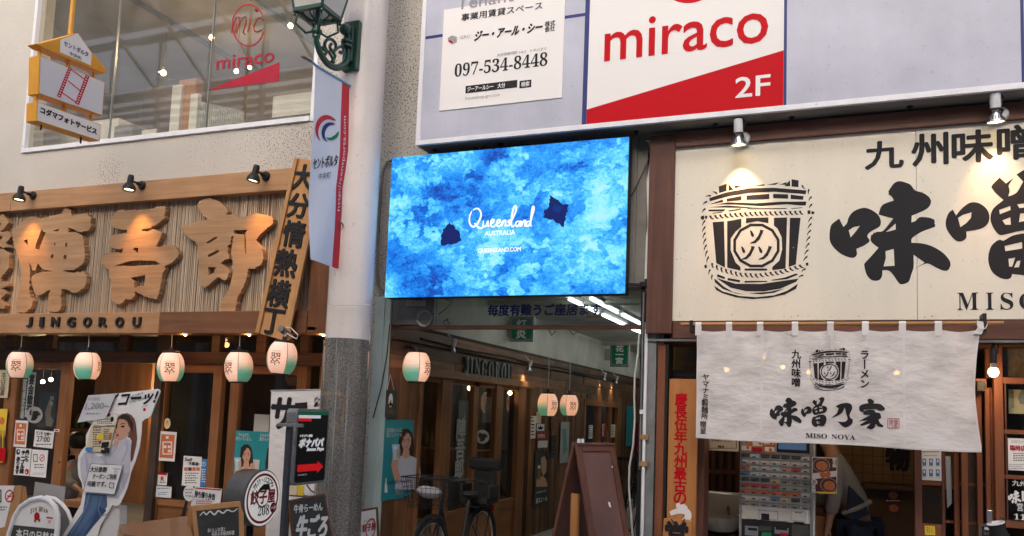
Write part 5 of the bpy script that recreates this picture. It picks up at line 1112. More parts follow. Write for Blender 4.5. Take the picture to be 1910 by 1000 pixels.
TX('welcome\nOITA', (217, 877, 13, 10), g_, M['grey'], s); SH('print_cup', [(204,900),(213,901),(212,911),(203,910)], g_, M['ink'], s, holes=[[(205,901.5),(212,902),(211,910),(204,909)]])
B().obox(P(199,840,-1.035), (V(1,0,0), V(0,1,0), V(0,0,1)), (.02,.01,.022)).obj('black_clip', M['black'], s)
# ------------------------------------------------- table, brochure stand, chalkboard
def onZ(x, y, z): d = ray(x, y); return CAM+d*((z-CAM.z)/d.z)
tb_ = thing('street_table', 'plain wooden counter table standing outside under the second window', 'table', V(-5.4, -.5, 0))
M['tablew'] = wood('table_wood', (.30,.16,.08), (.22,.11,.05), 'x', coat=.2); zt = .66; q = [onZ(x, y, zt) for x, y in ((222,979),(350,962),(364,1014),(230,996))]
B().prism([p for p in q], V(0,0,-.03)).obj('tabletop', M['tablew'], tb_, bevel=.004)
cxm = sum((p for p in q), V(0,0,0))/4
for p in q: d = (cxm-p)*.12; B().box((p.x+d.x-.025, p.y+d.y-.025, 0), (p.x+d.x+.025, p.y+d.y+.025, zt-.03)).obj('leg', M['wood_board'], tb_)
bs = thing('takeaway_menu', 'slanted takeaway lunch menu board with red stripe on the table', 'menu', P(380, 940, -.75))
zz6 = zm(280, 600, 2.5)
bp3 = PY(-.78); SH('sheet', zz6([(208,770),(335,780),(322,880),(176,915)]), bp3, M['paper'], bs, depth=.004, off=0); SH('print_stripe', zz6([(212,773),(332,782),(331,788),(211,779)]), bp3.up(.0045), M['red'], bs)
TX('持ち帰り弁当', (382, 924, 38, 12), bp3.up(.0045), M['ink'], bs, bold=.03, rot=-.06); lines(bs, M['red'], bp3.up(.006), 365, 932, 402, 942, 3, seed=2)
SH('black_edge', zz6([(165,835),(176,830),(160,915),(142,914)]), bp3.up(-.01), M['black'], bs, depth=.006, off=0); SH('black_edge', zz6([(325,780),(338,784),(326,840),(318,838)]), bp3.up(-.01), M['black'], bs, depth=.006, off=0)
disc('round_tag', 353, 920, 15, bp3.up(.012), M['paper'], bs, .95); lines(bs, M['grey'], bp3.up(.014), 346, 912, 361, 930, 3, seed=4)
# chalkboard: faces along the street
def xboard(px_, py_, Y, turn=0):
    p = P(px_, py_, Y); n = V(math.cos(turn), math.sin(turn), 0); return Pl(p, n)
cb = thing('chalkboard', 'wood framed black chalkboard with white chalk writing left of the round sign', 'chalkboard', P(400, 1000, -1.4))
cq = xboard(400, 950, -1.35, -.75)
fr = [(357,944),(454,934.5),(457,1080),(372,1090)]; inn = [(366,953),(445,945),(448,1080),(380,1085)]
SH('frame', fr, cq, M['wood_board'], cb, depth=.022, off=0, holes=[], bevel=.003); SH('slate', inn, cq.up(.0225), M['board'], cb, depth=.001, off=0)
SH('back_leg', [(353,945),(362,944),(350,1090),(335,1090)], cq.up(-.12), M['wood_board'], cb, depth=.03, off=0)
TX('おいしいお酒と', (404, 988, 33, 8), cq.up(.024), M['chalk'], cb, bold=.01, rot=.06); TX('多彩な本格肉料理', (416, 995, 42, 8), cq.up(.024), M['chalk'], cb, bold=.01, rot=.06)
b = B(); brush(b, zz6([(232,905),(250,888),(262,900),(280,885),(300,900),(318,882),(340,893),(360,878),(385,886),(408,872)]), .006, cq.up(.025)); b.obj('chalk_scroll', M['chalk'], cb)
# ------------------------------------------------- round drum sign
Xd = P(489, 937, -1.0).x; dq = PX(Xd)
dm = thing('round_sign', 'round drum sign with red ring and dumpling shop lettering facing along street', 'sign', dq(489, 938))
dc = (dq(489, 877)+dq(489, 982))/2; yr_ = (dq(522, 938)-dq(456, 938)).length/2; R_ = (dq(489, 884)-dq(489, 989)).length/2; R_ = (R_+yr_)/2
dc = V(Xd, dc.y, dc.z)
B().lathe(dc, [(R_*.985, -.20), (R_, -.19), (R_, -.035), (R_*1.02, -.03), (R_*1.02, 0.0), (R_*.97, .006)], 48, V(1,0,0)).obj('drum', mat('dark_drum', (.13,.13,.125), .4, metal=.4, col2=(.09,.09,.088), ns=6), dm, smooth=True)
B().lathe(dc, [(.001, .004), (R_*.985, .004)], 48, V(1,0,0)).obj('face', mat('emissive_face', (.8,.78,.76), .4, emit=.22), dm)  # face emits weakly to keep its white bright
M['maroonp'] = flat('crimson_print', (.36,.01,.03), .4)
def dring(r0, r1, off, mt, nm='ring', a0=0, a1=2*math.pi):
    n = 48; vs = []; fs = []
    for i in range(n+1):
        t = a0+(a1-a0)*i/n
        for r in (r0, r1): vs.append(dc+V(off, math.cos(t)*r*R_, math.sin(t)*r*R_))
    for i in range(n): fs.append((2*i, 2*i+1, 2*i+3, 2*i+2))
    return B().add(vs, fs).obj(nm, mt, dm)
dring(.80, .885, .006, M['maroonp']); 
def dtx(s, y, z, w_, h_, mt, bold=0, rot=0, shear=0, off=.008, par=None):
    """lettering in units of the disc radius"""
    vs, fs = glyphs(s); b = B()
    for k, (dx, dy) in enumerate([(0,0)]+([(bold*math.cos(t), bold*math.sin(t)) for t in (0,1.57,3.14,4.71)] if bold else [])):
        out = []
        for a, c in vs:
            X = a*w_+shear*c*h_+dx; Y = c*h_+dy; X, Y = X*math.cos(rot)-Y*math.sin(rot), X*math.sin(rot)+Y*math.cos(rot)
            out.append(dc+V(off+k*.0002, (y+X)*R_, (z+Y)*R_))
        b.add(out, fs)
    return b.obj('lettering', mt, par or dm)
dtx('餃子屋', .0, .06, 1.35, .48, M['maroonp'], .018)
for i, ch in enumerate('カリッ、ジュワ〜'):
    t = math.pi*.5+(3.6-i)*.235; dtx(ch, math.cos(t)*.66, math.sin(t)*.66, .15 if ch not in '、ッ' else .08, .17 if ch not in '、' else .07, M['ink'], .008, rot=t-math.pi/2)
dtx(mb('208'), .06, -.42, .62, .36, M['ink'], off=.012)
M['inkx'] = M['ink']
dring(.30, .40, .007, M['ink'], 'brush_ring', 1.0, 2.9); dring(.28, .33, .0075, M['ink'], 'brush_ring', 3.3, 5.6)
b = B(); 
for i in range(5): b.add([dc+V(.0072+i*.0001, (-.25+i*.02+x)*R_, (.34+y)*R_) for x, y in ((0,0),(.25,.16-i*.03),(.55,.16-i*.05),(.6,.12-i*.05),(.25,.08-i*.03))], [(0,1,2,3,4)])
b.obj('brush_stroke', M['ink'], dm)
# arrow roundel
n = 20; B().add([dc+V(.009, (.62+.19*math.cos(2*math.pi*i/n))*R_, (-.38+.19*math.sin(2*math.pi*i/n))*R_) for i in range(n)], [tuple(range(n))]).obj('arrow_roundel', M['maroonp'], dm)
B().add([dc+V(.011, (.62+x)*R_, (-.38+y)*R_) for x, y in ((-.13,-.03),(.02,-.03),(.02,-.11),(.14,0),(.02,.11),(.02,.03),(-.13,.03))], [tuple(range(7))]).obj('arrow', M['paper'], dm)
B().tube([V(Xd-.1, dc.y, dc.z-R_), V(Xd-.1, dc.y, 0)], .03, 10).obj('post', M['black'], dm, smooth=True); B().box((Xd-.3, dc.y-.25, 0), (Xd+.15, dc.y+.25, .05)).obj('base', M['black'], dm)
# ------------------------------------------------- lightbox sign on steel post
Xb = P(548, 840, -1.42).x; bxq = PX(Xb)
lb = thing('lightbox_sign', 'black lightbox sign with red arrow and green top band on a steel post', 'sign', bxq(578, 838))
zx = zm(420, 740, 3.845)
a_ = bxq(*zx([(505,350)])[0]); y0_ = bxq(*zx([(500,350)])[0]).y; y1_ = bxq(*zx([(735,350)])[0]).y; z1_ = bxq(*zx([(500,85)])[0]).z; z0_ = bxq(*zx([(490,640)])[0]).z
def rrect(y0, y1, z0, z1, r, X, n=6):
    o = []
    for cy, cz, a0 in ((y1-r, z1-r, 0), (y0+r, z1-r, math.pi/2), (y0+r, z0+r, math.pi), (y1-r, z0+r, 1.5*math.pi)):
        for i in range(n+1): a = a0+math.pi/2*i/n; o.append(V(X, cy+r*math.cos(a), cz+r*math.sin(a)))
    return o
B().prism(rrect(y0_, y1_, z0_, z1_, .035, Xb), (-.09, 0, 0)).obj('case', M['galv'], lb, bevel=.004)
f0 = rrect(y0_+.02, y1_-.02, z0_+.02, z1_-.02, .025, Xb+.002); B().prism(f0, (-.001,0,0), sides=False, rear=False).obj('face', flat('gloss_black', (.012,.012,.014), .2), lb)
W_, Hh = y1_-y0_-.04, z1_-z0_-.04
def lbp(u0, v0, u1, v1, mt, off=.003, nm='print_block'):
    return B().add([V(Xb+off, y0_+.02+W_*u, z0_+.02+Hh*v) for u, v in ((u0,v0),(u1,v0),(u1,v1),(u0,v1))], [(0,1,2,3)]).obj(nm, mt, lb)
M['wprint'] = mat('lit_white_print', (.8,.8,.8), .4, emit=.15); M['rprint'] = mat('lit_red_print', (.75,.01,.015), .4, emit=.15)
lbp(.0, .955, 1, 1, M['green']); lbp(0, .905, .74, .95, M['wprint']); lbp(0, .862, .43, .903, M['rprint'])
def lbt(s, u, v, w_, h_, mt, bold=.0, shear=0, off=.003):
    vs, fs = glyphs(s); b = B()
    for k, (dx, dy) in enumerate([(0,0)]+([(bold,0),(-bold,0),(0,bold*.6),(0,-bold*.6)] if bold else [])):
        b.add([V(Xb+off+k*.0002, y0_+.02+W_*(u+x*w_+shear*y*h_+dx), z0_+.02+Hh*(v+y*h_+dy)) for x, y in vs], fs)
    return b.obj('lettering', mt, lb)
lbt('イタリアン酒場', .28, .655, .42, .035, M['wprint'], .006); lbt('ボナパパ', .48, .555, .80, .115, M['wprint'], .022, .3); lbt(mb('Buona Papà'.replace('à','a')), .62, .455, .58, .06, M['wprint'], .006, .5)
B().add([V(Xb+.003, y0_+.02+W_*u, z0_+.02+Hh*v) for u, v in ((.06,.15),(.72,.15),(.72,.11),(.93,.20),(.72,.29),(.72,.25),(.06,.25))], [tuple(range(7))]).obj('arrow', M['rprint'], lb)
lbt('ホテル地下1F', .24, .105, .3, .022, M['wprint'])
pxs = P(534, 900, -1.5).x; py0 = -1.5
B().box((pxs-.018, py0-.02, 0), (pxs+.018, py0+.02, zs(540, 788, -1.5))).obj('post', mat('grey_blue_steel', (.06,.068,.085), .4, metal=.3), lb, bevel=.004)
B().box((xs(518, 792, -1.55), -1.56, zs(540, 796, -1.55)), (xs(564, 792, -1.55), -1.53, zs(540, 790, -1.55))).obj('bracket_bar', M['steel'], lb, bevel=.002)
# tall white banner stand behind the lightbox
ht = thing('banner_stand', 'tall white banner with big black brush katakana behind the black lightbox', 'banner', P(560, 900, -.3))
hp = PY(-.35); SH('cloth', [(506,730),(604,728),(600,1120),(490,1120)], hp, M['cloth'], ht, depth=.003, off=0)
B().tube([hp(505,729), hp(606,727)], .008, 6).obj('top_rod', M['steel'], ht)
TX('サ', (527, 771, 42, 56), hp.up(.004), M['ink'], ht, bold=.05, shear=.12); TX('ー', (562, 757, 22, 12), hp.up(.004), M['ink'], ht, bold=.05, rot=.1); TX('グッと\n濃い', (593, 750, 16, 18), hp.up(.004), M['ink'], ht, bold=.02, shear=.3)
# small shelf clutter behind the drum sign
sh_ = thing('menu_rack', 'small rack of yellow and white menus behind the steel post', 'rack', P(560, 912, -.5))
for i, (a, c, mt_) in enumerate(((538, 553, 'cream_paper'), (556, 566, 'yellow'), (568, 586, 'paper'), (588, 600, 'cream_paper'))): board_px(B(), a, 905, c, 925, -.5-.01*i, .01).obj('menu', M[mt_], sh_)
board_px(B(), 534, 925, 604, 930, -.56, .14).obj('shelf', M['black'], sh_); B().tube([P(x, y, -.58) for x, y in ((572,905),(580,915),(592,922),(600,932))], .006, 5).obj('cable', M['cable'], sh_)
# second chalkboard at the pillar
g2 = thing('chalkboard', 'dark chalkboard with large white brush menu writing against the stone pillar', 'chalkboard', P(575, 1000, -1.0))
gq = xboard(575, 950, -1.12, -.35); SH('frame', [(538,934),(606,921),(640,1100),(560,1110)], gq, M['wood_mid'], g2, depth=.02, off=0); SH('slate', [(541,937),(604,924.5),(636,1100),(563,1108)], gq.up(.0205), M['board'], g2, depth=.001, off=0)
SH('back_leg', [(537,936),(543,935),(530,1100),(520,1100)], gq.up(-.1), M['wood_mid'], g2, depth=.03, off=0)
TX('牛骨らーめん', (575, 947, 53, 15), gq.up(.022), M['chalk'], g2, bold=.03, rot=.02); TX('牛ごろ', (582, 983, 56, 44), gq.up(.022), M['chalk'], g2, bold=.045, shear=.1, rot=-.02)
# small framed board in the gap behind the pillar
g3_ = thing('small_sign_board', 'small framed board with red ring emblem between pillar and wooden wall', 'sign board', P(692, 1000, .05))
gq = PX(P(690, 960, -.2).x); SH('frame', [(672,951),(705,946),(712,1080),(668,1090)], gq, M['wood_mid'], g3_, depth=.015, off=0); SH('face', [(674,955),(701,950),(706,1075),(672,1080)], gq.up(.0155), M['paper'], g3_, depth=.001, off=0)
c_ = gq(688, 985); b = B(); r_ = .085
vs = []; fs = []
for i in range(31):
    t = 2*math.pi*i/30
    for q_ in (1, .86): vs.append(c_+V(.02, math.cos(t)*r_*q_, math.sin(t)*r_*q_))
for i in range(30): fs.append((2*i, 2*i+1, 2*i+3, 2*i+2))
b.add(vs, fs).obj('red_ring', M['red'], g3_); TX('餃子屋', (688, 983, 24, 14), gq.up(.02), M['maroonp'], g3_, bold=.03); TX('カリッジュワ', (688, 971, 20, 5), gq.up(.02), M['ink'], g3_)
# ================================================================== alley: timber side front of the restaurant
aq = PX(XL)
sd = thing('side_shopfront', 'old timber plank side front of the restaurant running into the alley', 'shop front', V(XL, 5, 0))
def AY(x, y): return aq(x, y).y
def AZ(x, y): return aq(x, y).z
zband = AZ(900, 638); ztrim = AZ(1000, 682.5); zbeam = AZ(900, 709)
B().box((XL-.12, .26, zbeam-.02), (XL-.02, 13, ZC)).obj('backing', M['dark'], sd)
for ya_, yb_ in ((.26, AY(776, 800)), (AY(990, 800), AY(1087, 800)), (AY(1152, 800), 13)): B().box((XL-.12, ya_, 0), (XL-.02, yb_, zbeam-.03)).obj('backing', M['dark'], sd)
B().box((XL-.02, .25, zband+.0), (XL-.005, 13, ZC)).obj('white_fascia', M['ceil'], sd)
B().box((XL-.02, .25, zband-.03), (XL+.012, 13, zband)).obj('fascia_edge', M['dark'], sd)
r = random.Random(5)
def hplanks(y0, y1, z0, z1, n):
    h_ = (z1-z0)/n
    for k in range(n):
        y = y0
        while y < y1:
            L_ = min(.7+1.1*r.random(), y1-y)
            d = .003+r.random()*.012; B().box((XL-.02, y+.002, z0+k*h_+.002), (XL+d, y+L_-.002, z0+(k+1)*h_-.002)).obj('plank', M['plank'], sd); y += L_
hplanks(.02, 12, zbeam, zband-.03, 3)
B().box((XL, .05, ztrim-.012), (XL+.05, 11, ztrim+.012)).obj('lighting_rail', M['darkw'], sd)
B().box((XL, .6, zbeam-.03), (XL+.05, AY(992, 722), zbeam+.05)).obj('sign_ledge', wood('ledge_wood', (.34,.17,.07), (.22,.10,.04), 'y'), sd, bevel=.003)
def vplanks(y0, y1, z0, z1, mt='plankz', w_=.12):
    y = y0
    while y < y1-.01:
        q = min(w_*(.8+.5*r.random()), y1-y); d = .002+.01*r.random(); B().box((XL-.02, y+.0015, z0), (XL+d, y+q-.0015, z1)).obj('plank', M[mt], sd); y += q
yA = AY(776, 800)
M['plankwarm'] = wood('warm_plank', (.27,.12,.05), (.17,.07,.03), 'z', rnd=.3, dirt=.3)
vplanks(.0, yA, 0, zbeam-.001, 'plankwarm')
ydoors = (AY(819, 800), AY(838, 800), AY(882, 800), AY(891, 800), AY(921, 800), AY(934, 800), AY(963, 800), AY(977, 800), AY(990, 800))
zh_ = zbeam-.03
def ybox(y0, y1, z0, z1, nm, mt, dx=0, th=.06): return B().box((XL+dx-th, y0, z0), (XL+dx, y1, z1)).obj(nm, M[mt], sd, bevel=.002)
M['wood_doory'] = wood('door_wood_side', (.27,.11,.042), (.18,.07,.026), 'y', dirt=.2)
ybox(yA, yA+.06, 0, zh_, 'jamb', 'wood_door', .03)
ybox(ydoors[0], ydoors[1], 0, zh_, 'jamb', 'wood_door', .02)
for a, c in ((2, 3), (4, 5), (6, 7)): ybox(ydoors[a], ydoors[c], 0, zh_, 'stile', 'wood_door', .0 if a < 4 else .02)
B().box((XL-.05, ydoors[1]+.002, .4), (XL-.045, ydoors[6], zh_-.05)).obj('pane', M['glass'], sd)
B().box((XL-.09, yA+.06, .2), (XL-.085, ydoors[0], zh_-.05)).obj('pane', M['glass'], sd)
zl_ = AZ(950, 930)
B().box((XL-.04, ydoors[1]+.002, zl_-.11), (XL+.0, ydoors[6]-.002, zl_)).obj('lock_rail', M['wood_doory'], sd, bevel=.002); B().box((XL-.05, ydoors[1]+.002, .02), (XL-.01, ydoors[6]-.002, zl_-.112)).obj('kick_panel', M['wood_doory'], sd)
B().box((XL-.06, yA, zh_-.05), (XL+.0, ydoors[7], zh_-.0)).obj('head_rail', M['wood_doory'], sd)
vplanks(ydoors[8], AY(1087, 800), 0, zbeam-.001)
y3 = AY(1087, 800); y4 = AY(1152, 800); zd2 = AZ(1100, 745)
vplanks(y3, y4, zd2, zbeam-.001); ybox(y3, y3+.1, 0, zd2, 'jamb', 'wood_door', .02); ybox(y4-.1, y4, 0, zd2, 'jamb', 'wood_door', .02)
for px_ in (1118, 1138): ybox(AY(px_-3, 800), AY(px_+3, 800), 0, zd2-.08, 'stile', 'wood_door', .0)
B().box((XL-.05, y3+.1, .1), (XL-.045, y4-.1, zd2-.08)).obj('pane', M['glass'], sd); B().box((XL-.03, y3+.1, zd2-.1), (XL+.03, y4-.1, zd2-.001)).obj('head_rail', M['wood_doory'], sd)
vplanks(y4, 12, 0, zbeam-.001)
# raised slab letters on the side front
ya, yb = AY(858, 690), AY(950, 690); zc_ = AZ(903, 690)
hL = AZ(903, 673)-AZ(903, 706)
adv = {'J': .8, 'I': .52, 'N': 1.1, 'G': 1.02, 'O': 1.05, 'R': 1.02, 'U': 1.08}; tot = sum(adv[c] for c in 'JINGOROU'); cur = ya
M['slab'] = mat('sign_letter_metal', (.15,.17,.165), .5, col2=(.10,.12,.115), ns=6)
for ch in 'JINGOROU':
    wd = adv[ch]/tot*(yb-ya); vs, fs = glyphs(mb(ch)); b = B()
    for k, (dx, dy) in enumerate(((0,0),(.006,0),(-.006,0),(0,.009),(0,-.009))):
        pts = [V(XL+.052+k*.0002, cur+wd*.5+x*wd*.72+dx, zc_+y*hL+dy) for x, y in vs]; n = len(pts); cnt = {}
        for f in fs:
            for a, d in zip(f, f[1:]+f[:1]): cnt[(a, d)] = 1
        b.add(pts+[p-V(.03, 0, 0) for p in pts], list(fs)+[(a, a+n, d+n, d) for (a, d) in cnt if (d, a) not in cnt])
    b.obj('letter', M['slab'], sd); cur += wd
# inside the side doors
B().box((XL-3, .3, 0), (XL-2.9, 12, 2.6)).obj('inner_wall', M['dark'], sd)
M['nor'] = flat('grey_noren', (.20,.21,.22), .9)
for k, (a, c, y0, y1) in enumerate(((891, 913, 748, 900), (934, 962, 742, 790))): B().box((XL-.25, AY(a, 800), AZ((a+c)/2, y1)), (XL-.24, AY(c, 800), AZ((a+c)/2, y0))).obj('inner_curtain', M['nor'], sd)
gg = aq.up(-.035)
swirl(sd, 900, 815, 13, gg, M['crestp'])
TX(vert('陣吾郎'), (858, 836, 17, 110), gg, M['crestp'], sd, bold=.012, sp=.95); TX(vert('居酒屋'), (866, 790, 5, 32), gg, M['crestp'], sd)
for i, (x, y, lb) in enumerate(((876, 724, 'warm bulb glowing inside the first alley door glass'), (951, 733, 'warm bulb glowing inside the wide alley door with the curtain'))):
    c = aq.up(-.5)(x, y); t = thing('pendant_bulb', lb, 'light bulb', c, 'warm bulbs inside the restaurant'); B().ball(c, .03, 8).obj('bulb', M['bulb'], t, smooth=True); B().tube([c+V(0,0,.03), c+V(0,0,.5)], .004, 5).obj('cord', M['cable'], t); point(c+V(.06,0,-.04), 5)
sheetx = lambda nm, lb, cat, x0, y0, x1, y1, mt, off=.014, rot=0, group=None: sheet(nm, lb, cat, x0, y0, x1, y1, aq.up(off), mt, rot=rot, group=group)
# teal gin poster on the front of the alley wall
# the wall return faces the alley
s = sheetx('gin_poster', 'teal poster of one woman holding a glass on the alley wall', 'poster', 715, 783, 769, 930, M['teal'], .016)
g = aq.up(.0205); gin_woman(s, g, 757, 826, 1.45)
TX('居酒屋メシに、\n夏ジンソーダ。', (736, 807, 30, 17), g, M['paper'], s); TX(mb('JAPANESE GIN'), (743, 899, 44, 7), g, M['ink'], s, off=.005); TX(mb('SUI'), (744, 916, 16, 14), g, M['crestp'], s, off=.005); SH('print_bottle', [(717.5,919),(717.5,905),(719,899),(719,892),(721,892),(721,899),(722.5,905),(722.5,919)], g, M['paper'], s, off=.003)
oq = thing('open_plaque', 'small black hanging OPEN plaque with oval emblem above the teal poster', 'plaque', aq.up(.03)(728, 752))
g = aq.up(.02); s = sheet('plate', None, None, 719, 727, 737.5, 779, g, M['board'], par=oq, th=.012); g5 = aq.up(.034)
disc('oval', 728.5, 747, 13, g5, M['paper'], oq, .62); disc('oval', 728.5, 752, 7, g5, M['yellow'], oq, .62, off=.002); SH('mountain', [(724,757),(728.5,748),(733,757)], g5, M['ink'], oq, off=.003); TX('OPEN', (728.5, 769, 12.5, 8), g5, M['gold'], oq, bold=.03); B().tube([g5(722,728), g5(728,699), g5(735,728)], .003, 5).obj('wire', M['cablew'], oq)
alp = [('white event notice on the alley planks beside the door stile', 990, 776, 999, 818, 'paper'), ('small photo card above the leaf card on alley planks', 1000, 768, 1009, 790, 'cream_paper'), ('small white card with black leaf print on alley planks', 1001, 791, 1015, 804, 'paper'), ('dark red OPEN card on the alley planks', 1001, 806, 1017, 821, 'maroonp'), ('white WHISKEY card below the red OPEN card', 1003, 822, 1021, 835, 'paper'),
       ('black beer poster with woman and tall glass on alley planks', 997, 840, 1023, 943, 'board'), ('small brown food photo card under the left alley lantern', 1027, 776, 1037, 803, 'wood_mid'), ('narrow dark bottle poster with white label strip', 1027, 812, 1037, 853, 'board'), ('pale teal framed poster behind the twin alley lanterns', 1045, 787, 1061, 863, 'crestp'),
       ('white notice strip on the left pane of the far alley door', 1098, 793, 1105, 818, 'paper'), ('red and white notice strip on the middle pane of the far alley door', 1122, 790, 1129, 816, 'maroonp'), ('pale notice strip on the right pane of the far alley door', 1139, 792, 1147, 816, 'cream'), ('teal poster at the far end of the alley wall', 1168, 757, 1182, 832, 'teal')]
for lb, x0, y0, x1, y1, mt in alp:
    s = sheetx('alley_card', lb, 'poster', x0, y0, x1, y1, M[mt], .03); g = aq.up(.0345)
    if 'OPEN' in lb: TX('OPEN', ((x0+x1)/2, (y0+y1)/2, 13, 7), g, M['paper'], s, bold=.04)
    elif 'WHISKEY' in lb: TX('WHISKEY', ((x0+x1)/2, (y0+y1)/2, 14, 6), g, M['ink'], s, bold=.03)
    elif 'beer' in lb:
        SH('print_face', [(1009,855),(1016,850),(1020,862),(1019,880),(1013,888),(1010,878)], g, M['skin'], s); SH('print_hair', [(1014,846),(1022,848),(1022,900),(1018,900),(1020,862),(1016,850)], g, M['hair'], s, off=.002)
        SH('print_glass', [(1003,874),(1008,874),(1008,895),(1003,895)], g, M['gold'], s, off=.003); SH('print_hand', [(1001,893),(1012,888),(1021,895),(1021,908),(1000,908)], g, M['skin'], s, off=.002)
        SH('print_block', rect(1003,868,1008,874), g, M['paper'], s, off=.003); TX('香るエール', (1010, 932, 21, 10), g, M['paper'], s, bold=.02); TX('THE PREMIUM MALT\'S', (1010, 917, 21, 3.5), g, M['paper'], s)
    elif 'event' in lb or 'strip' in lb: lines(s, M['ink'] if mt != 'maroonp' else M['paper'], g, x0+1, y0+2, x1-1, y1-2, 6, off=.001, seed=int(x0))
    elif 'leaf' in lb: SH('print_leaf', [(1005,801),(1003,796),(1007,797),(1008,793),(1010,797),(1014,796),(1011,801)], g, M['ink'], s)
    elif 'pale teal' in lb: SH('print_shape', [(1049,800),(1056,800),(1058,840),(1050,850)], g, flat('pale_teal', (.15,.3,.28)), s); 
# alley lanterns
ll = make_lantern(aq.up(.22)(777, 685), 'single paper lantern on a stick above the teal alley poster', aq.up(.22)(777, 655).z, .125, 1.0, 'white and teal paper lanterns')
st = tag(B().tube([aq.up(.02)(765, 648), aq.up(.26)(778, 652)], .018, 8).obj('hanging_stick', M['darkw'], loc=aq(765, 650)), 'short dark wooden stick holding the single alley lantern', 'stick')
c2 = aq.up(.35)
make_lantern(c2(1021.5, 755), 'left paper lantern of the pair hanging deeper in the alley', c2(1021, 668).z, .128, .75); make_lantern(c2(1061.5, 756), 'right paper lantern of the pair hanging deeper in the alley', c2(1061, 676).z, .128, .45)
# white track spotlights
def wspot(c, lab, ax=V(.0,.1,-1), sc_=1.0, e=4, lit=True, to=None, col=(1,.62,.3)):
    t = thing('track_spotlight', lab, 'spotlight', c, 'small white track spotlights'); ax = ax.normalized(); s_ = sc_
    B().lathe(c, [(.001,0),(.022*s_,.002),(.026*s_,.02*s_),(.026*s_,.085*s_),(.018*s_,.09*s_)], 14, -ax).obj('holder', M['frame'], t, smooth=True)
    B().lathe(c, [(.014*s_,-.0),(.020*s_,.015*s_),(.045*s_,.055*s_),(.047*s_,.065*s_),(.044*s_,.064*s_),(.02*s_,.02*s_)], 18, ax).obj('reflector', M['steel'], t, smooth=True)
    if lit: B().lathe(c+ax*.058*s_, [(.001,0),(.040*s_,0)], 14, ax).obj('lamp_face', M['bulbs'], t)
    return t
for i, (x, y, lb) in enumerate(((846, 646, 'white spotlight on the rail nearest the alley mouth'), (988, 683, 'white spotlight on rail right of the raised side lettering'), (1128, 703, 'left spotlight of the far pair over the far alley door'), (1150, 709, 'right spotlight of the far pair over the far alley door'))):
    c = aq.up(.10)(x, y); t = wspot(c, lb, V(-.25, 0, -1), .85, lit=i > 0)
    B().tube([c+V(0,0,.05), V(XL+.03, c.y, c.z+.13)], .008, 6).obj('stem', M['frame'], t)
    if i: spot(c+V(-.03,0,-.07), c+V(-.25, 0, -1.2), 5, (1,.7,.4), 90, .8)
pipe = tag(B().tube([V(XL+.06, y, ztrim+.02+.01*math.sin(y*3)) for y in [i*.5 for i in range(1, 22)]], .012, 6).obj('rail_cable', M['black'], loc=V(XL, 5, ztrim), smooth=True), 'black cable running along the alley light rail', 'cable')
# fluorescent tubes on the alley ceiling
for k, (xa, ys) in enumerate(((-2.66, (1.75, 3.1, 4.6, 6.1, 7.6, 9.1)), (-2.42, (1.75, 3.1, 4.6, 6.1, 7.6, 9.1)))):
    for i, y in enumerate(ys):
        t = thing('fluorescent_lamp', ['bare white fluorescent tube on the alley ceiling, left row', 'bare white fluorescent tube on the alley ceiling, right row'][k]+' '+['at the street end', 'second from the street', 'third from the street', 'fourth from street', 'fifth from street', 'at the far end'][i], 'ceiling lamp', V(xa, y, ZC), 'tubes in rows on the alley ceiling')
        B().box((xa-.03, y, ZC-.035), (xa+.03, y+1.2, ZC)).obj('fitting', M['frame'], t); B().tube([V(xa, y+.03, ZC-.06), V(xa, y+1.17, ZC-.06)], .012, 8).obj('tube', M['tube'], t)
# green shop signs on the white fascia
def green_sign(Ys_, x0, y0, x1, y1, s_, lab):
    pl = PY(Ys_); a, c = pl(x0, y0), pl(x1, y1); t = thing('projecting_sign', lab, 'sign', (a+c)/2, 'green shop signs projecting from the alley fascia')
    B().box((a.x, Ys_, c.z), (c.x, Ys_+.08, a.z)).obj('case', M['galv'], t, bevel=.004); W_ = (c.x-a.x); Hh = a.z-c.z
    o = []
    for u, v in ((.1,.12),(.35,.1),(.5,.06),(.65,.1),(.9,.12),(.92,.5),(.9,.88),(.65,.9),(.5,.94),(.35,.9),(.1,.88),(.08,.5)): o.append(V(a.x+W_*u, Ys_-.001, c.z+Hh*v))
    B().add(o, [tuple(range(12))]).obj('green_face', M['green'], t)
    B().box((XL, Ys_+.03, (a.z+c.z)/2-.1), (a.x, Ys_+.06, (a.z+c.z)/2+.1)).obj('bracket', M['ceil'], t)
    TX(vert(s_), ((x0+x1)/2, (y0+y1)/2, (x1-x0)*.42, (y1-y0)*.74), PY(Ys_-.002), M['paper'], t, bold=.02, sp=.9)
green_sign(AY(1127, 662)+.0, 1138.5, 638.5, 1172.5, 684.5, '花一宮', 'green and white projecting sign with three characters far down the alley')
green_sign(AY(945, 610)+.0, 951, 590, 994, 637, '灯炎', 'green projecting sign half hidden behind the transom glass')
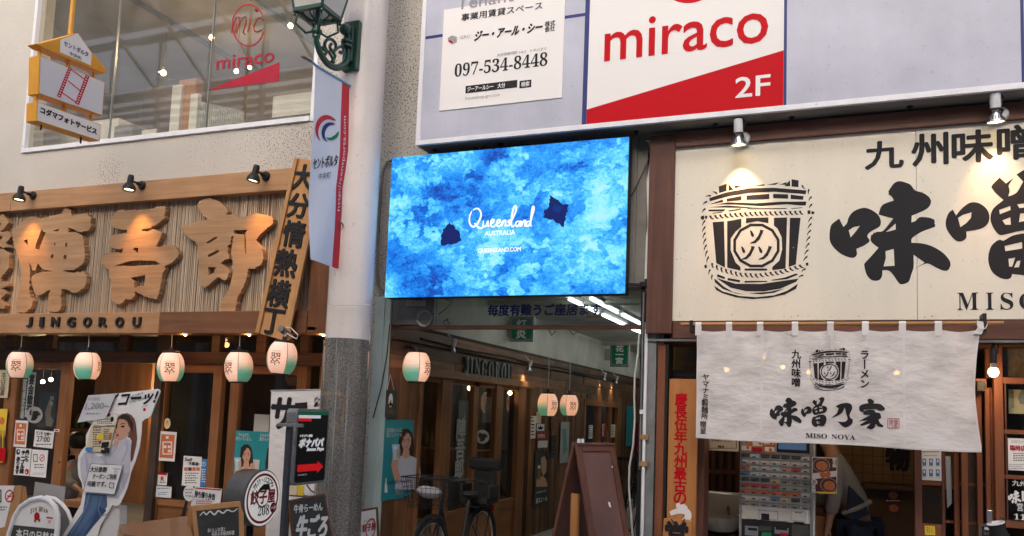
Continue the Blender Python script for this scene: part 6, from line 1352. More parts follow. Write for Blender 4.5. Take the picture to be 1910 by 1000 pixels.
# ================================================================== bicycles
def bicycle(o, lab, grp, basket_w=True):
    """built along +y from the front wheel; o = ground point under the front axle"""
    t = thing('bicycle', lab, 'bicycle', o, grp); R_ = .33; fw_ = o+V(0,0,R_); rw = o+V(0,1.08,R_)
    for nm, c in (('front_wheel', fw_), ('rear_wheel', rw)):
        tyre = B().tube([c+V(0, math.cos(a)*R_, math.sin(a)*R_) for a in [2*math.pi*i/32 for i in range(32)]], .018, 6, closed=True).obj(nm, M['rubber'], t, smooth=True)
        b = B(); b.tube([c+V(0, math.cos(a)*(R_-.025), math.sin(a)*(R_-.025)) for a in [2*math.pi*i/32 for i in range(32)]], .010, 5, closed=True); b.obj('rim', M['chrome'], tyre, smooth=True)
        b = B()
        for i in range(18): a = 2*math.pi*i/18; b.bar(c+V(.015*(-1)**i, 0, 0), c+V(0, math.cos(a)*(R_-.03), math.sin(a)*(R_-.03)), .0025, .0025, up=V(1,0,0))
        b.tube([c-V(.04,0,0), c+V(.04,0,0)], .016, 8); b.obj('spokes', M['chrome'], tyre)
    hd = o+V(0,.22,.86); bb_ = o+V(0,.62,.28); st_ = o+V(0,.78,.78)
    b = B(); b.tube([hd, o+V(0,.16,.68), fw_+V(.05,0,0)], .013, 6); b.tube([o+V(0,.17,.68), fw_-V(.05,0,0)], .012, 6)
    b.tube([o+V(0,.19,.74), o+V(0,.36,.42), bb_], .019, 8); b.tube([o+V(0,.20,.66), o+V(0,.38,.36), bb_], .014, 8); b.tube([bb_, st_], .016, 8); b.tube([bb_, rw], .010, 6); b.tube([o+V(0,.74,.66), rw], .009, 6)
    b.obj('frame', flat('bike_black', (.02,.02,.025), .3), t, smooth=True)
    b = B(); b.tube([hd, hd+V(0,0,.13)], .012, 6); b.tube([hd+V(.29,.24,.10), hd+V(.26,.08,.14), hd+V(.12,0,.13), hd+V(-.12,0,.13), hd+V(-.26,.08,.14), hd+V(-.29,.24,.10)], .011, 6); b.obj('handlebar', M['rubber'], t, smooth=True)
    for s_ in (-1, 1): B().tube([hd+V(.275*s_,.14,.125), hd+V(.29*s_,.27,.10)], .017, 8).obj('grip', M['rubber'], t, smooth=True)
    b = B(); b.lathe(st_+V(0,.02,.03), [(.001,-.03),(.06,-.02),(.085,.01),(.07,.035),(.001,.04)], 14); b.v = [V(v.x*1.0+0*v.y, v.y, v.z) if 0 else V(o.x+(v.x-o.x)*.9, st_.y+(v.y-st_.y)*1.35, v.z) for v in b.v]; b.obj('saddle', M['rubber'], t, smooth=True)
    # wire basket
    bo = o+V(0,-.06,.78); b = B(); T_ = [(-.19,-.16),(.19,-.16),(.19,.15),(-.19,.15)]; Bt = [(-.15,-.12),(.15,-.12),(.15,.12),(-.15,.12)]
    for k in range(7):
        u = k/6; pts = [bo+V(Bt[i][0]+(T_[i][0]-Bt[i][0])*u, Bt[i][1]+(T_[i][1]-Bt[i][1])*u, u*.25) for i in range(4)]
        for i in range(4): b.bar(pts[i], pts[(i+1) % 4], .0035 if k < 6 else .009, .0035 if k < 6 else .009)
    for i in range(4):
        j = (i+1) % 4
        for k in range(8):
            u = k/8; b.bar(bo+V(Bt[i][0]+(Bt[j][0]-Bt[i][0])*u, Bt[i][1]+(Bt[j][1]-Bt[i][1])*u, 0), bo+V(T_[i][0]+(T_[j][0]-T_[i][0])*u, T_[i][1]+(T_[j][1]-T_[i][1])*u, .25), .003, .003)
    for k in range(7): b.bar(bo+V(-.15+.05*k,-.12,0), bo+V(-.15+.05*k,.12,0), .003, .003, up=V(0,0,1))
    b.obj('basket', M['black'], t)
    b = B(); b.bar(o+V(0,.80,.70), o+V(0,1.28,.70), .12, .012); b.tube([rw+V(.05,0,0), o+V(.06,1.15,.70)], .006, 5); b.tube([rw-V(.05,0,0), o+V(-.06,1.15,.70)], .006, 5); b.obj('rear_rack', M['black'], t)
    B().tube([rw+V(0, math.cos(a)*.37, math.sin(a)*.37) for a in [-.2+2.6*i/12 for i in range(13)]], .018, 6).obj('mudguard', M['black'], t, smooth=True); b = B(); b.tube([fw_+V(0, math.cos(a)*.37, math.sin(a)*.37) for a in [.7+1.9*i/10 for i in range(11)]], .018, 6); b.obj('mudguard', M['black'], t, smooth=True)
    b = B(); b.tube([bb_+V(.09,0,0), bb_-V(.09,0,0)], .012, 6); b.bar(bb_+V(.09,0,0), bb_+V(.09,.13,-.1), .015, .015); b.bar(bb_-V(.09,0,0), bb_+V(-.09,-.13,.1), .015, .015); b.box(bb_+V(.09,.09,-.115), bb_+V(.18,.17,-.095)); b.box(bb_+V(-.18,-.17,.095), bb_+V(-.09,-.09,.115)); b.obj('crank', M['steel'], t)
    return t
bo_ = Q(800, 985, -3.25); BO = V(-3.25, bo_.y+.03, 0)
bk = bicycle(BO, 'black city bicycle with wire basket and child seat leaning in the alley mouth', 'bicycles parked in the alley')
# child seat on the rear rack
b = B(); k = BO+V(0, 1.02, .72)
b.box(k+V(-.14,-.14,0), k+V(.14,.16,.06)); b.box(k+V(-.12,.11,.02), k+V(.12,.15,.30)); b.box(k+V(-.16,-.12,.05), k+V(-.13,.12,.18)); b.box(k+V(.13,-.12,.05), k+V(.16,.12,.18)); b.obj('child_seat', M['rubber'], bk, bevel=.02)
b = B(); b.box(k+V(-.17,.07,.31), k+V(.17,.16,.43)); b.obj('headrest', M['rubber'], bk, bevel=.035)
b = B(); b.ball(BO+V(.02,-.07,.90), .10, 8, .5); b.ball(BO+V(-.06,-.02,.91), .08, 8, .5); o_ = b.obj('bundle', flat('grey_cloth', (.35,.34,.36), .9), loc=BO+V(0,-.06,.9), smooth=True); tag(o_, 'crumpled grey cloth bundle lying in the bicycle basket', 'bundle')
B().box(BO+V(-.03,1.30,.62), BO+V(.03,1.33,.68)).obj('reflector', M['red'], bk)
b2 = copy_tree(bk); b2.location = V(-2.75, Q(1178, 900, -2.75).y, 0); b2['label'] = 'second bicycle half hidden behind the maroon A-board'
for ch in list(b2.children):
    if ch.name.split('.')[0] in ('child_seat', 'headrest'): bpy.data.objects.remove(ch)
rd = tag(B().box(V(XL+.02, AY(1184, 850), .9), V(XL+.25, AY(1189, 850)+.1, 1.5)).obj('red_cabinet', M['maroonp'], loc=V(XL, AY(1184,850), .9), bevel=.01), 'dark red cabinet on the wall at the far end of the alley', 'cabinet')
# ================================================================== maroon A-board
ab = thing('a_board', 'back of a tall maroon stained A-board with an orange strut in the alley mouth', 'A-board', P(1120, 1000, -.4))
p1, p2 = P(1071, 829, -.60), P(1142, 818, -.22); p2.z = p1.z
rd_ = (p2-p1).normalized(); nrm = rd_.cross(V(0,0,1)).normalized()
if nrm.x < 0: nrm = -nrm
hA = p1.z; LA = (p2-p1).length
sp1 = .36
def aleg(sgn, mt='wood_maroonz'):
    d1 = (nrm*sgn*sp1-V(0,0,hA)); d1n = d1.normalized(); fn_ = d1n.cross(rd_).normalized()
    if fn_.dot(nrm*sgn) < 0: fn_ = -fn_
    L_ = d1.length; W = .055
    top = p1+nrm*sgn*.012
    def bx(u0, u1, v0, v1, t0, t1, nm, m_):
        c = top+rd_*((u0+u1)/2*LA)+d1n*((v0+v1)/2)+fn_*((t0+t1)/2); return B().obox(c, (rd_, d1n, fn_), ((u1-u0)*LA/2, (v1-v0)/2, (t1-t0)/2)).obj(nm, M[m_], ab, bevel=.003)
    f = W/LA
    bx(0, f, 0, L_, -.012, .012, 'stile', mt); bx(1-f, 1, 0, L_, -.012, .012, 'stile', mt); bx(f, 1-f, 0, W, -.012, .012, 'top_rail', 'wood_maroon'); bx(f, 1-f, L_-.25, L_-.25+W, -.012, .012, 'bottom_rail', 'wood_maroon')
    bx(f, 1-f, W, L_-.25, -.006, .002, 'panel', 'maroonply')
    return top, d1n, fn_, L_
M['maroonply'] = mat('maroon_plywood', (.18,.10,.092), .55, col2=(.14,.075,.068), ns=1, stretch=(8,8,1.2), dirt=.3, contrast=.9)
T_ = aleg(1); aleg(-1)
B().obox(p1+rd_*LA/2+V(0,0,.004), (rd_, nrm, V(0,0,1)), (LA/2, .035, .008)).obj('ridge_cap', M['wood_maroon'], ab, bevel=.002)
s0_ = p1+rd_*.03-V(0,0,.36)-nrm*.0; B().obox(V(s0_.x, s0_.y, s0_.z/2), (rd_, nrm, V(0,0,1)), (.012, .035, s0_.z/2)).obj('orange_strut', M['orangewood'], ab, bevel=.002)
for u, v in ((.86, .12), (.78, .50), (.80, .53), (.96, .52)): B().lathe(T_[0]+rd_*u*LA+T_[1]*v*T_[3]+T_[2]*.004, [(.008, 0), (.007, .002), (.001, .003)], 8, T_[2]).obj('screw', M['frame'], ab)
SH('scrape', [(1134,936),(1138,937),(1140,947),(1136,945)], Pl(T_[0], T_[2]).up(.003), M['white'], ab)
B().lathe(p1+rd_*.05+V(0,0,.012), [(.001,.03),(.012,.028),(.014,0)], 8).obj('cap_knob', M['frame'], ab); B().lathe(p1+rd_*.09+V(0,0,.012), [(.001,.03),(.012,.028),(.014,0)], 8).obj('cap_knob', M['frame'], ab)
# ================================================================== noodle shop front, right
ns = thing('noodle_shop_front', 'brown timber framed noodle shop front with wide cream signboard', 'shop front', V(.5, 0, 0))
Yw, Yc_ = -.12, -.085
cz1, cz0 = zs(1262, 273, Yc_), zs(1400, 598, Yc_); cx0 = xs(1256.5, 430, Yc_)
wp0, wp1 = xs(1209, 400, Yw), xs(1256.5, 400, Yw); tz1 = zs(1400, 234, Yw); tz0 = zs(1400, 263, Yw)
B().box((wp0, Yw, zs(1230, 622, Yw)), (wp1, -.0, zs(1235, 252, Yw))).obj('upright', M['wood_maroonz'], ns, bevel=.004)
B().box((wp1+.002, Yw, tz0), (4, -.0, tz1)).obj('top_rail', M['wood_maroon'], ns, bevel=.004)
lz1, lz0 = zs(1500, 599, Yw), zs(1500, 631, Yw)
B().box((wp1+.002, Yw+.04, lz0), (4, -.0, cz0-.002)).obj('lower_beam', M['wood_maroon'], ns, bevel=.004)
B().box((wp0+.01, Yw+.05, lz0-.02), (wp1+.3, .04, lz0-.002)).obj('drip_edge', M['galv'], ns); B().box((wp1+.31, Yw+.05, lz0-.02), (4, .04, lz0-.002)).obj('drip_edge', M['galv'], ns)
sb = B().box((cx0, Yc_, cz0), (xs(1710, 430, Yc_)-.0015, -.0, cz1)).obj('sign_panel', M['cream'], ns); B().box((xs(1710, 430, Yc_)+.0015, Yc_, cz0), (4, -.0, cz1)).obj('sign_panel', M['cream'], ns)
cq_ = PY(Yc_)
b = B()
for x, y in ((1264,362),(1262,484),(1268,590),(1365,587),(1476,591),(1488,589),(1720,359),(1736,359),(1724,592),(1738,590),(1830,588),(1602,590),(1480,462)): b.lathe(cq_(x, y), [(.005,-.002),(.001,-.003)], 6, V(0,1,0))
b.obj('panel_screw', M['galv'], ns)
tq = cq_
za = zm(1540, 330, 4.7625); zb4 = zm(1750, 310, 4.35)
aji = ([(120,370),(158,445),(190,410),(205,360),(250,305),(335,275),(400,290),(465,335),(490,390),(480,440),(420,475),(385,500),(370,530),(392,562),(385,580),(340,610),(272,640),(278,690),(250,718),(200,712),(130,680),(70,625),(38,570),(35,500),(45,440),(60,415)], [[(205,475),(250,445),(305,435),(260,495),(222,538)]])
aj2 = ([(655,38),(710,50),(755,70),(795,120),(860,140),(915,175),(937,220),(915,270),(860,305),(765,345),(762,405),(800,390),(835,358),(920,362),(968,380),(966,392),(972,400),(966,412),(975,425),(970,432),(976,442),(940,455),(860,485),(800,520),(765,550),(762,585),(850,590),(930,610),(1000,645),(1060,690),(1105,750),(1108,790),(1085,830),(1040,832),(970,800),(900,768),(782,820),(880,762),(780,690),(782,800),(760,870),(735,935),(670,955),(640,930),(600,870),(560,832),(505,830),(500,885),(470,920),(410,918),(365,870),(345,800),(345,770),(400,710),(470,630),(430,600),(400,565),(405,515),(418,512),(428,495),(440,497),(452,488),(510,480),(600,370),(540,355),(470,335),(490,270),(520,240),(605,210),(590,180),(555,152),(562,145),(558,130),(575,100),(610,55)], [[(535,490),(622,415),(622,468),(580,480)], [(532,660),(605,640),(612,790),(515,795),(535,720)]])
def smooth(pts, lim=150):
    """round a traced outline, keeping its sharp corners"""
    out = []; n = len(pts)
    for i in range(n):
        p0, p1, p2, p3 = pts[i-1], pts[i], pts[(i+1) % n], pts[(i+2) % n]
        def ang(a, b_, c):
            u = (a[0]-b_[0], a[1]-b_[1]); v = (c[0]-b_[0], c[1]-b_[1]); d = math.hypot(*u)*math.hypot(*v)
            return math.degrees(math.acos(max(-1, min(1, (u[0]*v[0]+u[1]*v[1])/max(d, 1e-9)))))
        s1 = ang(p0, p1, p2) < 118; s2 = ang(p1, p2, p3) < 118; L_ = math.hypot(p2[0]-p1[0], p2[1]-p1[1])
        t1 = (0, 0) if s1 else ((p2[0]-p0[0])/2, (p2[1]-p0[1])/2); t2 = (0, 0) if s2 else ((p3[0]-p1[0])/2, (p3[1]-p1[1])/2)
        def cl(t): m_ = math.hypot(*t); return t if m_ < L_ else (t[0]*L_/m_, t[1]*L_/m_)
        t1 = cl(t1) if not s1 else (p2[0]-p1[0], p2[1]-p1[1]); t2 = cl(t2) if not s2 else (p2[0]-p1[0], p2[1]-p1[1]); k = 1 if L_ < 25 else 3
        for j in range(k):
            t = j/k; h1 = 2*t**3-3*t*t+1; h2 = t**3-2*t*t+t; h3 = -2*t**3+3*t*t; h4 = t**3-t*t
            out.append((h1*p1[0]+h2*t1[0]+h3*p2[0]+h4*t2[0], h1*p1[1]+h2*t1[1]+h3*p2[1]+h4*t2[1]))
    return out
SO = lambda pr: (smooth(pr[0]), pr[1])
aji, aj2 = SO(aji), SO(aj2)
so1 = SO(([(118,352),(145,400),(190,345),(250,300),(300,293),(350,310),(395,350),(415,400),(410,450),(380,490),(320,515),(228,530),(228,580),(195,608),(150,608),(100,560),(65,500),(62,440),(85,380)], [[(160,420),(200,395),(270,375),(265,420),(230,460),(180,495)]]))
so2 = ([(498,92),(550,140),(612,95),(572,155),(580,200),(568,245),(600,235),(640,210),(690,125),(635,68),(700,30),(780,20),(830,70),(800,150),(760,215),(740,275),(800,280),(870,300),(910,350),(900,420),(850,480),(760,510),(640,530),(560,550),(500,558),(460,520),(430,460),(425,400),(450,340),(530,275),(470,220),(430,170),(440,150)], [[(495,355),(585,322),(588,355),(500,390)], [(520,440),(585,415),(590,475),(545,475)], [(640,310),(740,295),(760,330),(660,340)], [(665,385),(770,370),(770,430),(655,455)]])
so3 = ([(500,597),(530,605),(600,565),(700,545),(800,550),(870,600),(890,680),(870,780),(830,850),(780,890),(700,885),(600,875),(590,905),(555,918),(500,905),(440,860),(410,790),(408,720),(430,650),(470,610)], [[(538,648),(680,615),(682,668),(545,690)], [(570,752),(625,742),(600,815),(575,815)], [(640,770),(668,765),(655,820),(615,822)]])
so2, so3 = SO(so2), SO(so3)
def mp(f, pr): return (f(pr[0]), [f(h) for h in pr[1]])
SH('brush_character', *mp(za, aji)[:1], tq, M['ink'], ns, holes=mp(za, aji)[1], extra=[mp(za, aj2)], label='large black brush character beside the barrel emblem')
SH('brush_character', *mp(zb4, so1)[:1], tq, M['ink'], ns, holes=mp(zb4, so1)[1], extra=[mp(zb4, so2), mp(zb4, so3)], label='large black brush character cut by the picture edge')
for ch, x, y, w_, h_ in (('九',1649,289,70,50),('州',1734,279,66,58),('味',1813.5,273,74,58),('噌',1897,265,72,62)):
    TX(ch, (x, y, w_, h_), tq, M['ink'], ns, bold=.032)
for ch, x, w_ in (('M', 1805, 39), ('I', 1846, 14), ('S', 1878, 24), ('O', 1918, 34), ('N', 1965, 30)): TX(mb(ch), (x, 562, w_, 32), tq, M['ink'], ns)
# barrel emblem
def rope(pts, n, w_, ln, lean=.9):
    """short slanted strokes along a line, as on a twisted rope"""
    out = []; seg = []; tot = 0
    for a, c in zip(pts, pts[1:]): L_ = math.hypot(c[0]-a[0], c[1]-a[1]); seg.append((tot, L_, a, c)); tot += L_
    for i in range(n):
        d = (i+.5)/n*tot
        for s0, L_, a, c in seg:
            if s0 <= d <= s0+L_: break
        t = (d-s0)/L_; x, y = a[0]+(c[0]-a[0])*t, a[1]+(c[1]-a[1])*t; ux, uy = (c[0]-a[0])/L_, (c[1]-a[1])/L_; vx, vy = -uy, ux
        f = lambda p, q: (x+ux*p+vx*q, y+uy*p+vy*q)
        out.append([f(-ln*lean-w_*.5, -ln), f(-ln*lean+w_*.9, -ln*.9), f(0, -ln*.1), f(ln*lean+w_*.5, ln), f(ln*lean-w_*.9, ln*.9), f(-w_, ln*.1)])
    return out
def barrel(small=False):
    o = []
    A = lambda *p: o.append((list(p), []))
    A((95,165),(100,190),(250,150),(400,125),(600,115),(845,135),(850,105),(600,85),(400,88),(230,120)); A((170,75),(232,52),(230,110),(172,125)); A((245,55),(285,100),(245,108)); A((735,18),(790,28),(788,80),(735,75)); A((722,25),(725,72),(680,72))
    A((285,68),(350,72),(300,88)); A((430,72),(530,55),(520,68)); A((540,62),(640,42),(610,62)); A((640,60),(700,40),(690,62))
    for q in ([(108,210),(200,175),(205,195),(112,212)], [(232,170),(345,148),(345,180),(232,192)], [(385,145),(562,132),(562,172),(385,178)], [(592,132),(708,136),(708,170),(592,165)], [(728,138),(828,150),(825,178),(728,172)], [(150,215),(240,197),(460,205),(650,193),(850,192),(845,222),(800,222),(700,212),(500,226),(300,214)], [(90,236),(240,222),(420,236),(540,242),(300,238)], [(90,255),(220,250),(210,266),(90,268)], [(240,262),(340,245),(345,252),(250,268)], [(390,245),(700,242),(690,249),(390,250)], [(730,245),(820,236),(815,242),(735,250)], [(120,280),(200,270),(195,276),(125,286)]): A(*q)
    n = 11 if small else 19; kw = 13
    for q in rope([(95,318),(250,300),(450,287),(640,283),(830,278)], n, kw, 17, .75): A(*q)
    for q in rope([(105,680),(200,725),(330,760),(470,768),(640,745),(830,690)], n, kw, 17, .75): A(*q)
    for q in rope([(170,118),(110,130),(75,165),(55,230),(52,290)], 4, 13, 13, 1.1): A(*q)
    for q in rope([(52,335),(55,450),(66,560),(88,665)], 7, 14, 14, 1.5): A(*q)
    for q in rope([(800,72),(850,85),(878,130),(882,200),(885,255)], 4, 13, 13, 1.1): A(*q)
    for q in rope([(882,305),(872,420),(858,540),(838,660)], 7, 14, 14, 1.5): A(*q)
    for q in rope([(90,715),(105,760),(130,800)], 2, 13, 13, 1.2): A(*q)
    for q in rope([(838,700),(820,750),(795,795)], 2, 13, 13, 1.2): A(*q)
    A((28,310),(50,298),(60,315),(50,335),(32,330)); A((62,300),(82,305),(78,325),(64,328)); A((858,262),(880,258),(884,285),(860,292)); A((890,265),(915,272),(905,292),(888,288)); A((55,690),(72,678),(80,705),(62,712)); A((845,668),(865,665),(866,688),(848,692))
    for q in ([(122,352),(210,345),(218,705),(150,670)], [(235,345),(345,325),(345,388),(300,425),(262,480),(262,570),(300,665),(338,700),(338,728),(235,705)], [(382,320),(555,315),(555,360),(470,343),(380,360)], [(598,318),(700,315),(688,712),(585,725),(585,700),(640,650),(662,560),(658,470),(625,400),(598,378)], [(722,318),(805,318),(768,680),(712,700)], [(370,712),(545,712),(545,728),(370,728)]): A(*q)
    R1 = [(462+186*math.cos(math.pi*(i+.5)/6), 533+176*math.sin(math.pi*(i+.5)/6)) for i in range(12)]; R2 = [(462+164*math.cos(math.pi*(i+.5)/6), 533+154*math.sin(math.pi*(i+.5)/6)) for i in range(12)]
    o.append((R1, [R2]))
    for x, y in ((462, 462), (394, 588), (527, 588)):
        A((x-52,y-48),(x-38,y-44),(x-22,y-20),(x-18,y-2),(x-28,y+6),(x-40,y-2),(x-46,y-24)); A((x+28,y-52),(x+56,y-46),(x+50,y-30),(x+24,y+24),(x-8,y+52),(x-48,y+56),(x-48,y+50),(x-14,y+32),(x+12,y-2),(x+26,y-34))
    for q in ([(158,755),(218,778),(215,795),(155,775)], [(238,785),(335,802),(333,820),(238,803)], [(370,808),(545,808),(545,816),(370,822)], [(580,800),(680,782),(770,750),(785,760),(700,795),(580,806)], [(132,790),(150,800),(205,850),(280,895),(380,915),(300,905),(200,870),(140,820)], [(150,785),(300,830),(500,832),(790,790),(770,815),(650,868),(520,890),(380,888),(260,860)], [(400,905),(560,893),(680,868),(600,900),(500,912)], [(132,845),(200,890),(330,925),(460,935),(600,920),(700,885),(785,830),(770,870),(680,915),(560,940),(430,950),(300,935),(200,905),(150,880)]): A(*q)
    return o
def put_barrel(par, f, pl, name, warp=None, small=False):
    sh = [(f(a), [f(h) for h in hs]) for a, hs in barrel(small)]
    return SH(name, sh[0][0], pl, M['ink'], par, holes=sh[0][1], extra=sh[1:], warp=warp)
put_barrel(ns, zm(1300, 330, 4.165), tq, 'barrel_emblem')
# two white spotlights of the sign
for x, y, lb, tx, e in ((1377.5, 251, 'white spotlight above the barrel emblem', 1386, 26), (1857, 206, 'white spotlight above the small black characters near picture edge', 1862, 15)):
    c = P(x, y, -.235); t = wspot(c, lb, V(.02, .12, -1), 1.32, lit=True)
    mt_ = P(x+9, y+8, Yw); B().lathe(mt_, [(.001,-.03),(.04,-.028),(.052,-.012),(.052,0)], 20, V(0,1,0)).obj('mount', M['frame'], t, smooth=True)
    B().tube([mt_+V(0,-.02,0), V(mt_.x, -.2, c.z+.01), c+V(.02,.0,.01)], .010, 8).obj('arm', M['black'], t, smooth=True); B().lathe(c, [(.036,-.012),(.036,.004)], 14, V(.02,.12,-1)).obj('collar', M['black'], t)
    b = B()
    for i in range(18):
        a = 2*math.pi*i/18; u = V(math.cos(a), math.sin(a), 0); b.bar(c+V(.02,.12,-1).normalized()*.045+u*.040, c+V(.02,.12,-1).normalized()*.073+u*.0585, .005, .003)
    b.obj('fin', M['black'], t); B().tube([c+V(.03,0,.03), c+V(.05,0,.08), c+V(.03,.02,.13), c+V(-.01,.05,.13)], .005, 6).obj('cable', M['cable'], t)
    spot(c+V(0,-.0,-.09), c+V(.01,.105,-.42), e, (1,.55,.26), 66, 1, .01)
# ------------------------------------------------- noren
Ynr = -.24; nq = PY(Ynr)
nr = thing('noren_curtain', 'long white linen noren curtain printed with barrel emblem and brush lettering', 'noren curtain', P(1565, 612, Ynr))
nx0, nx1 = xs(1299, 700, Ynr), xs(1830, 700, Ynr); nzt, nzb = zs(1560, 616, Ynr), zs(1545, 830, Ynr)
def nwarp(p, base=Ynr):
    t = (nzt-p.z)/(nzt-nzb); x = p.x
    d = .020*math.sin(x*6.3+p.z*1.2)*(.25+t)+.010*math.sin(x*28+.6*math.sin(p.z*5))*max(0,1-t*1.6)**2+.006*math.sin(x*38+p.z*2)*max(0,1-t*2.5)+.007*math.sin(x*15.5-p.z*5+1)*(.3+t)+.004*math.sin(x*9+p.z*17)+.003*math.sin(-x*21+p.z*23+2)
    xx = p.x; e = (p.x-nx1)/(nx1-nx0)+1
    if e > .75: xx = p.x-.035*math.sin(math.pi*min(1, t*1.05))*(e-.75)/.25
    return V(xx, p.y+d, p.z-.010*abs(math.sin((p.x-nx0)/(nx1-nx0)*math.pi*8.0))*max(0, 1-t*6))
NX, NZ = 200, 84; b = B(); vs = []; fs = []
for j in range(NZ+1):
    for i in range(NX+1):
        x = nx0+(nx1-nx0)*i/NX; t = j/NZ; zb_ = nzb-.006*math.sin(i/NX*9)+(.006 if i/NX < .25 else 0); z = nzt+(zb_-nzt)*t
        vs.append(nwarp(V(x, Ynr, z)))
for j in range(NZ):
    for i in range(NX): k = j*(NX+1)+i; fs.append((k, k+1, k+NX+2, k+NX+1))
clm = M['cloth'].copy(); nt = clm.node_tree; L = nt.links.new
o_ = [n for n in nt.nodes if n.type == 'OUTPUT_MATERIAL'][0]; pr2 = nt.nodes['Principled BSDF']; tr_ = _n(nt, 'ShaderNodeBsdfTransparent'); mx = _n(nt, 'ShaderNodeMixShader'); mx.inputs[0].default_value = .035
tl = _n(nt, 'ShaderNodeBsdfTranslucent'); tl.inputs[0].default_value = (.7,.66,.62,1); m2 = _n(nt, 'ShaderNodeMixShader'); m2.inputs[0].default_value = .12; L(pr2.outputs[0], m2.inputs[1]); L(tl.outputs[0], m2.inputs[2])
L(m2.outputs[0], mx.inputs[1]); L(tr_.outputs[0], mx.inputs[2]); L(mx.outputs[0], o_.inputs[0])
b.add(vs, fs).obj('cloth', clm, nr, smooth=True, ang=80)
M['seam'] = flat('linen_seam', (.74,.71,.70), .9)
def strip(x0, x1, z0, z1, n=30, nm='seam', hor=False, off=.0032):
    b = B(); vs = []; fs = []
    for i in range(n+1):
        t = i/n
        for s_ in (0, 1):
            x = x0+(x1-x0)*(t if hor else s_); z = z0+(z1-z0)*(s_ if hor else t); p = nwarp(V(x, Ynr, z)); vs.append(p-V(0, off, 0))
    for i in range(n): fs.append((2*i, 2*i+1, 2*i+3, 2*i+2))
    return b.add(vs, fs).obj(nm, M['seam'], nr, smooth=True)
sx_ = [xs(a, 700, Ynr) for a in (1421, 1552, 1686)]
for x in sx_: strip(x-.008, x+.008, nzb+.004, nzt-.01)
strip(nx0, nx0+.012, nzb+.01, nzt-.01); strip(nx1-.012, nx1, nzb+.01, nzt-.01); strip(nx0+.01, nx1-.01, nzb+.006, nzb+.022, 120, 'hem', True)
rdz = zs(1560, 604, Ynr)
B().tube([V(xs(1270, 604, Ynr), Ynr, rdz), V(xs(1872, 604, Ynr), Ynr, rdz)], .0135, 12).obj('wooden_rod', wood('bamboo', (.42,.21,.08), (.30,.14,.05), 'x', rnd=0), nr, smooth=True)
for px_ in (1303, 1360, 1418, 1483, 1549, 1614, 1683, 1750):
    x = xs(px_, 610, Ynr); w_ = .022; b = B(); pts = []
    yb_ = nwarp(V(x, Ynr, nzt-.03)).y
    for k in range(9): a = -math.pi/2+math.pi*k/8*1.0; pts.append((Ynr-.0165*math.cos(a), rdz+.0165*math.sin(a)))
    prof = [(yb_-.005, nzt-.04), (yb_-.006, nzt-.002), (Ynr-.0165, rdz-.0)]+[(Ynr-.0165*math.cos(math.pi*k/8), rdz+.0165*math.sin(math.pi*k/8)) for k in range(9)]+[(yb_+.004, nzt-.01)]
    vs = [V(x+s_, y, z) for y, z in prof for s_ in (-w_, w_)]; b.add(vs, [(2*i, 2*i+1, 2*i+3, 2*i+2) for i in range(len(prof)-1)]); b.obj('hanging_tab', M['seam'], nr, smooth=True)
B().prism([P(x, y, Ynr-.02) for x, y in ((1822,598),(1834,600),(1836,612),(1831,624),(1815,622),(1823,612))], V(0,.004,0)).obj('corner_tie', M['seam'], nr)
for px_, y0, y1 in ((1290, 598, 620), (1836, 585, 624)):
    x = xs(px_, 604, Ynr); B().box((x-.012, Ynr-.02, rdz-.06 if px_ < 1500 else zs(1836, 622, Ynr)), (x+.012, Yw, zs(px_, y0, Ynr))).obj('rod_bracket', M['black'], nr, bevel=.003)
B().tube([P(1822, 604, Ynr-.025), P(1828, 614, Ynr-.03), P(1838, 613, Ynr-.03), P(1842, 604, Ynr-.025)], .003, 5).obj('tie_string', M['seam'], nr)
W2 = lambda p: nwarp(p)
np_ = PY(Ynr)
for s_, bx in ((vert('ヤマナミ'), (1316, 722, 12, 48)), (vert('製麺所'), (1314, 764, 12.5, 37)), (vert('贈呈'), (1311, 797, 12, 24))): TX(s_, bx, np_, M['ink'], nr, bold=.006, sp=.95, off=.0035, warp=W2, cut=2)
TX(vert('九州味噌'), (1485, 687, 17, 68), np_, M['ink'], nr, bold=.007, sp=.98, off=.0035, warp=W2, cut=2); TX(vert('ラ丨メン'), (1613, 689, 15, 68), np_, M['ink'], nr, bold=.007, sp=.98, off=.0035, warp=W2, cut=2)
put_barrel(nr, lambda pts: [(1509.5+(a-40)*.0888, 648.5+(c-18)*.0865) for a, c in pts], np_.up(.002), 'barrel_emblem', warp=W2, small=True)
zn = zm(1420, 640, 5.264)
fa = lambda pts: zn([(85+(a-35)*.2889, 535+(c-38)*.3163) for a, c in pts]); fs_ = lambda pts: zn([(388+(a-62)*.304, 530+(c-20)*.3285) for a, c in pts])
nai = smooth([(728,622),(780,595),(850,588),(885,605),(892,645),(868,700),(873,730),(900,750),(892,790),(850,822),(820,828),(790,810),(750,768),(800,775),(835,765),(847,740),(835,700),(825,650),(818,630),(795,680),(750,712),(685,735),(740,690),(760,640)])
ie1 = smooth([(1040,555),(1070,545),(1110,570),(1100,592),(1170,600),(1215,640),(1208,660),(1160,665),(1130,650),(1060,650),(1010,655),(1000,685),(965,660),(965,620),(1000,600),(1052,590)])
ie2 = smooth([(1010,668),(1060,655),(1105,658),(1125,680),(1165,690),(1178,735),(1150,752),(1165,785),(1200,812),(1190,828),(1145,818),(1122,795),(1110,830),(1075,848),(1030,830),(1055,810),(1075,785),(985,812),(968,800),(1050,755),(955,770),(1070,705),(1000,702)])
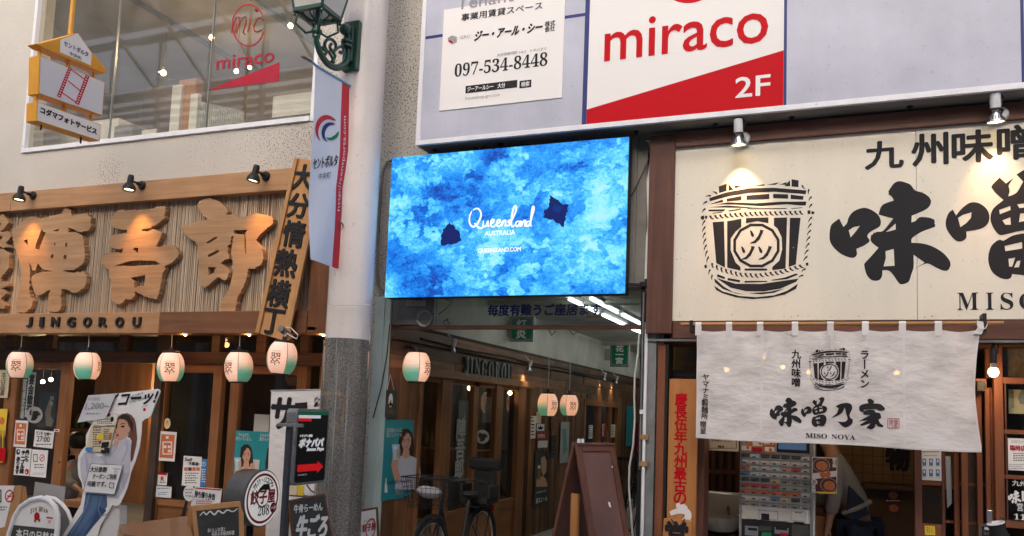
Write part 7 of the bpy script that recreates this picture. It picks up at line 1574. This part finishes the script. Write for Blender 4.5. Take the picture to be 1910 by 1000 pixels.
for nm, pcs in (('aji', [mp(fa, aji), mp(fa, aj2)]), ('so', [mp(fs_, so1), mp(fs_, so2), mp(fs_, so3)]), ('nai', [(zn(nai), [])]), ('ie', [(zn(ie1), []), (zn(ie2), [])])):
    SH('brush_character', pcs[0][0], np_, M['ink'], nr, holes=pcs[0][1], extra=pcs[1:], off=.004, warp=W2)
TX(mb('MISO'), (1522.5, 813, 40, 9), np_, M['ink'], nr, off=.004, warp=W2); TX(mb('NOYA'), (1573, 815.5, 45, 9), np_, M['ink'], nr, off=.004, warp=W2)
SH('seal', rect(1655,780.5,1677,799), np_, M['redvinyl'], nr, holes=[rect(1656,781.6,1676,798)], off=.004, warp=W2); TX('味噌\n乃家', (1666, 790, 17, 15), np_, M['redvinyl'], nr, off=.004, sp=.85, warp=W2)
for x, y, Y_, lb in ((1355, 690, .25, 'bulb glowing through the left panel of the noren'), (1423, 668, .5, 'bulb glowing beside the first seam of the noren'), (1460, 685, .5, 'bulb glowing through the noren left of the small vertical lettering'), (1509, 694, .35, 'bulb glowing through the noren at the barrel emblem edge'), (1673, 695, .25, 'bulb glowing through the noren near its right seam')):
    c = P(x, y, Y_); t = thing('shop_bulb', lb, 'light bulb', c, 'bare bulbs behind the noren'); B().ball(c, .019, 10).obj('bulb', glow('noren_bulb', (1,.45,.13), 16), t, smooth=True); B().tube([c+V(0,0,.02), V(c.x, c.y, lz0)], .005, 5).obj('cord', M['cable'], t); point(c+V(0,.04,-.03), .9)
# ------------------------------------------------- below the beam: jambs, boards, doors
Yj = .12; Yr_ = .30
def post(x0, x1, ym, Y_, z0, z1, mt, nm, th=.07, par=ns, bev=.003): return B().box((xs(x0, ym, Y_), Y_, z0), (xs(x1, ym, Y_), Y_+th, z1)).obj(nm, M[mt], par, bevel=bev)
B().box((-1.27, -.02, lz0-.03), (4, Yr_+.1, lz0-.022)).obj('soffit', M['darkw'], ns)
post(1223, 1238, 850, -.03, 0, lz0-.04, 'lattice', 'jamb', .2); post(1238.5, 1243, 850, -.04, 0, lz0-.04, 'black', 'steel_jamb', .2)
post(1222, 1300, 660, .22, zs(1260, 704, .22), zs(1260, 690, .22), 'black', 'transom_bar', .06); B().box((xs(1243, 660, .26), .26, zs(1260, 690, .22)), (xs(1300, 660, .26), .265, lz0-.04)).obj('transom_pane', M['glass'], ns)
post(1298, 1314, 850, .06, 0, lz0-.04, 'wood_maroonz', 'jamb', .25)
kb = thing('tall_name_board', 'tall varnished wooden board with red vertical lettering beside the noodle shop door', 'sign board', P(1270, 1000, -.04))
kq = PY(-.05); ka = kq(1245.5, 860); kc = kq(1299, 860)
B().box((ka.x, -.05, .05), (kc.x, .0, zs(1270, 707, -.05))).obj('board', M['orangewood'], kb, bevel=.003)
for i, ch in enumerate('慶長伍年九州最古の'):
    t = (745+i*22.9+(1 if i else 0)); TX(ch, (1270.5-(i*.25), t, 22.5, 22.5), kq, M['red'], kb, bold=.035)
b = B(); brush(b, [(1261,943),(1272,944),(1281,950)], .022, kq.up(.003)); brush(b, [(1250,958),(1266,953),(1281,955),(1283,966),(1274,974),(1262,978)], .026, kq.up(.004)); b.obj('lettering', M['paper'], kb)
sbd = thing('hanging_tag_board', 'small wooden opening board with black brush character hung by string at the bottom', 'sign board', P(1264, 990, -.08)); sq = PY(-.085)
SH('board', [(1238,967),(1291,971),(1289,1040),(1233,1040)], sq, M['orangewood'], sbd, depth=.02, off=0, bevel=.003); TX('営', (1262, 996, 40, 44), sq.up(.02), M['ink'], sbd, bold=.05); B().tube([sq.up(.022)(x, y) for x, y in ((1252,968),(1258,978),(1265,982),(1272,978),(1277,968))], .005, 6).obj('string', M['black'], sbd)
# cream paper sign and things inside the doorway
s = sheet('doorway_notice', 'cream notice with black corner lines hanging inside the doorway under the noren', 'notice', 1315, 790, 1378, 841, PY(.30), M['cream_paper']); g = PY(.297)
SH('print_border', rect(1319,794,1374,836.5), g, M['ink'], s, holes=[rect(1320,795,1373,835.5)]); TX('をお選びください', (1346, 822, 38, 5.5), g, M['ink'], s); TX('味噌乃家', (1345, 833, 12, 4), g, M['ink'], s, bold=.03)
sk = thing('wash_basin', 'white porcelain wash basin with small tap inside the doorway', 'wash basin', P(1340, 975, .9))
bz = zs(1340, 972, .9); bx_ = xs(1342, 970, .9)
B().lathe(V(bx_, 1.0, bz), [(.001,-.10),(.12,-.09),(.18,-.02),(.19,.03),(.175,.035),(.15,.0),(.06,-.03),(.001,-.035)], 28).obj('bowl', M['porcelain'], sk, smooth=True)
b = B(); b.box((bx_-.22, 1.18, bz-.05), (bx_+.16, 1.24, zs(1340, 917, 1.18))); b.obj('splashback', M['porcelain'], sk, bevel=.02); B().tube([V(bx_+.05, 1.14, bz+.03), V(bx_+.05, 1.14, bz+.10), V(bx_+.05, 1.05, bz+.11), V(bx_+.05, 1.03, bz+.08)], .012, 8).obj('tap', M['chrome'], sk, smooth=True); B().box((bx_-.2, .95, 0), (bx_+.15, 1.2, bz-.11)).obj('cabinet', M['dark'], sk)
b = B(); 
for i in range(6): x = bx_-.25+i*.075; b.box((x, 1.6, bz+.15), (x+.035, 1.63, bz+.75+.02*(i % 2)))
b.box((bx_-.3, 1.59, bz+.36), (bx_+.2, 1.62, bz+.40)); b.obj('inner_fence', M['wood_maroonz'], ns)
# ticket machine
Ym = .45; tm = thing('ticket_machine', 'grey meal ticket machine with nine rows of coloured buttons', 'ticket machine', P(1450, 1000, Ym)); mq = PY(Ym)
mx0, mx1 = xs(1379.5, 900, Ym), xs(1520, 900, Ym); M['machine'] = mat('machine_grey', (.55,.535,.50), .4, col2=(.50,.485,.46), ns=3, dirt=.1)
B().box((mx0, Ym, .05), (mx1, Ym+.35, 1.62)).obj('cabinet', M['machine'], tm, bevel=.006)
B().box((mx1-.035, Ym-.008, .06), (mx1-.012, Ym-.001, 1.6)).obj('edge_trim', M['steel'], tm); B().box((mx0+.008, Ym-.008, .06), (mx0+.02, Ym-.001, 1.6)).obj('edge_trim', M['steel'], tm)
zr0 = zs(1389, 849, Ym); zr8 = zs(1389, 938, Ym); xc0 = xs(1389.5, 890, Ym); xc6 = xs(1504, 890, Ym); dz = (zr0-zr8)/8; dx = (xc6-xc0)/6
colr = {'K': flat('label_dark', (.07,.08,.075)), 'W': flat('label_white', (.58,.56,.52)), 'O': flat('label_orange', (.55,.16,.07)), 'C': flat('label_cyan', (.42,.60,.58)), 'P': flat('label_pink', (.50,.30,.26)), 'R': flat('label_red', (.48,.08,.06)), 'B': flat('label_blue', (.10,.20,.33)), 'g': flat('label_grey', (.24,.235,.21)), 'Y': flat('label_yellow', (.52,.38,.18)), 'G': flat('label_green', (.33,.40,.25))}
rowsb = ['KCKKKKW', 'WWWWWWW', 'OWWCPRW', 'BCWWWWW', 'KKKYggg', 'RRRRGGG', 'OOOOOOW', 'WWWBYKg', 'ggggggg']
bm_ = {}
for r_i, row in enumerate(rowsb):
    z = zr0-dz*r_i
    B().box((xc0-dx*.5, Ym-.010, z+dz*.36), (xc6+dx*.5, Ym-.001, z+dz*.46)).obj('row_rail', M['steel'], tm)
    for c_i, cch in enumerate(row):
        x = xc0+dx*c_i; key = cch
        if key not in bm_:
            b = B(); w_, h_ = dx*.44, dz*.30; b.box((x-w_, Ym-.008, z-h_), (x+w_, Ym-.001, z+h_)); o = b.obj('button', colr[key], tm); o['_o'] = 1; bm_[key] = (o, x, z); del o['_o']
            b = B(); b.box((x-w_*.6, Ym-.0095, z-h_*.95), (x+w_*.15, Ym-.0082, z-h_*.35)); p_ = b.obj('price_window', M['ink'], o)
        else:
            o0, x0_, z0_ = bm_[key]; o = o0.copy(); COL.objects.link(o); o.parent = tm; o.location = V(x-x0_, 0, z-z0_)
            for ch in o0.children: c_ = ch.copy(); COL.objects.link(c_); c_.parent = o
B().box((mx0+.04, Ym-.006, zs(1389, 843, Ym)), (xs(1446, 840, Ym), Ym-.001, 1.60)).obj('menu_photo', M['bowl'], tm); 
for k, (x, y, mt) in enumerate(((1392, 836, 'paper'), (1413, 828, 'paper'), (1434, 826, 'cream_paper'), (1436, 838, 'paper'), (1412, 839, 'redvinyl'))): wrect('menu_photo', x, y, 18, 8, mq.up(.007+k*.0006), M[mt], tm)
for k, (x, y) in enumerate(((1395, 835), (1418, 827), (1438, 827), (1437, 839))): disc('dish', x, y, 3, mq.up(.011), M['bowl'], tm)
B().box((xs(1449, 835, Ym), Ym-.012, zs(1480, 845, Ym)), (xs(1510, 835, Ym), Ym-.001, 1.6)).obj('screen_bezel', M['black'], tm); B().box((xs(1452, 835, Ym), Ym-.014, zs(1480, 839, Ym)), (xs(1504, 835, Ym), Ym-.0125, 1.59)).obj('screen', mat('screen_blue', (.02,.03,.05), .1, emit=.12, ecol=(.2,.35,.6)), tm)
wrect('coin_frame', 1433, 961, 36, 17, mq, M['blue'], tm, .002); wrect('coin_plate', 1433, 961, 34, 15, mq, M['machine'], tm, .003); wrect('coin_slot', 1427.5, 964, 15, 12, mq, M['ink'], tm, .006)
wrect('card_frame', 1490, 963, 28, 18, mq, M['blue'], tm, .002); wrect('card_plate', 1490, 963, 26.5, 16.5, mq, M['machine'], tm, .003); lines(tm, M['ink'], mq, 1483, 955, 1497, 959, 1, .006); wrect('card_slot', 1490, 975, 20, 3, mq, M['ink'], tm, .004)
wrect('tray_panel', 1446, 995, 128, 46, mq, M['ink'], tm, .004)
for k, (x, y, w_, h_, mt) in enumerate(((1402, 990, 25, 18, 'steel'), (1404, 987, 17, 5, 'ink'), (1430, 997, 18, 8, 'green'), (1427, 986, 24, 10, 'board'), (1458, 990, 26, 12, 'steel'), (1458, 986, 22, 5, 'ink'), (1462, 996, 16, 5, 'redvinyl'), (1493, 990, 32, 22, 'board'))): wrect('tray_detail', x, y, w_, h_, mq, M[mt], tm, .008+k*.0012)
lines(tm, M['ink'], mq, 1395, 968, 1412, 971, 1, .006); lines(tm, M['ink'], mq, 1450, 972, 1470, 975, 1, .006); wrect('lock', 1382.5+.5, 955, 3, 3, mq, M['ink'], tm, .004); wrect('sticker', 1388, 966, 9, 6, mq, M['cream_paper'], tm, .004)
fpq = PY(.40); s = loose('food_poster', 'food poster with two red soup bowls fixed beside the ticket machine', [(1514.5,852),(1562,854),(1561,921),(1514,919)], fpq, M['cp2']); g = fpq.up(.003)
SH('print_block', [(1516,854),(1560.5,855.5),(1559.5,917),(1516,917)], g, M['brownp'], s, off=.0005)
for cx_, cy_ in ((1532, 868), (1546, 905)): disc('bowl_rim', cx_, cy_, 13.5, g, M['grey'], s, 1.15); disc('bowl_soup', cx_, cy_, 12, g, M['wood_maroon'], s, 1.15, .002); disc('bowl_food', cx_+1, cy_+1, 9, g, M['bowl'], s, 1.15, .003)
SH('print_band', [(1515,883),(1561,878),(1561,889),(1515,894)], g, M['paper'], s, off=.004); SH('print_burst', [(1528,884),(1534,879),(1540,882),(1546,878),(1550,884),(1547,891),(1540,890),(1533,893)], g, M['orange'], s, off=.005)
SH('print_band', [(1526,917.5),(1561,918),(1561,921),(1526,921)], g, M['yellow'], s, off=.005); TX(vert('担々麺'), (1556, 863, 6, 17), g, M['paper'], s, bold=.04); TX('新', (1519, 899, 7, 8), g, M['ink'], s, off=.007); disc('round_tag', 1519, 899, 5.5, g, M['paper'], s, off=.005); TX(vert('新麺'), (1518, 911, 6, 12), g, M['paper'], s, bold=.03)
# room behind
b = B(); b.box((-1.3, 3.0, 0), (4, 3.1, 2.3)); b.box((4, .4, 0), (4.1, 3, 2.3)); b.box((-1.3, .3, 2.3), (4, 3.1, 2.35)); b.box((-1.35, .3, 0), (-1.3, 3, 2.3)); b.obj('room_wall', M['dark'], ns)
wl = B().box((xs(1560, 860, 2.2), 2.2, zs(1650, 905, 2.2)), (xs(1712, 860, 2.2)+.3, 2.25, 2.3)).obj('ochre_wall', M['plaster'], ns)
for k in range(7): x = xs(1590+k*19, 860, 2.2); B().box((x-.002, 2.197, zs(1650, 905, 2.2)), (x+.002, 2.2, 2.3)).obj('wall_joint', M['dark'], ns)
for y in (852, 868, 885): z = zs(1650, y, 2.2); B().box((xs(1560, 860, 2.2), 2.1965, z-.002), (xs(1712, 860, 2.2)+.3, 2.1995, z+.002)).obj('wall_joint', M['dark'], ns)
TX('物', (1674, 855, 42, 44), PY(2.19), M['ink'], ns, bold=.05)
B().box((xs(1610, 903, 2.0), 1.9, zs(1650, 912, 2.0)), (xs(1712, 903, 2.0)+.2, 2.1, zs(1650, 902, 2.0))).obj('counter_top', M['darkw'], ns); B().box((xs(1612, 950, 2.1), 2.1, 0), (xs(1712, 950, 2.1)+.2, 2.15, zs(1650, 912, 2.0))).obj('counter_front', mat('counter_brown', (.13,.075,.04), .7, col2=(.10,.055,.03), ns=3), ns)
s = sheet('inner_poster', 'dim food poster on the counter front deep inside the noodle shop', 'poster', 1651, 914, 1682, 957, PY(2.09), M['brownp']); g = PY(2.085)
disc('bowl_food', 1666, 924, 7, g, M['bowl'], s, 1.2); disc('bowl_food', 1667, 948, 7, g, M['bowl'], s, 1.2); lines(s, M['paper'], g, 1653, 933, 1680, 938, 1)
B().box((xs(1522, 980, 1.0), 1.0, 0), (xs(1540, 980, 1.0), 1.3, zs(1530, 963, 1.0))).obj('inner_cupboard', M['orangewood'], ns)
# ------------------------------------------------- staff member leaning inside
def skin(name, verts, edges, rad, mt, parent, root=0, lv=2):
    org = ORG[parent.name]; me = bpy.data.meshes.new(name); me.from_pydata([Vector(v)-org for v in verts], edges, []); me.update()
    o = bpy.data.objects.new(name, me); COL.objects.link(o); o.parent = parent; ORG[o.name] = org; me.materials.append(mt)
    sk_ = o.modifiers.new('skin', 'SKIN'); sk_.use_smooth_shade = True
    for i, r in enumerate(rad): me.skin_vertices[0].data[i].radius = r if isinstance(r, tuple) else (r, r)
    me.skin_vertices[0].data[root].use_root = True
    s_ = o.modifiers.new('sub', 'SUBSURF'); s_.levels = lv; s_.render_levels = lv
    dg = bpy.context.evaluated_depsgraph_get(); nm = bpy.data.meshes.new_from_object(o.evaluated_get(dg)); o.modifiers.clear(); o.data = nm; return o
M['skinr'] = mat('skin', (.42,.23,.15), .5, col2=(.38,.20,.13), ns=12); M['shirt'] = mat('grey_shirt', (.27,.26,.25), .9, col2=(.22,.21,.21), ns=9, bump=.3, bs=8); M['apron'] = mat('navy_apron', (.02,.03,.06), .9, col2=(.015,.022,.045), ns=9); M['hairr'] = flat('black_hair', (.012,.01,.01), .5)
def person(lab, hip, chest, neck, head, arms, knees, feet, shirt='shirt', legs='apron', apron=True):
    t = thing('person', lab, 'person', V(hip.x, hip.y, 0)); vs = [hip, (hip+chest)/2, chest, neck, head]; ed = [(0,1),(1,2),(2,3),(3,4)]; rd_ = [(.15,.12),(.13,.11),(.16,.12),.055,(.085,.10)]
    lat = V(.0,.17,0) if abs((chest-hip).x) > .05 else V(.17,0,0)
    for i, (el, ha) in enumerate(arms):
        s_ = chest+lat*(1 if i else -1)*.95+(neck-chest)*.25; k = len(vs); vs += [s_, el, ha, ha+(ha-el).normalized()*.06]; ed += [(2,k),(k,k+1),(k+1,k+2),(k+2,k+3)]; rd_ += [.06,.043,.03,(.04,.02)]
        for f in range(4):
            d = (ha-el).normalized(); sd_ = d.cross(V(0,0,1)).normalized() if d.cross(V(0,0,1)).length > .1 else V(1,0,0)
            j = len(vs); base = ha+d*.07+sd_*(f-1.5)*.018; vs += [base, base+d*.035+V(0,0,-.005), base+d*.062+V(.01,0,-.012)]; ed += [(k+3,j),(j,j+1),(j+1,j+2)]; rd_ += [.009,.008,.007]
        j = len(vs); sd_ = V(.02,0,0); vs += [ha+d*.04+V(.03,0,0), ha+d*.075+V(.04,0,0)]; ed += [(k+2,j),(j,j+1)]; rd_ += [.011,.009]
    for i in (0, 1):
        h_ = hip+lat*(1 if i else -1)*.5-V(0,0,.05); k = len(vs); vs += [h_, knees[i], feet[i]+V(0,0,.08), feet[i]+(V(-.14,0,.04))]; ed += [(0,k),(k,k+1),(k+1,k+2),(k+2,k+3)]; rd_ += [.095,.065,.042,(.04,.03)]
    skin('body', vs, ed, rd_, M['skinr'], t)
    sv = [hip+V(0,0,.02), (hip+chest)/2, chest, neck-(neck-chest)*.25]; se = [(0,1),(1,2),(2,3)]; sr = [(.17,.14),(.155,.13),(.185,.145),.075]
    for i, (el, ha) in enumerate(arms):
        s_ = chest+lat*(1 if i else -1)*.95+(neck-chest)*.25; k = len(sv); sv += [s_, el*.92+s_*.08, el*.45+ha*.55]; se += [(2,k),(k,k+1),(k+1,k+2)]; sr += [.078,.064,.058]
    skin('shirt', sv, se, sr, M[shirt], t)
    lv = [hip-V(0,0,.02)]; le = []; lr = [(.18,.15)]
    for i in (0, 1):
        h_ = hip+lat*(1 if i else -1)*.5-V(0,0,.08); k = len(lv); lv += [h_, knees[i], feet[i]+V(0,0,.1)]; le += [(0,k),(k,k+1),(k+1,k+2)]; lr += [.115,.09,.075]
    skin('trousers', lv, le, lr, M[legs], t)
    b = B(); b.ball(head+V(.02,.0,.03), .112, 12, 1.05); b.obj('hair', M['hairr'], t, smooth=True)
    fd = (head-neck); fd = V(-1, -.3, -.2).normalized(); 
    for s_ in (-1, 1): B().ball(head+fd*.092+V(.0,.032*s_,.005), .010, 6).obj('eye', M['ink'], t)
    B().ball(head+fd*.105-V(0,0,.02), .014, 6).obj('nose', M['skinr'], t); B().ball(head+fd*.098-V(0,0,.05), .014, 6, .4).obj('mouth', M['redvinyl'], t)
    return t
Yp = 1.15; pp_ = lambda x, y, Y=Yp: P(x, y, Y)
hip = pp_(1604, 968); ch_ = pp_(1566, 880); nk = pp_(1548, 835); hd_ = pp_(1533, 806)
pn = person('staff member in grey shirt and navy apron bending over behind the food poster', hip, ch_, nk, hd_, [(pp_(1556, 932, .95), pp_(1543, 985, .95)), (pp_(1531, 925, 1.35), pp_(1529, 965, 1.35))], [V(hip.x+.0, Yp-.1, .48), V(hip.x+.03, Yp+.1, .48)], [V(hip.x+.05, Yp-.1, 0), V(hip.x+.08, Yp+.1, 0)])
b = B(); b.prism([pp_(x, y, Yp-.19) for x, y in ((1583,905),(1612,935),(1622,960),(1592,972),(1578,950))], V(0,.02,0)); b.obj('apron_bib', M['apron'], pn, bevel=.006)
B().tube([pp_(1572, 958, Yp-.16), pp_(1600, 948, Yp-.2), pp_(1624, 935, Yp-.16)], .02, 8).obj('apron_tie', M['shirt'], pn, smooth=True)
# seated guest behind the dark doorway of the left restaurant
gh = P(140, 940, 1.3); h2 = P(142, 826, 1.3)
person('guest with short dark hair sitting inside the dark doorway behind the cutout', gh, P(145, 885, 1.3), P(142, 848, 1.3), h2, [(P(128, 900, 1.1), P(150, 915, .95)), (P(165, 900, 1.1), P(155, 918, .95))], [gh+V(-.1,-.4,.0), gh+V(.12,-.4,.0)], [V(gh.x-.1, .95, 0), V(gh.x+.12, .95, 0)], 'shirt', 'apron')
# ------------------------------------------------- sliding door, lattice, right door
Yx = .32
post(1706.5, 1720, 920, Yx, 0, lz0-.03, 'wood_maroonz', 'door_stile', .05)
B().box((xs(1720, 920, Yx), Yx+.02, .05), (xs(1760, 920, Yx), Yx+.026, lz0-.05)).obj('pane', M['glass'], ns); post(1757, 1763, 920, Yx, 0, lz0-.03, 'wood_maroonz', 'door_stile', .05)
B().box((xs(1720, 920, Yx), Yx+.01, zs(1740, 905, Yx)), (xs(1757, 920, Yx), Yx+.04, zs(1740, 898, Yx))).obj('door_rail', M['latticex'], ns); B().box((xs(1720, 920, Yx), Yx+.01, .02), (xs(1757, 920, Yx), Yx+.04, zs(1740, 978, Yx))).obj('kick_panel', M['latticex'], ns)
s = sheet('door_notice', 'white notice with six blue pictograms behind the sliding door glass', 'notice', 1718.5, 838, 1756, 896, PY(Yx+.012)); g = PY(Yx+.009)
lines(s, M['ink'], g, 1721, 842, 1753, 846, 1); lines(s, M['grey'], g, 1724, 849, 1750, 853, 1)
for i in range(3):
    for j in range(2): wrect('pictogram', 1724+i*12.5, 862+j*20, 7, 13, g, M['blue'], s); wrect('pictogram', 1724+i*12.5, 860+j*20, 3, 5, g, M['paper'], s, .002); lines(s, M['grey'], g, 1720+i*12.5, 870+j*20, 1728+i*12.5, 872+j*20, 1)
s = sheet('yellow_note', 'small yellow handwritten note on the low panel of sliding door', 'note', 1725, 981, 1744, 998, PY(Yx+.006), M['yellow'], rot=.04); TX('引く', (1734, 989, 12, 11), PY(Yx+.003), M['ink'], s)
s = loose('mirror_strip', 'pale grey upright mirror strip beside the sliding door', [(1763,851),(1773,851),(1776,938),(1767,948)], PY(.34), flat('pale_strip', (.34,.36,.36), .3), cat='panel')  # mirror's bright reflection put in as a flat pale colour
for a, c, Y_ in ((1780, 1790, .30), (1794, 1806, .24), (1823, 1833.5, .26), (1840, 1849, .22), (1849.5, 1855, .24)): post(a, c, 920, Y_, 0, zs(1800, 722, Y_), 'lattice', 'lattice_bar', .045)
post(1806, 1823, 920, .36, 0, zs(1800, 722, .3), 'dark', 'dark_gap', .02)
for y in (903, 975): B().box((xs(1763, y, .36), .35, zs(1800, y+3, .35)), (xs(1856, y, .36), .38, zs(1800, y-2, .35))).obj('lattice_rail', M['latticex'], ns)
post(1822, 1838, 722, .16, zs(1830, 730, .16), zs(1830, 711, .16), 'black', 'door_closer', .1)
post(1856, 1873, 850, .16, 0, lz0-.03, 'lattice', 'door_stile', .08)
b_x0 = xs(1873, 850, .18)
for y0, y1 in ((704, 716), (802, 810), (887, 894), (972, 985)): B().box((b_x0, .17, zs(1890, y1, .17)), (3.9, .23, zs(1890, y0, .17))).obj('door_rail', M['latticex'], ns, bevel=.002)
B().box((b_x0, .17, .02), (3.9, .21, zs(1890, 1010, .17))).obj('kick_panel', M['latticex'], ns); B().box((xs(1763, 660, .2), .19, zs(1800, 722, .2)), (b_x0-.1, .25, zs(1800, 706, .2))).obj('header', M['latticex'], ns)
post(1876, 1879, 850, .175, zs(1890, 985, .17), zs(1890, 716, .17), 'wood_maroonz', 'inner_bead', .03)
B().box((b_x0, .20, zs(1890, 985, .17)), (3.9, .205, lz0-.03)).obj('pane', M['glass'], ns); post(1838, 1850, 670, .3, zs(1850, 706, .3), lz0-.03, 'lattice', 'transom_post', .05)
s = sheet('scroll_picture', 'dim tan scroll picture behind the upper window of the right door', 'picture', 1879, 640, 1925, 703, PY(.30), mat('scroll_tan', (.30,.21,.12), .8, col2=(.16,.10,.055), ns=9, dist=2)); 
s = sheet('scroll_picture', 'gold brown scroll with brush writing in the middle door window', 'picture', 1881, 727, 1925, 772, PY(.30), M['cream_paper']); TX(vert('味噌元祖'), (1889, 745, 5, 32), PY(.297), M['ink'], s); SH('print_shape', [(1905,727),(1898,742),(1903,754),(1915,754),(1925,727)], PY(.297), M['grey'], s)
s = sheet('door_notice', 'white printed notice with red heading on the right door glass', 'notice', 1880, 818, 1935, 878, PY(.195)); g = PY(.192)
TX('お知らせ', (1898, 824, 24, 6), g, M['grey'], s); TX('臨時店休', (1904, 836, 40, 10), g, M['redvinyl'], s, bold=.03); lines(s, M['ink'], g, 1890, 845, 1915, 862, 4, seed=7); lines(s, M['grey'], g, 1882, 866, 1915, 877, 3, seed=8)
lt = tag(B().box(P(1899, 899, .19), P(1899.5, 899.5, .191)).obj('door_lettering', M['paper'], loc=P(1899, 899, .19)), 'white lettering with opening hours on the lower glass of the right door', 'lettering'); g = PY(.188)
TX('九州味噌', (1916, 902, 56, 11), g, M['paper'], lt, bold=.03); TX('営業時間', (1922, 947, 50, 15), g, M['paper'], lt, bold=.01); TX(mb('11:00'), (1916, 965, 50, 11), g, M['paper'], lt)
f3 = lambda pts: [(1879.5+(a-35)*.0235, 915+(c-38)*.027) for a, c in pts]
SH('brush_character', f3(aji[0]), g, M['paper'], lt, holes=[f3(h) for h in aji[1]], extra=[(f3(aj2[0]), [f3(h) for h in aj2[1]])]); TX('噌', (1919, 927, 24, 24), g, M['paper'], lt, bold=.05)
# bare bulb and clip lamp at the right
c = P(1853, 694, -.02); t = thing('bare_bulb', 'lit clear bulb hanging from a black socket right of the noren', 'light bulb', c)
B().ball(c, .034, 12, 1.05).obj('bulb', mat('clear_bulb', (1,.8,.5), .1, emit=6, ecol=(1,.62,.25)), t, smooth=True); B().ball(c, .016, 8, 1.1).obj('filament', M['bulb'], t, smooth=True)
B().lathe(c+V(0,0,.03), [(.02,-.002),(.021,.03),(.012,.032)], 12).obj('cap', M['steel'], t, smooth=True); B().lathe(c+V(0,0,.06), [(.021,0),(.024,.02),(.022,.09),(.01,.12),(.008,.19)], 12).obj('socket', M['black'], t, smooth=True); B().box(c+V(-.035,-.02,.245), c+V(.035,.03,.28)).obj('mount', M['frame'], t, bevel=.004)
B().tube([c+V(0,0,.18), c+V(.03,0,.2), c+V(.03,0,.13), c+V(0,0,.12)], .005, 6).obj('cable', M['cable'], t); point(c+V(0,.0,-.05), 2.0, (1,.6,.28))
c = P(1857, 975, -.3); t = thing('clip_lamp', 'black clip lamp with pale rim pointing upward in the lower right corner', 'lamp', c); ax = V(.28, .1, -1).normalized()
B().lathe(c, [(.050,0),(.053,.004),(.050,.02),(.046,.05),(.062,.11),(.070,.2),(.05,.3)], 22, ax).obj('shade', M['black'], t, smooth=True); B().lathe(c, [(.036,.03),(.050,-.001),(.054,.0),(.054,.006)], 22, ax).obj('rim', M['frame'], t, smooth=True); B().lathe(c, [(.001,.02),(.040,.018)], 18, ax).obj('reflector', M['steel'], t)
B().box(c+V(-.045,.02,.0), c+V(-.015,.05,.075)).obj('clamp', M['steel'], t, bevel=.003); B().tube([P(1866, 966, -.3), P(1880, 970, -.2), P(1900, 972, .0), P(1930, 973, .1)], .004, 5).obj('cable', M['cable'], t)
t = thing('steel_case', 'small steel edged glass case at the foot of the right lattice', 'case', P(1840, 995, -.15)); b = B()
for a, d in (((1829,980),(1829,1030)), ((1829,980),(1856,980)), ((1856,980),(1856,1030))): b.bar(P(*a, -.15), P(*d, -.15), .012, .012)
b.obj('case_frame', M['steel'], t); board_px(B(), 1831, 982, 1856, 1030, -.145, .1).obj('case_body', M['dark'], t); wrect('label', 1842, 986, 12, 5, PY(-.147), M['paper'], t); wrect('label', 1840, 996, 10, 5, PY(-.147), M['steel'], t)
for o in bpy.data.objects:
    if o.type == 'MESH' and o.parent is None and 'category' not in o and 'kind' not in o: print('UNTAGGED', o.name)
